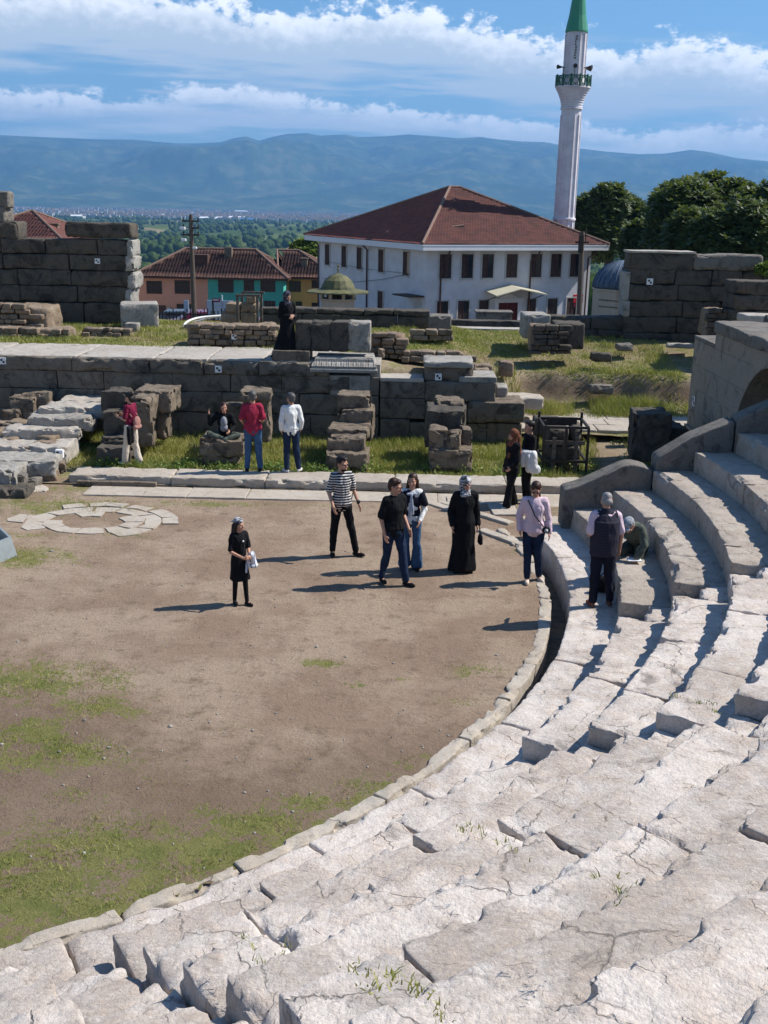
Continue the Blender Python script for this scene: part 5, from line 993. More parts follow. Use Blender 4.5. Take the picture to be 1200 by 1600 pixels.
# ------------------------------------------------------------------ minaret
def minaret():
    x, y = 12.55, 90.6; t = thing('minaret', 'tall white minaret with green cone cap and a railed green balcony', 'minaret', (x, y, -3)); P = math.pi / 12
    def z_at(py): return atY(885, py, y).z
    zb = z_at(125); zc = z_at(50); s = y / F
    lean = Matrix.Identity(4)
    def build(m, nm, mat, par=t):
        k = R(0.35); Mx = Matrix.Translation((x, y, 3)) @ Matrix.Rotation(k, 4, 'Y') @ Matrix.Translation((-x, -y, -3)); m.v = [tuple(Mx @ Vector(v)) for v in m.v]; return m.build(nm, mat, par)
    c = (x, y, 0)
    m = MB(); m.lathe([(1.45, -3), (1.45, 2.0), (1.0, 3.2)], c, 12, phase=P); m.lathe([(15.2 * s, 3.0), (14.8 * s, z_at(260)), (14.6 * s, z_at(178)), (14.6 * s, z_at(160))], c, 12, phase=P); build(m, 'shaft', M_MINARET)
    m = MB()
    for k in range(12):
        a = 2 * math.pi * k / 12 + P; r0, r1 = 15.3 * s, 14.7 * s; m.tube([(x + math.cos(a) * r0, y + math.sin(a) * r0, 4.0), (x + math.cos(a) * r1, y + math.sin(a) * r1, z_at(180))], .05, 6)
        r2 = 15.2 * s; m.tube([(x + math.cos(a) * r2, y + math.sin(a) * r2, z_at(116)), (x + math.cos(a) * r2 * 1.02, y + math.sin(a) * r2 * 1.02, z_at(53))], .045, 6)
    build(m, 'shaft_rib', M_MINARET)
    m = MB(); m.lathe([(16.4 * s, z_at(171) - .0), (16.4 * s, z_at(169)), (15 * s, z_at(168))], c, 24); m.lathe([(17.2 * s, z_at(344)), (17.2 * s, z_at(341)), (16 * s, z_at(340))], c, 24); build(m, 'band', M_MINARET)
    m = MB(); pr = []
    for i in range(9):
        u_ = i / 8; r = (15 + 9.8 * u_ ** 1.7) * s; pr += [(r, z_at(168 - 30 * u_)), (r + .05, z_at(168 - 30 * u_) + .01)]
    pr += [(25.5 * s, z_at(137)), (25.5 * s, z_at(135))]; m.lathe(pr, c, 24); build(m, 'corbel', M_MINARET)
    m = MB(); m.lathe([(15.6 * s, z_at(140)), (15.2 * s, z_at(100)), (15.2 * s, z_at(51))], c, 12, phase=P); build(m, 'upper_shaft', M_MINARET)
    # parapet of posts, rails and grille panels with round openings
    bal = MB(); R0 = 25.2 * s; n = 12; z0, z1 = z_at(136), z_at(119)
    for k in range(n):
        a, b = 2 * math.pi * k / n + P, 2 * math.pi * (k + 1) / n + P; A = Vector((x + math.cos(a) * R0, y + math.sin(a) * R0, 0)); B = Vector((x + math.cos(b) * R0, y + math.sin(b) * R0, 0)); M = face_matrix(A.xy, B.xy); L = (B - A).length
        bal.box(-.05, -.05, z0, .05, .05, z1 + .08, M); bal.box(.05, -.03, z1 - .08, L - .05, .03, z1, M); bal.box(.05, -.03, z0, L - .05, .03, z0 + .08, M)
        zc_ = (z0 + z1) / 2; r_ = (z1 - z0) * .27; ring = [(L / 2 + r_ * math.cos(q), 0, zc_ + r_ * math.sin(q)) for q in np.linspace(0, 2 * math.pi, 17)]
        bal.tube([M @ Vector(p) for p in ring], .028, 5, cap=False)
        for q in range(5):
            f = (q + .5) / 5; xx = L * f; dz = math.sqrt(max(0, r_ ** 2 - (xx - L / 2) ** 2)) if abs(xx - L / 2) < r_ else 0
            bal.box(xx - .035, -.02, z0 + .08, xx + .035, .02, zc_ - dz, M); bal.box(xx - .035, -.02, zc_ + dz, xx + .035, .02, z1 - .08, M)
    build(bal, 'balcony_railing', M_RAIL)
    m = MB(); m.lathe([(16.4 * s, z_at(51)), (16.6 * s, z_at(49)), (12.5 * s, z_at(25)), (9.8 * s, z_at(0)), (5.5 * s, z_at(-35)), (.06, z_at(-75))], c, 16); build(m, 'cone_cap', M_GREEN)
    m = MB(); zt = z_at(-75); m.tube([(x, y, zt - .1), (x, y, zt + 1.4)], .05, 8); m.lathe([(.02, 0), (.2, .15), (.02, .3)], (x, y, zt + .3), 12); m.lathe([(.02, 0), (.14, .1), (.02, .2)], (x, y, zt + .8), 12); build(m, 'finial', M_OCHRE)
    for a in (200, 265, 330, 20, 100):     # horn loudspeakers on the gallery
        h = MB(); a = R(a); d = Vector((math.cos(a), math.sin(a), 0)); b = Vector((x, y, z_at(106))) + d * .95; h.tube([b, b + d * .15, b + d * .5], [.04, .06, .17], 12); h.tube([b - d * .15, b], .03, 6); h.tube([b, b + Vector((0, 0, -.7))], .025, 6); build(h, 'loudspeaker', M_IRON)
    r_ = random.Random(2); w = MB(); 
    for i in range(9): a = R(262) + r_.uniform(-.05, .05); rr_ = 15.5 * s; zz = z_at(60 + i * 4.2); w.box(x + math.cos(a) * rr_ - .05, y + math.sin(a) * rr_ - .02, zz, x + math.cos(a) * rr_ + .07, y + math.sin(a) * rr_ + .2, zz + .12)
    build(w, 'weathered_inscription', M_GREY)
minaret()
# ------------------------------------------------------------------ domed fountain house
def fountain():
    x, y = atY(528, 470, 66).x, 66.0; s = y / F; t = thing('domed_fountain', 'small fountain house with mossy domed roof and wide flat eaves', 'fountain', (x, y, -2)); z = lambda py: atY(528, py, y).z
    m = MB(); m.lathe([(29 * s, z(457)), (26 * s, z(448)), (21 * s, z(438)), (13 * s, z(431)), (4 * s, z(427.5)), (.05, z(426.5))], (x, y, 0), 16, phase=.2); m.build('dome', M_OCHRE, t)
    m = MB(); m.lathe([(50 * s, z(457)), (50 * s, z(455)), (27 * s, z(451)), (26 * s, z(449))], (x, y, 0), 8, phase=.39); m.build('eaves', M_OCHRE, t)
    m = MB(); m.lathe([(27 * s, z(505)), (27 * s, z(470)), (30 * s, z(468)), (30 * s, z(466))], (x, y, 0), 8, phase=.39); m.build('basin_wall', M_CREAM, t)
    m = MB()
    for k in range(8): a = math.pi / 4 * k + .39; m.tube([(x + math.cos(a) * 26 * s, y + math.sin(a) * 26 * s, z(468)), (x + math.cos(a) * 26 * s, y + math.sin(a) * 26 * s, z(456))], .10, 8)
    m.build('column', M_CREAM, t); MB().lathe([(18 * s, z(470)), (18 * s, z(456))], (x, y, 0), 8).build('inner_basin', M_IRON, t)
    MB().tube([(x, y, z(427)), (x, y, z(414))], .035, 6).lathe([(.01, 0), (.1, .08), (.01, .16)], (x, y, z(423)), 10).lathe([(.01, 0), (.12, .05), (.01, .1)], (x, y, z(416)), 10).build('finial', M_OCHRE, t)
fountain()
def blue_dome():
    x, y = atY(972, 470, 76).x, 76.0; s = y / F; z = lambda py: atY(960, py, y).z; t = thing('domed_bath', 'low cream building with a blue ribbed lead dome beside the black wall', 'building', (x, y, -3))
    MB().lathe([(46 * s, -3.5), (46 * s, z(454)), (48 * s, z(453)), (48 * s, z(450))], (x, y, 0), 8, phase=.39).build('wall', M_CREAM, t)
    m = MB(); pr = [(46 * s * math.cos(a), z(449) + 40 * s * math.sin(a)) for a in np.linspace(0, 1.5, 12)]; m.lathe(pr, (x, y, 0), 40); m.build('dome', M_BLUEDOME, t, smooth=True)
    m = MB()
    for k in range(28): a = 2 * math.pi * k / 28; m.tube([(x + (r + .02) * math.cos(a), y + (r + .02) * math.sin(a), h + .01) for r, h in pr], .03, 5)
    m.build('dome_rib', M_BLUEDOME, t); M = face_matrix((x - 46 * s * .92, y - 46 * s * .38), (x - 46 * s * .38, y - 46 * s * .92))
    for px, w_ in ((.6, .5), (1.5, .5)): window(t, M, px, -2.6, w_, 1.3, M_SURR)
    b = MB(); 
    for zz in (z(468), z(478)): b.box(.2, -.04, zz, 1.9, .01, zz + .08, M)
    b.build('brick_band', M_BROWN, t)
blue_dome()
# ------------------------------------------------------------------ coloured row of houses
def house(name, label, c, zb, ze, zr, ridge, mat, wins, doors=(), roof=None, over=.5, group='painted old houses below the terrace', chims=()):
    cen = sum((Vector(p) for p in c), Vector((0, 0))) / 4; t = thing(name, label, 'house', (cen.x, cen.y, zb), 0, group); wall_prism('wall', c, zb - 2, ze, mat, t)
    M = face_matrix(c[0], c[1])
    for x, z, w, h, mu in wins: window(t, M, x, z, w, h, None, mull=mu, trans=.68)
    for x, z, w, h in doors: MB().box(x - w / 2, -.05, z, x + w / 2, .02, z + h, M).build('door', M_BROWNFR, t)
    if roof is not False: hip_roof(t, c, ze, zr, over, ridge, roof or M_TILE2, .30, .9, .14, cols=6)
    for px, py, Y, w, h in chims: q = atY(px, py, Y); MB().box(q.x - w, Y, q.z - 1, q.x + w, Y + w * 2, q.z + h).box(q.x - w - .08, Y - .08, q.z + h, q.x + w + .08, Y + w * 2 + .08, q.z + h + .1).build('chimney', M_BROWN, t)
    return t
Yh = 105.0; z_ = lambda px, py, Y=Yh: atY(px, py, Y).z
def X_(px, Y=Yh): return atY(px, 450, Y).x
xa, xb, xc = X_(214), X_(325), X_(443); ze = z_(320, 433); zr = z_(330, 392); zb = -7.3
def wn(px0, px1, py0, py1, x0, Y=Yh): return ((X_(px0, Y) + X_(px1, Y)) / 2 - x0, z_((px0 + px1) / 2, py1, Y), X_(px1, Y) - X_(px0, Y), z_(px0, py0, Y) - z_(px0, py1, Y), 2)
hp = house('peach_house', 'peach painted two-storey house with brown windows under the long tiled roof', [(xa, Yh), (xb - .01, Yh), (xb - .01, Yh + 8), (xa, Yh + 8)], zb, ze, zr, None, M_PEACH, [wn(229, 253, 439, 459, xa), wn(273, 297, 438, 459, xa), wn(275, 298, 475, 495, xa)], [((X_(243) + X_(258)) / 2 - xa, zb, X_(258) - X_(243), z_(250, 477) - zb)], roof=False)
hip_roof(hp, [(xa, Yh), (xc, Yh), (xc, Yh + 8.4), (xa, Yh + 8.4)], ze, zr, .5, [(xa + 4.0, Yh + 4.2), (xc - 3.2, Yh + 4.2)], M_TILE2, .30, .9, .14, cols=6)
for px, py, w, h in ((357, 396, .35, .6), (308, 408, .3, .5)): q = atY(px, py, Yh + 3); MB().box(q.x - w, Yh + 2.7, q.z - 1, q.x + w, Yh + 3.4, q.z + h).build('chimney', M_BROWN, hp)
hatch = MB(); q = atY(313, 405, Yh + 2.1); hatch.box(q.x - .8, Yh + 1.5, q.z - .5, q.x + .8, Yh + 2.9, q.z + .45); hatch.build('roof_hatch', M_TILE2, hp)
MB().box(X_(259) + .1, Yh - .25, z_(263, 484), X_(266), Yh, z_(263, 479)).build('wall_lamp', M_CREAM, hp)
house('turquoise_house', 'bright turquoise two-storey house joined to the peach one', [(xb, Yh), (xc, Yh), (xc, Yh + 8), (xb, Yh + 8)], zb, ze, zr, None, M_TEAL, [wn(341, 365, 437, 457, xb), wn(381, 397, 437, 456, xb), wn(407, 430, 436, 456, xb), wn(412, 430, 470, 482, xb)], roof=False)
Y2 = 108.0; x0, x1 = X_(444, Y2), X_(520, Y2)
house('orange_house', 'orange two-storey house with its own lower tiled roof', [(x0, Y2), (x1, Y2), (x1, Y2 + 9), (x0, Y2 + 9)], -7.3, z_(470, 433, Y2), z_(430, 394, Y2), [(x0 - 1.2, Y2 + 4.5), (x0 + 1.0, Y2 + 4.5)], M_ORANGE, [wn(452, 470, 439, 456, x0, Y2), wn(487, 498, 438, 450, x0, Y2), wn(462, 472, 471, 480, x0, Y2), wn(487, 500, 473, 485, x0, Y2)], chims=[(475, 418, Y2 + 1.5, .3, .8)])
Yl = 96.0; xl, xr = X_(-70, Yl), X_(95, Yl); house('red_roofed_house', 'house showing only its pyramid red roof above the tall left wall', [(xl, Yl), (xr, Yl), (xr, Yl + 12), (xl, Yl + 12)], -7, z_(50, 373, Yl), z_(20, 331, Yl), [(X_(20, Yl), Yl + 6), (X_(20, Yl) + .2, Yl + 6)], M_CREAM, [], roof=M_TILE, chims=[(85, 360, Yl + 4, .3, .5)])
xd, xe_ = X_(448, 160), X_(490, 160); house('grey_house', 'small grey gabled house behind the bright green tree', [(xd, 160), (xe_, 160), (xe_, 168), (xd, 168)], -16, atY(460, 394, 160).z, atY(470, 379, 160).z, [(xd + 1.5, 164), (xe_ - 1.2, 164)], M_GREY, [(.8, atY(460, 397, 160).z - .6, .9, 1.2, 0)], roof=simple('grey_sheet_roof', (.12, .13, .15), .6))
# ------------------------------------------------------------------ poles, signs, fence, cars, hose
def pole(name, label, px0, py0, px1, py1, Y, r0, r1):
    a, b = atY(px0, py0, Y), atY(px1, py1, Y); t = thing(name, label, 'utility pole', (b.x, Y, b.z - 2), 0, 'wooden utility poles'); b = b + (b - a).normalized() * 2.5
    MB().tube([b, (a + b) / 2, a], [r1, (r0 + r1) / 2, r0], 12).build('pole_shaft', M_WOODPOLE, t); return t, a, b
t, a, b = pole('utility_pole', 'dark wooden utility pole with white floodlights in front of the peach house', 298, 335, 303.5, 495, 50, .085, .14)
for py, dx, s in ((357, -.35, .12), (375, -.3, .11), (387, .2, .09)):
    q = atY(299.5, py, 50); o = MB().tube([(q.x + dx * .2, 49.9, q.z), (q.x + dx, 49.75, q.z + .02)], .02, 6).build('lamp_arm', M_METAL, t); m = MB(); m.bevbox(q.x + dx - s, 49.6, q.z - s * .5, q.x + dx + s, 49.78, q.z + s * .6, .02); m.build('floodlight', M_WHITEP, t)
m = MB(); q = atY(298, 343, 50)
for k in range(3): m.box(q.x - .38, 49.93, q.z - .1 - k * .3, q.x + .38, 50.0, q.z - .03 - k * .3)
for k in range(3):
    for d in (-.33, .33): m.tube([(q.x + d, 49.96, q.z - .03 - k * .3), (q.x + d, 49.96, q.z + .09 - k * .3)], .035, 6)
m.build('insulator_bracket', M_IRON, t)
t2, a2, b2 = pole('utility_pole', 'dark wooden utility pole standing before the right end of the white building', 910, 362, 904.5, 495, 50, .10, .14)
m = MB(); q = a2; m.box(q.x - .3, 49.86, q.z - .5, q.x + .3, 49.94, q.z - .42).box(q.x - .16, 49.8, q.z - .9, q.x + .05, 49.9, q.z - .15); m.tube([(q.x + .15, 49.9, q.z + .2), (q.x + .15, 49.9, q.z - .5)], .025, 6); m.build('bracket', M_IRON, t2)
def car(name, label, px, py, Y, mat, rz, s=1.0):
    q = atY(px, py, Y); t = thing(name, label, 'car', (q.x, Y, q.z), rz, 'cars parked on the street')
    prof = [(-2.1, .35), (-2.15, .75), (-1.9, .92), (-1.35, 1.0), (-.75, 1.42), (.6, 1.45), (1.25, 1.02), (1.95, .9), (2.12, .7), (2.1, .35)]
    def side(n, w, prof, mat_, nm, ins=0):
        m = MB(); V = []; k = len(prof)
        for y in (-w, w):
            for x, z in prof: V.append((x, y * (1 if z < 1.05 else .84), z))
        m.add(V, [tuple(range(k)), tuple(range(2 * k - 1, k - 1, -1))] + [(i, k + i, k + (i + 1) % k, (i + 1) % k) for i in range(k)]); o = m.build(nm, mat_); return o
    M = Matrix.Translation((q.x, Y, q.z)) @ Matrix.Rotation(rz, 4, 'Z') @ Matrix.Scale(s, 4)
    def fin(o): o.data.transform(M); o.parent = t; o.matrix_parent_inverse = t.matrix_basis.inverted(); return o
    fin(side(0, .86, prof, mat, 'body')); m = MB(); m.add([(-.72, -.755, 1.02), (.58, -.755, 1.02), (.52, -.735, 1.36), (-.55, -.735, 1.36)], [(0, 1, 2, 3)]); m.add([(-.72, .755, 1.02), (.58, .755, 1.02), (.52, .735, 1.36), (-.55, .735, 1.36)], [(3, 2, 1, 0)])
    m.add([(.66, -.66, 1.41), (1.20, -.72, 1.06), (1.20, .72, 1.06), (.66, .66, 1.41)], [(0, 1, 2, 3)]); m.v = [(x + (.012 if abs(x) > .6 and i > 7 else 0), y * 1.06, z + .015 * (i > 7)) for i, (x, y, z) in enumerate(m.v)]; fin(m.build('car_window', M_GLASS))
    for x in (-1.3, 1.3):
        for y in (-.8, .8): fin(MB().tube([(x, y - .1, .32), (x, y + .1, .32)], .32, 20).build('wheel', M_TYRE))
    for y in (-.6, .6): fin(MB().bevbox(2.0, y - .18, .62, 2.14, y + .18, .78, .03).build('headlight', M_WHITEP))
car('parked_car', 'wine-red parked car half hidden behind the terrace edge', 322, 533, 52, M_CARRED, R(12)); car('parked_car', 'grey parked car with glinting windows beside the wooden pole', 283, 528, 57, M_CARGREY, R(5))
car('parked_car', 'dark red parked car seen between the signs and the timber frame', 352, 524, 60, M_CARRED, R(8))
def fence():
    Y = 44.0; q = atY(290, 500, Y); t = thing('iron_fence', 'black iron railing with spiked uprights at the street edge', 'fence', tuple(q)); m = MB(); px = 238
    while px < 352:
        a = atY(px, 486 if int(px) % 3 else 482, Y); m.box(a.x - .02, Y - .02, a.z - 1.2, a.x + .02, Y + .02, a.z); px += 5.4
    m.build('uprights', M_BLACK, t); m = MB()
    for py in (490, 500): a, b = atY(238, py, Y), atY(352, py, Y); m.box(a.x, Y - .045, a.z - .02, b.x, Y - .022, a.z + .02)
    m.build('rail', M_BLACK, t)
fence()
def sign(name, label, px0, px1, py0, py1, Y, mat, pyb=503, cat='sign', rz=0.0, post=True, lines=0, lmat=None):
    a, b = atY(px0, py0, Y), atY(px1, py1, Y); t = thing(name, label, cat, ((a.x + b.x) / 2, Y, b.z)); MB().bevbox(a.x, Y - .03, b.z, b.x, Y + .03, a.z, .01).build('sign_board', mat, t)
    if post:
        g_ = atY(px0, pyb, Y).z - .6; m = MB()
        for x in ((a.x + .02, b.x - .02) if b.x - a.x > 1.0 else (a.x + .03,)): m.box(x - .035, Y + .031, g_, x + .035, Y + .09, a.z)
        m.build('sign_post', M_BLACK, t)
    if lines:
        m = MB(); w = b.x - a.x; h = a.z - b.z; r = random.Random(int(px0))
        for i in range(lines): zz = b.z + h * (i + .6) / (lines + .4); m.box(a.x + w * .1, Y - .035, zz, a.x + w * r.uniform(.6, .9), Y - .031, zz + h / lines * .3)
        m.build('sign_lines', lmat or M_WHITEP, t)
sign('name_sign', 'small maroon plate on a black post before the turquoise house', 331, 344, 466, 472, 46, M_MAROON, lines=1)
sign('information_board', 'wide pale blue information board behind the maroon plate', 323, 365, 469, 500, 50, M_BLUEPANEL, lines=6, lmat=M_SURR)
sign('information_board', 'slim white framed board standing highest beside the turquoise house', 346, 348.5, 461, 500, 50, M_WHITEP, post=False)
sign('traffic_sign', 'narrow blue-grey sign seen edge-on beside the wooden pole', 287, 295, 469, 487, 47, M_BLUEPANEL)
def hose(label, pts, r, Y0=38.8):
    P = [atY(px, py, Y) for px, py, Y in pts]; n = len(P); C_ = []
    for i in range(n - 1):
        p0, p1, p2, p3 = P[max(i - 1, 0)], P[i], P[i + 1], P[min(i + 2, n - 1)]
        for k in range(6):
            t = k / 6; C_.append(.5 * ((2 * p1) + (-p0 + p2) * t + (2 * p0 - 5 * p1 + 4 * p2 - p3) * t * t + (-p0 + 3 * p1 - 3 * p2 + p3) * t ** 3))
    C_.append(P[-1]); tag(MB().tube(C_, r, 8).build('white_pipe', M_HOSE, None, True), label, 'pipe')
hose('white plastic pipe bent in a loop beside the rubble wall', [(238, 511, 37.5), (275, 507, 37.6), (302, 504, 37.6), (325, 497, 37.6), (350, 493, 37.6)], .035)
hose('second white pipe curling back toward the rubble wall', [(352, 493, 37.2), (315, 496, 36.8), (296, 501, 36.3), (288, 508, 35.8), (294, 513, 35.2), (310, 511, 34.8), (332, 507, 34.5)], .04)
# ------------------------------------------------------------------ trees
def leaf_cloud(cents, rad, n, size, seed, droop=0.25, per=7, squash=1.0):
    """leaf rosettes on the skins of many lobes"""
    r = np.random.RandomState(seed); cents = np.asarray(cents, float); rad = np.asarray(rad, float); w = rad ** 2 / (rad ** 2).sum(); k = r.choice(len(cents), n, p=w)
    d = r.normal(size=(n, 3)); d[:, 2] += .25; d /= np.linalg.norm(d, axis=1)[:, None]; c = cents[k] + d * (rad[k] * r.uniform(.72, 1.06, n))[:, None] * [1, 1, squash]
    V = []; s = size * r.uniform(.6, 1.3, n)
    up = np.array([0, 0, 1.0]); a0 = r.uniform(0, 6.283, n)
    for j in range(per):
        a = a0 + 2 * math.pi * j / per; ax = np.stack([np.cos(a), np.sin(a), -np.full(n, droop) + r.uniform(-.7, .75, n)], 1); ax = ax + d * .6; ax /= np.linalg.norm(ax, axis=1)[:, None]
        side = np.cross(ax, up + d); side /= np.linalg.norm(side, axis=1)[:, None]; L = s[:, None]
        V.append(np.stack([c + ax * L * .08, c + ax * L * .62 + side * L * .22, c + ax * L, c + ax * L * .62 - side * L * .22], 1))
    V = np.stack(V, 1).reshape(-1, 3); q = np.arange(n * per) * 4; return V, np.stack([q, q + 1, q + 2, q + 3], 1)
def tree(name, label, base, h, rad, mat, n=9000, size=.34, seed=1, group=None, trunk=.35, lobes=26, per=6, flat=.75, cat='tree'):
    r = random.Random(seed); t = thing(name, label, cat, base, 0, group); b = Vector(base); top = b + Vector((0, 0, h - rad * flat)); m = MB(); C_ = []; Rr = []
    m.tube([b - Vector((0, 0, .5)), b + (top - b) * .4, top], [trunk, trunk * .75, trunk * .4], 10)
    for i in range(lobes):
        a = r.uniform(0, 6.28); e = r.uniform(-.55, 1.0); q = rad * r.uniform(.35, .78); c = top + Vector((math.cos(a) * q * math.cos(e), math.sin(a) * q * math.cos(e), math.sin(e) * q * flat)); C_.append(tuple(c)); Rr.append(rad * r.uniform(.24, .44))
        if i % 2 == 0: s_ = b + (top - b) * r.uniform(.3, .8); m.tube([s_, (s_ + c) / 2 + Vector((0, 0, -.2)), c], [trunk * .35, trunk * .2, trunk * .08], 6)
    m.build('trunk', M_BARK, t, True); C_.append(tuple(top)); Rr.append(rad * .5)
    V, Q = leaf_cloud(C_, Rr, n, size, seed, per=per); mesh_obj('crown', V, Q, mat, t, smooth=False); return t
def tree_at(name, label, px, pyb, pyt, Y, wpx, mat, **k):
    q = atY(px, pyb, Y); top = atY(px, pyt, Y); return tree(name, label, tuple(q), top.z - q.z, wpx / 2 * Y / F, mat, **k)
tree_at('chestnut_tree', 'broad dark green chestnut tree between the minaret and the larger one', 947, 500, 288, 98, 130, M_LEAF, n=8000, size=.55, seed=3, group='dark chestnut trees on the right', lobes=30, flat=1.0)
tree_at('chestnut_tree', 'largest dark chestnut tree, rising above the tall right wall', 1090, 470, 268, 68, 215, M_LEAF, n=14000, size=.42, seed=5, group='dark chestnut trees on the right', lobes=38, flat=.9)
tree_at('chestnut_tree', 'chestnut tree cut by the right picture edge', 1195, 480, 274, 64, 170, M_LEAF, n=9000, size=.42, seed=8, group='dark chestnut trees on the right', lobes=30, flat=.95)
tree_at('chestnut_tree', 'low dark tree crown filling the gap behind the blue dome', 1010, 500, 345, 84, 110, M_LEAF, n=4000, size=.5, seed=9, group='dark chestnut trees on the right', lobes=24)
tree_at('chestnut_tree', 'dark tree crown right of the others, over the vault', 1130, 490, 318, 60, 200, M_LEAF, n=9000, size=.36, seed=10, group='dark chestnut trees on the right', lobes=30)
tree_at('green_tree', 'bright fresh green tree beside the orange house', 478, 440, 374, 125, 44, M_BRIGHTLEAF, n=1600, size=.5, seed=11, lobes=16)
tree_at('wall_shrub', 'small green shrub hanging at the end of the tall right wall', 1195, 432, 410, 36, 26, M_BRIGHTLEAF, n=380, size=.13, seed=12, lobes=10, trunk=.02, cat='shrub')
# ------------------------------------------------------------------ plain: woodland, town, sheds
def plain():
    r = np.random.RandomState(9); bm = bmesh.new(); bmesh.ops.create_icosphere(bm, subdivisions=2, radius=1); iv = np.array([v.co[:] for v in bm.verts]); fi = np.array([[v.index for v in f.verts] for f in bm.faces]); bm.free()
    bm = bmesh.new(); bmesh.ops.create_icosphere(bm, subdivisions=1, radius=1); iv1 = np.array([v.co[:] for v in bm.verts]); fi1 = np.array([[v.index for v in f.verts] for f in bm.faces]); bm.free()
    V = []; Q = []; b = 0; N = 12000; Y = 150 + 5600 * r.uniform(0, 1, N) ** 1.25; X = r.uniform(-.42, .30, N) * Y
    f = fbm(np.stack([X / 260, Y / 420, X * 0], 1), 31, 4) + .5 * fbm(np.stack([X / 60, Y / 90, X * 0], 1), 33, 3); hedge = (np.abs(((X * .9 + Y * .25) % 210) - 105) < 9) | (np.abs(((Y * .96 - X * .2) % 330) - 165) < 10)
    keep = (f > .12) | (hedge & (r.uniform(0, 1, N) < .8)) | (r.uniform(0, 1, N) < .07); X, Y = X[keep], Y[keep]; Z = hill_z(X, Y)
    for x, y, z in zip(X, Y, Z):
        s = r.uniform(3.5, 7.5); base, ff = (iv, fi) if y < 1900 else (iv1, fi1); p = base * (1 + .45 * (vnoise(base * 2.3 + x, 2) - .5))[:, None]; p = p * np.array([s, s, s * r.uniform(.8, 1.35)]) + [x, y, z + s * .75]; V.append(p); Q.append(ff + b); b += len(base)
    o = mesh_obj('woodland', np.concatenate(V), np.concatenate(Q), None, None, smooth=False); g = G('woodland_leaves'); g.color(g.mix(g.ramp(g.noise(g.pos(), .35, 6, .75), .35, .65), (.020, .040, .013), (.065, .095, .028))).rough(1); g.b.inputs['Specular IOR Level'].default_value = 0; o.data.materials.append(g.m)
    tag(o, 'far mass of green trees and hedges spread over the plain', 'woodland', kind='stuff')
    # nearer trees just behind the painted houses, leafy
    for i in range(16):
        px = 212 + i * 18.5 + r.uniform(-6, 6); Yt = r.uniform(190, 420); zt = hill_z(np.array([atY(px, 380, Yt).x]), np.array([Yt]))[0]; x = atY(px, 380, Yt).x; hgt = min(16, max(7, atY(px, r.uniform(372, 388), Yt).z - zt))
        tree('field_tree', f'{["round", "tall", "spreading", "ragged"][i % 4]} green field tree behind the roofs, {ORDN[i] if i < 10 else ["eleventh", "twelfth", "thirteenth", "fourteenth", "fifteenth", "sixteenth"][i - 10]} from the left', (x, Yt, zt), hgt, hgt * .5, M_FARLEAF, n=700, size=1.1, seed=40 + i, group='green trees beyond the painted houses', trunk=.3, lobes=14, per=5)
    # the far town: small walls with red roofs, one object
    V = []; Q = []; MI = []; b = 0
    def add_box(x, y, z, w, d, h, roof):
        nonlocal b
        c = np.array([[-w, -d], [w, -d], [w, d], [-w, d]]) / 2; V.append(np.concatenate([np.c_[c + [x, y], np.full(4, z)], np.c_[c + [x, y], np.full(4, z + h)], [[x - w * .25, y, z + h + roof], [x + w * .25, y, z + h + roof]]]))
        for q in ((0, 1, 5, 4), (1, 2, 6, 5), (2, 3, 7, 6), (3, 0, 4, 7)): Q.append([k + b for k in q]); MI.append(0)
        for q in ((4, 5, 9, 8), (6, 7, 8, 9), (5, 6, 9, 9), (7, 4, 8, 8)): Q.append([k + b for k in dict.fromkeys(q)]); MI.append(1)
        b += 10
    for _ in range(3600):
        y = r.uniform(4300, 9500); x = r.uniform(-.40, .12) * y
        if fbm(np.array([[x / 900, y / 1300, 0]]), 51, 3)[0] < -.12 + .2 * (x / y > -.05): continue
        add_box(x, y, -60, r.uniform(12, 26), r.uniform(10, 16), r.uniform(6, 15), r.uniform(2, 5))
    me = bpy.data.meshes.new('far_town'); me.from_pydata([tuple(v) for v in np.concatenate(V)], [], Q); me.materials.append(simple('town_walls', (.42, .42, .42), .9)); me.materials.append(simple('town_roofs', (.15, .11, .09), .9)); me.polygons.foreach_set('material_index', MI); o = bpy.data.objects.new('far_town', me); COL.objects.link(o); tag(o, 'far town of pale walls and red roofs below the mountains', 'town', kind='stuff')
    for i, (px, py, w, col) in enumerate([(322, 344, 22, (.75, .77, .8)), (345, 344, 18, (.75, .77, .8)), (372, 343, 30, (.78, .8, .82)), (385, 346, 20, (.06, .16, .36)), (310, 341, 18, (.05, .12, .30)), (118, 341, 18, (.7, .7, .7)), (250, 339, 12, (.7, .7, .68)), (376, 322, 18, (.75, .77, .8))]):
        d = ray(px, py); Y = min(8500, -66 / d[2] * d[1]); q = atY(px, py, Y); wd = w * Y / F; t = thing('industrial_shed', ['left white-roofed', 'middle white-roofed', 'widest white-roofed', 'dark blue', 'small dark blue', 'lone far left pale', 'small pale', 'farthest pale'][i] + ' industrial shed on the plain', 'shed', (q.x, Y, -60), 0, 'large sheds on the plain')
        m = MB().box(q.x - wd / 2, Y, -61, q.x + wd / 2, Y + 60, -52); m.build('wall', simple('shed_wall', mix3(col, (.3, .32, .35), .5), .8), t); MB().add([(q.x - wd / 2, Y - 1, -52), (q.x + wd / 2, Y - 1, -52), (q.x + wd / 2, Y + 30, -47), (q.x - wd / 2, Y + 30, -47), (q.x - wd / 2, Y + 61, -52), (q.x + wd / 2, Y + 61, -52)], [(0, 1, 2, 3), (3, 2, 5, 4)]).build('roof', simple('shed_roof', col, .6), t)
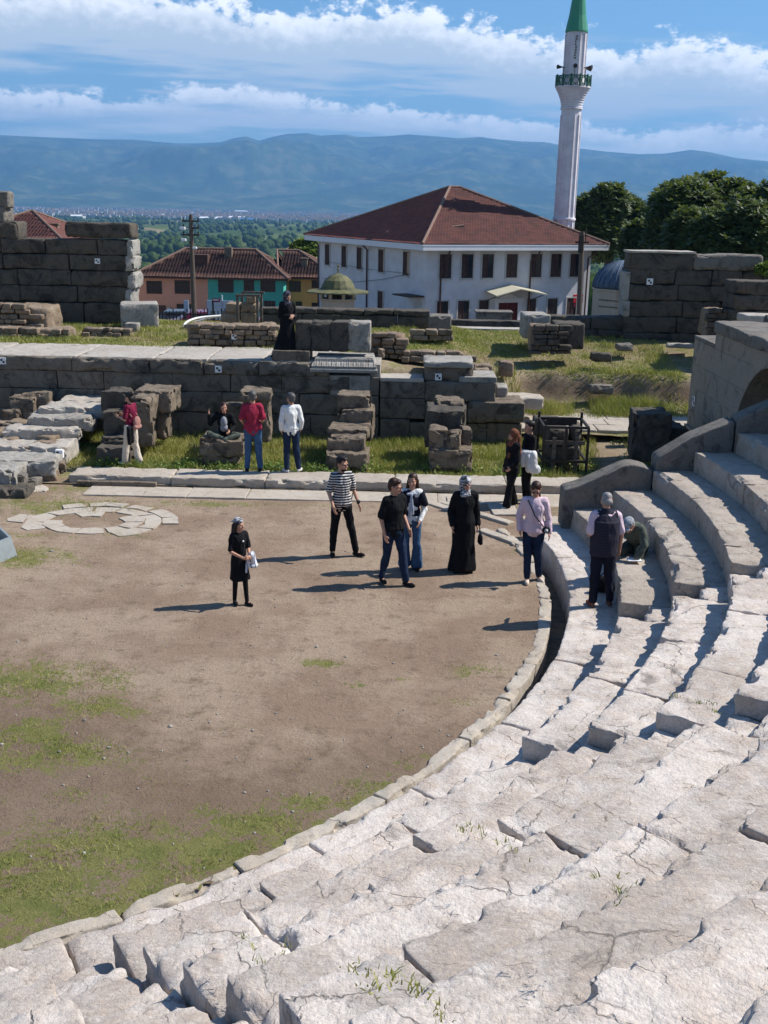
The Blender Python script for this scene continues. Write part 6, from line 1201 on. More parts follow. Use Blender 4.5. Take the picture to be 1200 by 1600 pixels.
    for i, (px, pyt, pyb) in enumerate([(52, 322, 336), (98, 324, 334), (483, 327, 341)]):
        Y = 5200; a, b_ = atY(px, pyt, Y), atY(px, pyb, Y); t = thing('pylon', f'thin {["left", "middle", "right"][i]} lattice mast standing far out on the plain', 'mast', tuple(b_)); MB().tube([(b_.x, Y, -60), (a.x, Y, a.z)], [3, .8], 4).build('mast_shaft', M_SURR, t)
plain()
# ------------------------------------------------------------------ mountains
def mountains():
    A = np.linspace(-27, 27, 520); D = np.concatenate([np.linspace(8800, 15500, 90), np.linspace(15600, 18200, 16)])
    px = [-200, 0, 60, 110, 160, 205, 240, 275, 310, 345, 365, 385, 405, 425, 450, 480, 500, 520, 540, 560, 600, 640, 680, 715, 750, 780, 815, 850, 880, 905, 950, 1000, 1040, 1080, 1110, 1150, 1200, 1400]
    py = [214, 211, 214, 216, 218, 218, 221, 224, 224, 222, 216, 213, 220, 214, 209, 208, 212, 211, 210, 214, 213, 210, 213, 216, 214, 218, 221, 222, 227, 232, 237, 241, 240, 234, 238, 247, 252, 262]
    crest = []
    for x, y in zip(px, py):
        d = ray(x, y); crest.append((math.degrees(math.atan2(d[0], d[1])), d[2] / math.hypot(d[0], d[1])))
    ca = np.array(crest); H = np.interp(A, ca[:, 0], ca[:, 1]) * 15500 + 6 + 60
    a, d = np.meshgrid(A, D, indexing='ij'); s = np.clip((d - 9300) / 6200, 0, 1); X = np.sin(np.radians(a)) * d; Y = np.cos(np.radians(a)) * d
    P = np.stack([X.ravel() / 1500, Y.ravel() / 1500, X.ravel() * 0], 1); rid = 1 - np.abs(fbm(P, 61, 6, .55)) * 2.4; rid = rid.reshape(s.shape); mask = np.sin(np.pi * np.clip(s, 0, 1)) * (s < 1)
    fall = np.where(d > 15500, np.clip(1 - (d - 15500) / 2700, 0, 1), 1)
    front = np.exp(-((a + 9.5) / 5.5) ** 2 - ((s - .45) / .16) ** 2) * 330 + np.exp(-((a - 4) / 7) ** 2 - ((s - .4) / .15) ** 2) * 120
    Z = -60 + H[:, None] * s ** 1.25 * fall + mask * (rid - .35) * 240 * (.3 + s) + front * mask
    cap = H[:, None] * (d / 15500) - 60 - 25; Z = np.where((s < .97), np.minimum(Z, cap), Z); Z = np.maximum(Z, -60 - 5 * (s <= 0))
    m = len(D); i, j = np.meshgrid(np.arange(len(A) - 1), np.arange(m - 1), indexing='ij'); v = (i * m + j).ravel(); Q = np.stack([v, v + m, v + m + 1, v + 1], 1)
    g = G('mountain_forest'); p = g.pos(); g.color(g.mix(g.ramp(g.noise(p, .0016, 8, .7), .40, .60), (.03, .055, .02), g.mix(g.ramp(g.noise(p, .006, 6, .7), .42, .6), (.05, .08, .03), (.12, .13, .06)))).rough(1); g.b.inputs['Specular IOR Level'].default_value = 0
    tag(mesh_obj('mountains', np.stack([X.ravel(), Y.ravel(), Z.ravel()], 1), Q, g.m), kind='structure')
mountains()
def haze():
    o = MB().box(-16000, -90, -68, 16000, 18700, 1330).build('haze', None); o.display_type = 'WIRE'
    m = bpy.data.materials.new('haze_air'); m.use_nodes = True; nt = m.node_tree; nt.nodes.clear(); v = nt.nodes.new('ShaderNodeVolumePrincipled'); v.inputs['Density'].default_value = 0.00008; v.inputs['Color'].default_value = (.23, .53, 1.0, 1); v.inputs['Anisotropy'].default_value = 0.1
    out = nt.nodes.new('ShaderNodeOutputMaterial'); nt.links.new(v.outputs[0], out.inputs['Volume']); o.data.materials.append(m); tag(o, 'thin blue haze over the plain and the mountains', 'haze', kind='stuff')
haze()
# ------------------------------------------------------------------ people
PEND = []          # solids waiting to be fused by one voxel remesh pass
class Pr:
    """closed overlapping primitives, later fused into one continuous skin"""
    def __init__(s): s.m = MB()
    def ell(s, c, r, rot=None, n=14):
        V = []; Fc = []; k = n; h = n // 2 + 1; c = Vector(c)
        for i in range(1, h):
            t = math.pi * i / h
            for j in range(k): a = 2 * math.pi * j / k; v = Vector((r[0] * math.sin(t) * math.cos(a), r[1] * math.sin(t) * math.sin(a), r[2] * math.cos(t))); V.append(c + (rot @ v if rot else v))
        a = Vector((0, 0, r[2])); V += [c + (rot @ a if rot else a), c - (rot @ a if rot else a)]; T, B = len(V) - 2, len(V) - 1
        for i in range(h - 2):
            for j in range(k): p, q = i * k + j, i * k + (j + 1) % k; Fc.append((p, p + k, q + k, q))
        for j in range(k): Fc.append((T, j, (j + 1) % k)); Fc.append((B, (h - 2) * k + (j + 1) % k, (h - 2) * k + j))
        s.m.add(V, Fc); return s
    def cap(s, a, b, ra, rb, n=12):
        a, b = Vector(a), Vector(b); s.m.tube([a, (a + b) / 2, b], [ra, (ra + rb) / 2, rb], n); s.ell(a, (ra,) * 3, n=n); s.ell(b, (rb,) * 3, n=n); return s
    def loft(s, rings, n=28, fold=0.0, k=9, ph=0.0):
        """rings: (cx, cy, z, rx, ry) from the bottom up"""
        V = []; Fc = []
        for i, (cx, cy, z, rx, ry) in enumerate(rings):
            w = fold * (1 - i / (len(rings) - 1))
            for j in range(n): a = 2 * math.pi * j / n; f = 1 + w * math.sin(k * a + ph + i * .25) * (.6 + .4 * math.sin(2.3 * a + ph)); V.append((cx + rx * f * math.cos(a), cy + ry * f * math.sin(a), z))
        for i in range(len(rings) - 1):
            for j in range(n): p, q = i * n + j, i * n + (j + 1) % n; Fc.append((p, q, q + n, p + n))
        Fc += [tuple(range(n - 1, -1, -1)), tuple(range(len(V) - n, len(V)))]; s.m.add(V, Fc); return s
    def put(s, name, mat, root, M, vox=.011, fold=0.0, smooth=4, seed=1):
        s.m.v = [tuple(M @ Vector(v)) for v in s.m.v]; o = s.m.build(name, mat, root, True); PEND.append((o, vox, fold, smooth, seed)); return o
def fuse():
    for o, vox, fold, smooth, seed in PEND:
        a = o.modifiers.new('r', 'REMESH'); a.mode = 'VOXEL'; a.voxel_size = vox; a.use_smooth_shade = True
        if smooth: b = o.modifiers.new('s', 'SMOOTH'); b.iterations = smooth; b.factor = .5
    dg = bpy.context.evaluated_depsgraph_get()
    for o, vox, fold, smooth, seed in PEND:
        me = bpy.data.meshes.new_from_object(o.evaluated_get(dg)); old = o.data; o.modifiers.clear(); o.data = me; me.name = o.name; bpy.data.meshes.remove(old)
        if fold:
            n = len(me.vertices); co = np.empty(n * 3, np.float32); no = np.empty(n * 3, np.float32); me.vertices.foreach_get('co', co); me.vertex_normals.foreach_get('vector', no); co = co.reshape(-1, 3); no = no.reshape(-1, 3)
            q = co * np.array([16, 16, 7.0]) + seed * 3.7; w = fbm(q, seed, 3); w2 = 1 - np.abs(fbm(co * np.array([9, 9, 5.0]) + seed, seed + 3, 2)) * 2; co += no * ((w * .7 + (w2 - .6) * .6) * fold)[:, None]; me.vertices.foreach_set('co', co.ravel()); me.update()
    PEND.clear()
def person(label, base, h, rz, skin=None, pose=None, top=None, bottom=None, shoes=None, head=None, group=None, build=1.0, yaw=0.0, nod=0.0):
    """base: point between the feet. local frame: faces -Y, the person's own right side is -X"""
    pose = pose or {}; s = h / 1.75; skin = skin or M_SKIN; root = thing('person', label, 'person', tuple(base), rz, group)
    W = Matrix.Translation(base) @ Matrix.Rotation(rz, 4, 'Z') @ Matrix.Scale(s, 4); g = lambda k, d: Vector(pose.get(k, d)); bw = build
    hipL, hipR = g('hipl', (.09, 0, .92)), g('hipr', (-.09, 0, .92)); kL, kR = g('kl', (.105, -.02, .50)), g('kr', (-.105, -.02, .50)); aL, aR = g('al', (.115, .03, .09)), g('ar', (-.115, .03, .09))
    tl, tr = R(pose.get('toel', 12)), R(pose.get('toer', -12)); T = g('t', (0, 0, 0)); 
    for q_ in ('el', 'er', 'wl', 'wr'):
        if q_ in pose and 'chest' not in pose and abs(pose[q_][0]) > .2: v_ = pose[q_]; pose[q_] = (v_[0] * .88, v_[1], v_[2])
    ch = g('chest', (0, .0, 1.30)); wa = g('waist', (0, 0, 1.08)); nk = g('neck', (0, .005, 1.49)); shL, shR = g('shl', (.158 * bw, 0, 1.425)), g('shr', (-.158 * bw, 0, 1.425))
    eL, eR = g('el', (.205 * bw, .03, 1.14)), g('er', (-.205 * bw, .03, 1.14)); wL, wR = g('wl', (.215 * bw, -.04, .90)), g('wr', (-.215 * bw, -.04, .90)); pel = (hipL + hipR) / 2 + Vector((0, 0, .03)); hc = g('head', (nk.x, nk.y - .02, nk.z + .150))
    up = (ch - wa).normalized(); RT = Vector((0, 0, 1)).rotation_difference(up).to_matrix()
    HM = Matrix.Translation(hc) @ Matrix.Rotation(yaw, 4, 'Z') @ Matrix.Rotation(nod, 4, 'X') @ Matrix.Scale(1.07, 4); H = lambda x, y, z: HM @ Vector((x, y, z)); HR = HM.to_3x3()
    def torso(p, d, low=True):
        p.ell(pel, (.150 * bw + d, .112 * bw + d, .13 + d)); p.ell(wa, (.128 * bw + d, .098 * bw + d, .14 + d), RT); p.ell(ch + RT @ Vector((0, 0, .0)), (.148 * bw + d, .110 * bw + d, .17 + d), RT); p.ell((shL + shR) / 2 + RT @ Vector((0, 0, -.03)), (.150 * bw + d, .080 + d, .075 + d), RT)
        p.cap(shL.lerp(shR, .06), shL.lerp(shR, .94), .052 + d, .052 + d); p.cap(pel, wa, .10 * bw + d, .10 * bw + d); p.cap(wa, ch, .11 * bw + d, .12 * bw + d); return p
    b = Pr(); torso(b, 0); b.cap(ch + (nk - ch) * .6, hc + HR @ Vector((0, .01, -.05)), .062, .052)
    b.cap(hipL, kL, .080 * bw, .055); b.cap(kL, aL, .052, .038); b.cap(hipR, kR, .080 * bw, .055); b.cap(kR, aR, .052, .038)
    for a, t in ((aL, tl), (aR, tr)): d = Vector((math.sin(t), -math.cos(t), 0)); b.cap(a + Vector((0, 0, -.04)), a + d * .13 + Vector((0, 0, -.055)), .035, .028)
    b.cap(shL, eL, .045, .036); b.cap(eL, wL, .037, .025); b.cap(shR, eR, .045, .036); b.cap(eR, wR, .037, .025)
    b.ell(H(0, .012, .025), (.074, .094, .095), HR); b.ell(H(0, -.022, -.035), (.060, .068, .075), HR); b.ell(H(0, -.045, -.085), (.034, .035, .028), HR); b.cap(H(0, -.088, .005), H(0, -.108, -.028), .009, .014); b.ell(H(0, -.09, -.062), (.026, .012, .010), HR)
    for sx in (-1, 1): b.ell(H(sx * .076, .012, -.012), (.010, .020, .030), HR); b.ell(H(sx * .033, -.078, .022), (.020, .012, .008), HR); b.ell(H(sx * .042, -.062, -.03), (.022, .02, .022), HR)
    for w, e, sx, key in ((wL, eL, 1, 'l'), (wR, eR, -1, 'r')):
        d = (w - e).normalized() if pose.get('hd' + key) is None else Vector(pose['hd' + key]).normalized(); n = Vector((sx, 0, 0)); n = (n - d * n.dot(d)).normalized(); f = d.cross(n).normalized(); f = f if f.y < 0 else -f   # f: towards the thumb (front), n: back of the hand
        cr = pose.get('curl', .35)
        b.cap(w, w + d * .07, .024, .020); 
        for k in range(4):
            o_ = f * (.030 - .0195 * k); L = (.072, .080, .074, .058)[k]; p0 = w + d * .075 + o_; p1 = p0 + (d - n * cr * .5).normalized() * L * .5; p2 = p1 + (d - n * cr * 1.8).normalized() * L * .5
            b.cap(w + d * .02 + o_ * .8, p0, .013, .012, 8); b.cap(p0, p1, .0095, .0085, 8); b.cap(p1, p2, .0085, .0075, 8)
        t0 = w + d * .022 + f * .022; t1 = t0 + (d * .5 + f * .75 - n * .2).normalized() * .042; b.cap(t0, t1, .0125, .0105, 8); b.cap(t1, t1 + (d * .9 + f * .25 - n * .3).normalized() * .032, .0105, .0085, 8)
    body = b.put('body', skin, root, W, .0085 * s, 0, 3)
    for sx in (-1, 1): Pr().ell(H(sx * .032, -.0885, .004), (.0125, .007, .0065), HR, 10).put('eye', M_EYE, root, W, .004, 0, 0)
    Pr().ell(H(0, -.102, -.060), (.021, .006, .0065), HR, 10).put('mouth', M_LIP, root, W, .004, 0, 0)
    if top:
        kind, mat, d = top[:3]; p = Pr(); torso(p, .014 + d); sl = {'short': .82, 'long': 1, 'vest': 0, 'none': 0}[kind]
        if 'hem' in pose or len(top) > 3: z = top[3]; p.loft([(pel.x, pel.y, z, .175 * bw + d, .135 * bw + d), (wa.x, wa.y, wa.z, .150 * bw + d, .118 * bw + d)], fold=.04, k=7)
        if kind == 'short':
            for sh, e in ((shL, eL), (shR, eR)): p.cap(sh, sh.lerp(e, .45), .050 + d, .050 + d); p.cap(sh.lerp(e, .3), sh.lerp(e, sl), .049 + d, .050 + d * 1.3)
        if kind == 'long':
            for sh, e, w in ((shL, eL, wL), (shR, eR, wR)): p.cap(sh, e, .050 + d, .042 + d); p.cap(e, e.lerp(w, .97), .042 + d, .032 + d)
        p.cap(ch, nk - Vector((0, 0, .03)), .07, .065); p.put('shirt' if kind != 'vest' else 'vest', mat, root, W, .010, .016, 2, seed=int(h * 100))
    if bottom:
        kind, mat, d = bottom[:3]; p = Pr()
        if kind == 'trousers':
            fl = bottom[3] if len(bottom) > 3 else 0; p.ell(pel - Vector((0, 0, .03)), (.156 * bw + d, .122 * bw + d, .12)); p.cap(pel, wa - up * .10, .108 * bw + d, .10 * bw + d)
            for hp, k, a in ((hipL, kL, aL), (hipR, kR, aR)): p.cap(hp, k, .090 * bw + d, .064 + d); p.cap(k, a + (k - a) * .03, .064 + d, .050 + d + fl)
            p.put('trousers', mat, root, W, .010, .018, 2, seed=3 + int(h * 90))
        else:      # skirt or robe down to height z
            z, rx, ry = bottom[3:6]; cx, cy = (aL + aR).x / 2 * .7, (aL + aR).y / 2 * .6
            p.loft([(cx, cy, z, rx, ry), (cx, cy, z + .03, rx * 1.01, ry * 1.01), (pel.x * .5 + cx * .5, pel.y * .5 + cy * .5, (z + .95) / 2, (rx + .17) / 2 * .97, (ry + .15) / 2 * .97), (pel.x, pel.y, .95, .172 * bw + d, .14 * bw + d), (wa.x, wa.y, 1.10, .145 * bw + d, .115 * bw + d)], fold=.07, k=8, n=40)
            p.put('skirt' if kind == 'skirt' else 'robe', mat, root, W, .012, .012, 3, seed=5)
            if kind == 'skirt' and len(bottom) > 6:
                p = Pr(); 
                for hp, k, a in ((hipL, kL, aL), (hipR, kR, aR)): p.cap(hp, k, .084, .058); p.cap(k, a, .056, .042)
                p.put('tights', bottom[6], root, W, .010, 0, 3)
    for a, t in ((aL, tl), (aR, tr)):
        d = Vector((math.sin(t), -math.cos(t), 0)); q = Matrix.Rotation(t, 3, 'Z'); p = Pr(); f = Vector((a.x, a.y, a.z - .055)) + d * .055; p.ell(f, (.043, .125, .036), q); p.ell(f - d * .05 + Vector((0, 0, .025)), (.036, .05, .045), q); p.ell(f + Vector((0, 0, -.022)), (.044, .132, .014), q); p.put('shoe', shoes or C_SHOE, root, W, .009, 0, 2)
    for it in (head or []):
        k, mat = it[:2]; p = Pr(); nm = 'hair'
        if k == 'short': p.ell(H(0, .026, .044), (.084, .096, .088), HR); p.ell(H(0, .055, -.01), (.070, .060, .075), HR); p.ell(H(0, -.03, .095), (.055, .055, .028), HR)
        if k == 'bald_rim': p.ell(H(0, .045, -.005), (.081, .072, .060), HR); p.ell(H(0, .018, .062), (.074, .09, .07), HR)
        if k in ('long', 'bun', 'tail'): p.ell(H(0, .022, .040), (.086, .098, .090), HR); p.ell(H(0, .06, -.04), (.078, .055, .095), HR)
        if k == 'long':
            for dx in (-.06, -.03, 0, .03, .06): p.cap(H(dx, .07, -.02), H(dx * 1.25, .085, -.02 - it[2]), .042, .030)
            for sx in (-1, 1): p.cap(H(sx * .074, .01, 0), H(sx * .088, .03, -.16), .024, .03)
        if k == 'bun': p.ell(H(0, .12, .05), (.042, .04, .042), HR)
        if k == 'tail': p.cap(H(.03, .09, -.02), H(.075, -.02, -.25), .04, .025)
        vox, fo = .010, .006
        if k == 'hijab': nm = 'headscarf'; p.ell(H(0, .026, .022), (.098, .108, .118), HR); p.cap(H(0, .03, -.05), nk + Vector((0, -.01, -.02)), .085, .10); p.ell(nk + Vector((0, -.02, -.05)), (.135, .115, .085)); p.ell(H(0, -.035, -.118), (.062, .06, .035), HR); vox, fo = .010, .012
        if k == 'drape': nm = 'scarf_end'; p.cap(H(.0, .06, -.06), ch + Vector((.04, -.13, -.12)), .06, .04); p.cap(H(0, .09, -.06), ch + Vector((0, .15, -.1)), .08, .07)
        if k == 'bandana': nm = 'bandana'; p.ell(H(0, .022, .058), (.089, .100, .085), HR); p.cap(H(0, .10, .05), H(-.05, .18, .02), .028, .008); p.cap(H(0, .10, .05), H(.03, .17, -.01), .022, .008)
        if k == 'cap': nm = 'cap'; p.ell(H(0, .018, .065), (.090, .102, .070), HR); p.ell(H(0, -.10, .045), (.065, .055, .012), HR)
        if k == 'glasses': nm = 'sunglasses'; [p.ell(H(sx * .034, -.097, .006), (.027, .008, .017), HR, 10) for sx in (-1, 1)]; p.cap(H(-.01, -.1, .01), H(.01, -.1, .01), .004, .004); [p.cap(H(sx * .058, -.09, .01), H(sx * .08, .0, .01), .004, .004) for sx in (-1, 1)]; vox, fo = .005, 0
        if k == 'beard': nm = 'beard'; p.ell(H(0, -.042, -.085), (.050, .050, .034), HR)
        if k == 'collar': nm = 'collar'; p.cap(nk + Vector((-.05, -.01, 0)), nk + Vector((.05, -.01, 0)), .045, .045)
        p.put(nm, mat, root, W, vox, fo, 2, seed=9)
    return root, W, dict(H=H, ch=ch, wL=wL, wR=wR, pel=pel, nk=nk)
def held(name, label, cat, pr, mat, W, vox=.010, fold=.01, parts=()):
    q = W @ Vector(pr.m.v[0]); t = thing(name, label, cat, tuple(q)); pr.put('cloth' if fold > .008 else 'bag_body', mat, t, W, vox, fold, 3, seed=4)
    for nm, p, m in parts: p.put(nm, m, t, W, .006, 0, 1)
    return t
WALKR = dict(kl=(.10, -.10, .52), al=(.11, -.17, .10), kr=(-.10, .02, .50), ar=(-.10, .22, .12))
GR = 'visitors walking in the ruins'
def foot(px, py, z=0.0): return at(px, py, z)
# 1 girl
r1, W, j = person('girl in a black dress and grey bandana walking alone across the dirt floor', foot(375, 944), 1.38, R(38), pose=dict(kl=(.085, -.07, .50), al=(.10, -.10, .09), ar=(-.08, .07, .10), wr=(-.05, -.26, 1.03), er=(-.23, -.03, 1.12), el=(.22, -.02, 1.13), wl=(.10, -.25, 1.04), hdr=(.8, -.5, 0), hdl=(-.7, -.6, 0)),
     top=('short', C_BLACK, .008), bottom=('skirt', C_BLACK, .01, .52, .20, .17, C_BLACK), shoes=C_SHOE, head=[('long', H_BLACK, .36), ('bandana', C_SCARF)], yaw=R(22), nod=R(4), build=.92, group=GR)
p = Pr(); p.cap((.13, -.24, 1.06), (.20, -.22, .86), .055, .05); p.cap((.17, -.22, 1.08), (.25, -.18, .86), .05, .045); p.ell((.19, -.22, .83), (.10, .07, .055)); p.cap((.08, -.20, 1.0), (.05, -.20, .72), .03, .035)
held('striped_shawl', 'grey and white striped shawl hanging over the arm of the girl in black', 'shawl', p, C_SHAWL, W)
Pr().ell(j['ch'] + Vector((.02, -.135, .03)), (.022, .01, .022), None, 10).put('necklace_pendant', M_WHITEP, r1, W, .005, 0, 0)
# 2 striped shirt
r_, W, j = person('young man in a black and white striped shirt and black trousers', foot(533, 868), 1.79, R(22), pose=dict(hipl=(.09, 0, .91), kl=(.155, -.08, .50), al=(.235, -.10, .10), kr=(-.12, .02, .50), ar=(-.135, .08, .09), toel=45, er=(-.25, .02, 1.14), wr=(-.20, -.16, .93), el=(.27, .06, 1.15), wl=(.33, -.06, .93)),
     top=('short', C_STRIPE, .012, .93), bottom=('trousers', C_BLACK, .004), shoes=C_SHOE, head=[('short', H_BLACK), ('glasses', M_GLASS), ('beard', H_BLACK)], yaw=R(30), nod=R(8), group=GR)
Pr().cap(j['wL'] + Vector((-.005, 0, .02)), j['wL'] + Vector((.0, 0, .035)), .034, .034).put('wristwatch', M_BLACK, r_, W, .006, 0, 0)
# 4 young woman (partly hidden)
r_, W, j = person('long-haired young woman in a dark vest, white bow blouse and blue jeans', foot(641, 890), 1.68, R(-4), pose=dict(wl=(.16, -.16, .95), el=(.25, .02, 1.12), kl=(.10, -.03, .5), toel=6, toer=-6), top=('long', C_WHITE, .008), bottom=('trousers', C_JEANS, .01, .05), shoes=C_SHOE, head=[('long', H_BROWN, .34)], yaw=R(-5), nod=R(6), build=.92, group=GR)
p = Pr(); p.ell((0, 0, 1.28), (.172, .138, .19)); p.ell((0, 0, 1.08), (.158, .128, .15)); p.cap((-.12, 0, 1.42), (.12, 0, 1.42), .072, .072); p.cap((.15, 0, 1.40), (.22, .01, 1.24), .078, .07); p.cap((-.15, 0, 1.40), (-.22, .01, 1.24), .078, .07); p.put('vest', C_NAVY, r_, W, .011, .008)
p = Pr(); p.cap((.0, -.15, 1.42), (-.035, -.165, 1.02), .018, .024); p.cap((.0, -.15, 1.42), (.035, -.17, 1.08), .018, .022); p.cap((-.07, -.13, 1.43), (.07, -.13, 1.43), .022, .022); p.put('bow', C_BLUEW, r_, W, .007, .004)
# 3 black polo
r_, W, j = person('man in a black polo shirt and dark jeans stepping to the right, head turned aside', foot(613, 912), 1.77, R(38), pose=dict(kl=(.10, -.12, .53), al=(.13, -.19, .09), toel=20, kr=(-.09, .05, .50), ar=(-.10, .16, .10), er=(-.26, .03, 1.13), wr=(-.24, -.05, .88), el=(.25, .04, 1.14), wl=(.22, -.16, .93)),
     top=('short', C_BLACK, .016, .95), bottom=('trousers', C_DKJEANS, .008), shoes=C_SHOE, head=[('short', H_BROWN), ('glasses', M_GLASS)], yaw=R(34), nod=R(12), build=1.08, group=GR)
# 5 long black robe
r_, W, j = person('woman in a long black robe and patterned headscarf carrying a handbag', foot(722, 893), 1.66, R(8), pose=dict(el=(.27, .04, 1.12), wl=(.27, -.03, .90), er=(-.27, .02, 1.12), wr=(-.26, -.08, .90)), top=('long', C_BLACK, .022, .92), bottom=('robe', C_BLACK, .02, .05, .26, .22), shoes=C_SHOE, head=[('hijab', C_SCARF)], yaw=R(24), nod=R(16), build=1.06, group=GR)
p = Pr(); p.ell((.30, -.03, .62), (.045, .11, .10)); p.cap((.30, -.09, .56), (.30, .04, .56), .04, .04)
held('black_handbag', 'small black handbag hanging from the hand of the robed woman', 'handbag', p, C_BLACK, W, .009, .002, [('handle', Pr().cap((.30, -.08, .68), (.28, -.03, .86), .008, .008).cap((.30, .03, .68), (.28, -.02, .86), .008, .008), C_BLACK)])
# 6 pink shirt
r_, W, j = person('woman in a loose pale pink shirt and blue jeans looking down at the gutter edge', foot(829, 908), 1.70, R(-4), pose=dict(kl=(.09, -.02, .5), al=(.14, .08, .09), toel=22, kr=(-.08, -.05, .5), ar=(-.07, -.07, .09), toer=0, er=(-.29, .02, 1.14), wr=(-.27, -.06, .93), hdr=(.2, -.5, -1), el=(.28, .03, 1.12), wl=(.30, -.04, .90)),
     top=('long', C_PINK, .017, .90), bottom=('trousers', C_DKJEANS, .008), shoes=C_CREAM, head=[('tail', H_BROWN), ('glasses', M_GLASS)], yaw=R(-2), nod=R(26), build=1.06, group=GR)
p = Pr(); p.ell((.20, -.18, .98), (.075, .045, .06))
held('camera_bag', 'small black camera bag hung on a strap across the pink shirt', 'camera bag', p, C_BLACK, W, .008, .002, [('strap', Pr().cap((-.12, -.10, 1.46), (.0, -.185, 1.22), .010, .010).cap((.0, -.185, 1.22), (.17, -.19, 1.02), .010, .010).cap((-.12, -.10, 1.46), (-.10, .12, 1.42), .01, .01), C_BLACK), ('lens', Pr().cap((.20, -.22, .98), (.20, -.245, .98), .035, .032), M_METAL)])
# 7, 8 couple
r_, W, j = person('woman in black with a long rust-brown headscarf', foot(797, 793), 1.64, R(-62), pose=dict(kl=(.08, -.08, .5), al=(.09, -.15, .09), kr=(-.08, .04, .5), ar=(-.08, .14, .1), wl=(.2, -.16, .98), el=(.25, 0, 1.13)), top=('long', C_BLACK, .02, .80), bottom=('trousers', C_BLACK, .015, .03), shoes=C_SHOEW, head=[('hijab', C_BROWN), ('drape', C_BROWN)], yaw=R(-8), nod=R(8), group=GR)
r_, W, j = person('man in a black T-shirt facing left with a white jacket over his arm', foot(822, 787), 1.76, R(-72), pose=dict(kl=(.09, -.04, .5), wl=(.10, -.27, 1.12), el=(.25, -.04, 1.13), hdl=(-.5, -.8, .1), er=(-.25, .02, 1.12), wr=(-.24, -.14, .95)), top=('short', C_BLACK, .014, .95), bottom=('trousers', C_BLACK, .006), shoes=C_SHOEW, head=[('short', H_BLACK)], yaw=R(-8), nod=R(6), group=GR)
p = Pr(); p.cap((.24, -.02, 1.12), (.14, -.26, 1.13), .085, .08); p.cap((.26, -.02, 1.10), (.27, .0, .78), .085, .09); p.cap((.24, -.12, 1.06), (.25, -.10, .82), .085, .08); p.ell((.30, .06, .80), (.07, .09, .10)); p.cap((.18, -.22, 1.1), (.18, -.2, .90), .07, .06)
held('white_jacket', 'bulky white jacket draped over the forearm of the man in black', 'jacket', p, C_WHITE, W, .011, .018)
# 9 vest man on the podium walk
r_, W, j = person('grey-haired man in a quilted navy vest seen from behind', foot(936, 946, .24), 1.74, R(188), pose=dict(kl=(.10, 0, .5), kr=(-.12, 0, .5), al=(.12, .03, .09), ar=(-.16, .0, .09), el=(.28, .05, 1.15), wl=(.22, -.20, 1.12), er=(-.29, .02, 1.14), wr=(-.30, -.03, .88)), top=('short', C_PINK, .016), bottom=('trousers', C_NAVY, .012), shoes=C_BROWN, head=[('bald_rim', H_GREY)], yaw=R(-12), nod=R(14), build=1.16, group=GR)
p = Pr(); p.ell((0, 0, 1.30), (.222, .178, .20)); p.ell((0, 0, 1.10), (.215, .178, .19)); p.loft([(0, .01, .82, .208, .178), (0, .01, 1.1, .220, .190), (0, .01, 1.36, .218, .175)]); p.cap((-.12, 0, 1.42), (.12, 0, 1.42), .092, .092); p.cap((0, .01, 1.3), (0, .01, 1.5), .09, .075); p.put('vest', C_QUILT, r_, W, .011, .006)
# 10 crouching man on the first seat row
q = foot(982, 906, .24); bs = Vector((q.x, q.y, .24))
r_, W, j = person('crouching man in an olive-grey jacket and plaid cap leaning over a seat', bs, 1.70, R(-30), pose=dict(hipl=(.09, .32, .52), hipr=(-.09, .32, .52), kl=(.16, -.06, .50), kr=(-.16, -.05, .50), al=(.15, .02, .09), ar=(-.15, .03, .09), waist=(0, .26, .66), chest=(0, .06, .83), neck=(0, -.12, .93), shl=(.17, -.05, .92), shr=(-.17, -.05, .92), head=(0, -.22, 1.0), el=(.27, -.16, .70), wl=(.20, -.26, .50), er=(-.25, -.14, .68), wr=(-.16, -.26, .50)),
     top=('long', C_OLIVE, .026), bottom=('trousers', C_OLIVE, .014), shoes=C_SHOE, head=[('cap', C_CAP), ('bald_rim', H_GREY)], nod=R(42), build=1.08, group=GR)
q = W @ Vector((.16, -.30, .47)); tb = thing('notebook', 'small pale notebook under the hand of the crouching man', 'notebook', tuple(q)); MB().bevbox(-.11, -.08, -.012, .11, .08, .004, .003, Matrix.Translation(q)).build('pages', M_WHITEP, tb)
q = foot(943, 925, .24); sb = thing('black_satchel', 'black shoulder satchel standing on the walk between the two older men', 'bag', tuple(q)); p = Pr(); p.ell((0, 0, .13), (.16, .09, .13)); p.cap((-.1, 0, .07), (.1, 0, .07), .07, .07); p.put('bag_body', C_BLACK, sb, Matrix.Translation(q), .01, .004); Pr().cap((-.12, 0, .2), (0, .02, .33), .01, .01).cap((0, .02, .33), (.12, 0, .2), .01, .01).put('handle', C_BLACK, sb, Matrix.Translation(q), .006)
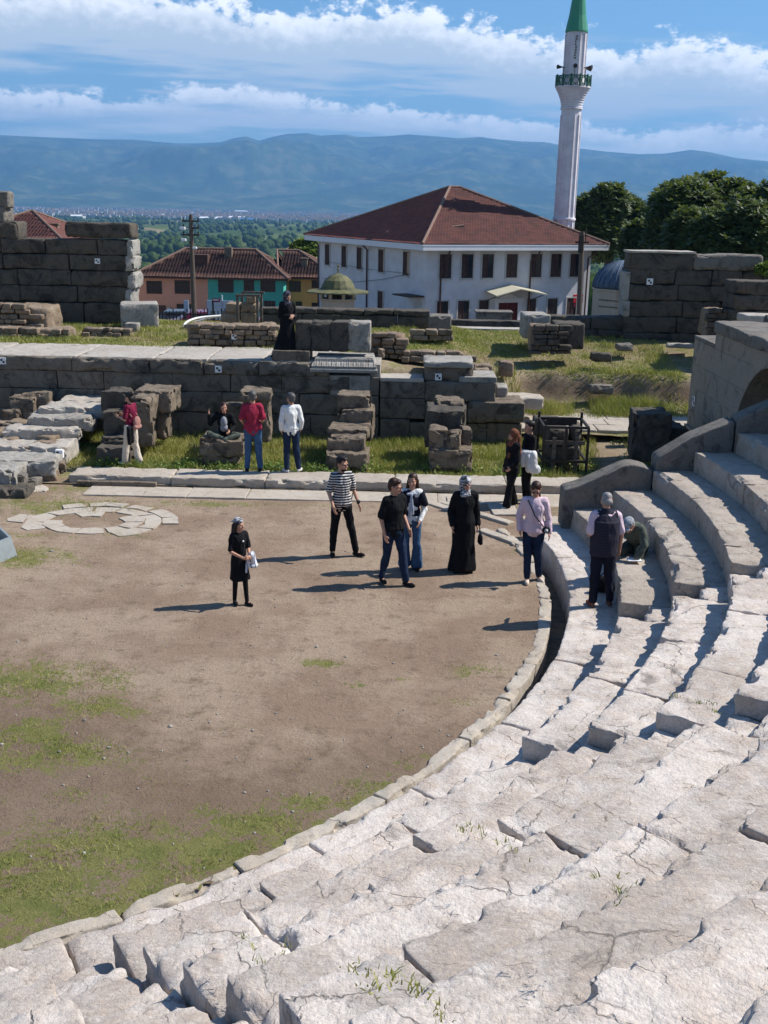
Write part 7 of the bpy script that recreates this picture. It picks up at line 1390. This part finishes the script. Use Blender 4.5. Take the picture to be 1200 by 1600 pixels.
# 11 woman with the pink backpack
r_, W, j = person('woman in a wine-red top and cream trousers on the kerb, looking at her phone', foot(207, 725, .21), 1.64, R(-112), pose=dict(kl=(.09, -.08, .52), al=(.10, -.14, .09), kr=(-.09, .03, .5), ar=(-.09, .14, .10), er=(-.24, -.02, 1.13), wr=(-.12, -.27, 1.18), el=(.24, -.01, 1.13), wl=(.10, -.28, 1.17), hdr=(.3, -.9, .2), hdl=(-.3, -.9, .2)), top=('short', C_WINE, .008), bottom=('trousers', C_CREAM, .020, .02), shoes=C_SHOEW, head=[('bun', H_BLACK)], yaw=R(-5), nod=R(22), build=.98, group=GR)
p = Pr(); p.ell((.02, .20, 1.06), (.12, .07, .15)); p.cap((-.06, .2, .95), (.10, .2, .95), .065, .065)
held('pink_backpack', 'small dusty pink backpack worn by the woman in the wine-red top', 'backpack', p, C_BAG, W, .009, .003, [('strap', Pr().cap((-.11, .12, 1.20), (-.13, -.10, 1.44), .014, .014).cap((.11, .12, 1.20), (.13, -.08, 1.45), .014, .014), C_BAG)])
p = Pr(); p.cap((.22, .10, .92), (.24, .12, .58), .06, .055); p.cap((.16, .14, .92), (.18, .15, .62), .05, .05)
held('black_jacket', 'black jacket hanging from the pink backpack', 'jacket', p, C_BLACK, W, .011, .014)
q = W @ Vector((0, -.37, 1.21)); ph = thing('phone', 'dark phone held by the woman in the wine-red top', 'phone', tuple(q)); MB().bevbox(-.045, -.006, -.08, .045, .006, .08, .004, Matrix.Translation(q) @ Matrix.Rotation(R(-100), 4, 'Z') @ Matrix.Rotation(R(-40), 4, 'X')).build('phone_case', M_BLKP, ph)
# 12 seated woman
q = atY(350, 688, 24.55); zb = q.z - .02; bs = Vector((q.x, q.y + .05, zb))
r_, W, j = person('woman sitting cross-legged on the low brown block with one hand raised', bs, 1.66, R(4), pose=dict(hipl=(.09, .12, .11), hipr=(-.09, .12, .11), kl=(.34, -.16, .17), kr=(-.34, -.16, .20), al=(.02, -.30, .07), ar=(-.02, -.22, .09), toel=-70, toer=70, waist=(0, .10, .28), chest=(0, .08, .48), neck=(0, .05, .67), shl=(.175, .07, .62), shr=(-.175, .07, .62), head=(0, .03, .815), er=(-.33, -.04, .42), wr=(-.34, -.12, .66), hdr=(-.1, -.1, 1), el=(.26, .02, .36), wl=(.16, -.2, .28)),
     top=('long', C_BLACK, .016), bottom=('trousers', C_OLIVE, .012), shoes=C_GREY, head=[('long', H_BROWN, .14)], nod=R(2), yaw=R(12), build=.98, group=GR)
p = Pr(); p.ell((0, -.035, .47), (.085, .10, .14)); p.ell((0, -.01, .33), (.10, .115, .11)); p.put('undershirt', C_GREY, r_, W, .010, .006)
# 13 crimson polo man, 14 white shirt man
r_, W, j = person('man in a crimson polo shirt and blue jeans with his back turned', foot(396, 736, .21), 1.80, R(184), pose=dict(kl=(.11, 0, .5), kr=(-.12, 0, .5), al=(.13, .03, .09), ar=(-.15, .02, .09), el=(.28, .06, 1.15), wl=(.20, -.14, 1.02), er=(-.27, .06, 1.15), wr=(-.16, -.15, 1.05)), top=('short', C_MAROON, .016, .93), bottom=('trousers', C_JEANS, .010), shoes=C_SHOE, head=[('short', H_SALT)], yaw=R(4), build=1.06, group=GR)
r_, W, j = person('man in a white shirt and dark jeans with his back turned', foot(455, 737, .21), 1.77, R(196), pose=dict(kl=(.10, 0, .5), kr=(-.12, -.03, .5), al=(.10, .03, .09), ar=(-.17, .0, .09), toel=30, toer=-35, er=(-.26, .05, 1.15), wr=(-.24, .0, .98), el=(.26, .06, 1.15), wl=(.24, .0, .96)), top=('long', C_WHITE, .016, .98), bottom=('trousers', C_DKJEANS, .010), shoes=C_SHOEW, head=[('short', H_SALT)], yaw=R(18), group=GR)
# 15 woman on the stage wall
q = atY(449, 535, 28.25); r_, W, j = person('woman in a flowing black robe and dark headscarf standing on the stage wall', Vector((q.x, 28.25, 2.14)), 1.70, R(28), pose=dict(er=(-.24, .0, 1.13), wr=(-.03, -.20, 1.14), hdr=(.9, -.3, .1), el=(.25, .0, 1.13), wl=(.10, -.21, 1.10), hdl=(-.8, -.4, 0)), top=('long', C_BLACK, .018, .92), bottom=('robe', C_BLACK, .02, .03, .30, .25), shoes=C_SHOE, head=[('hijab', C_SCARF2)], yaw=R(20), nod=R(24), build=1.02, group=GR)
p = Pr(); p.loft([(-.30, .06, .04, .16, .10), (-.22, .05, .30, .14, .10), (-.08, .03, .8, .12, .10)], fold=.05); p.put('robe_train', C_BLACK, r_, W, .012, .012)
fuse()
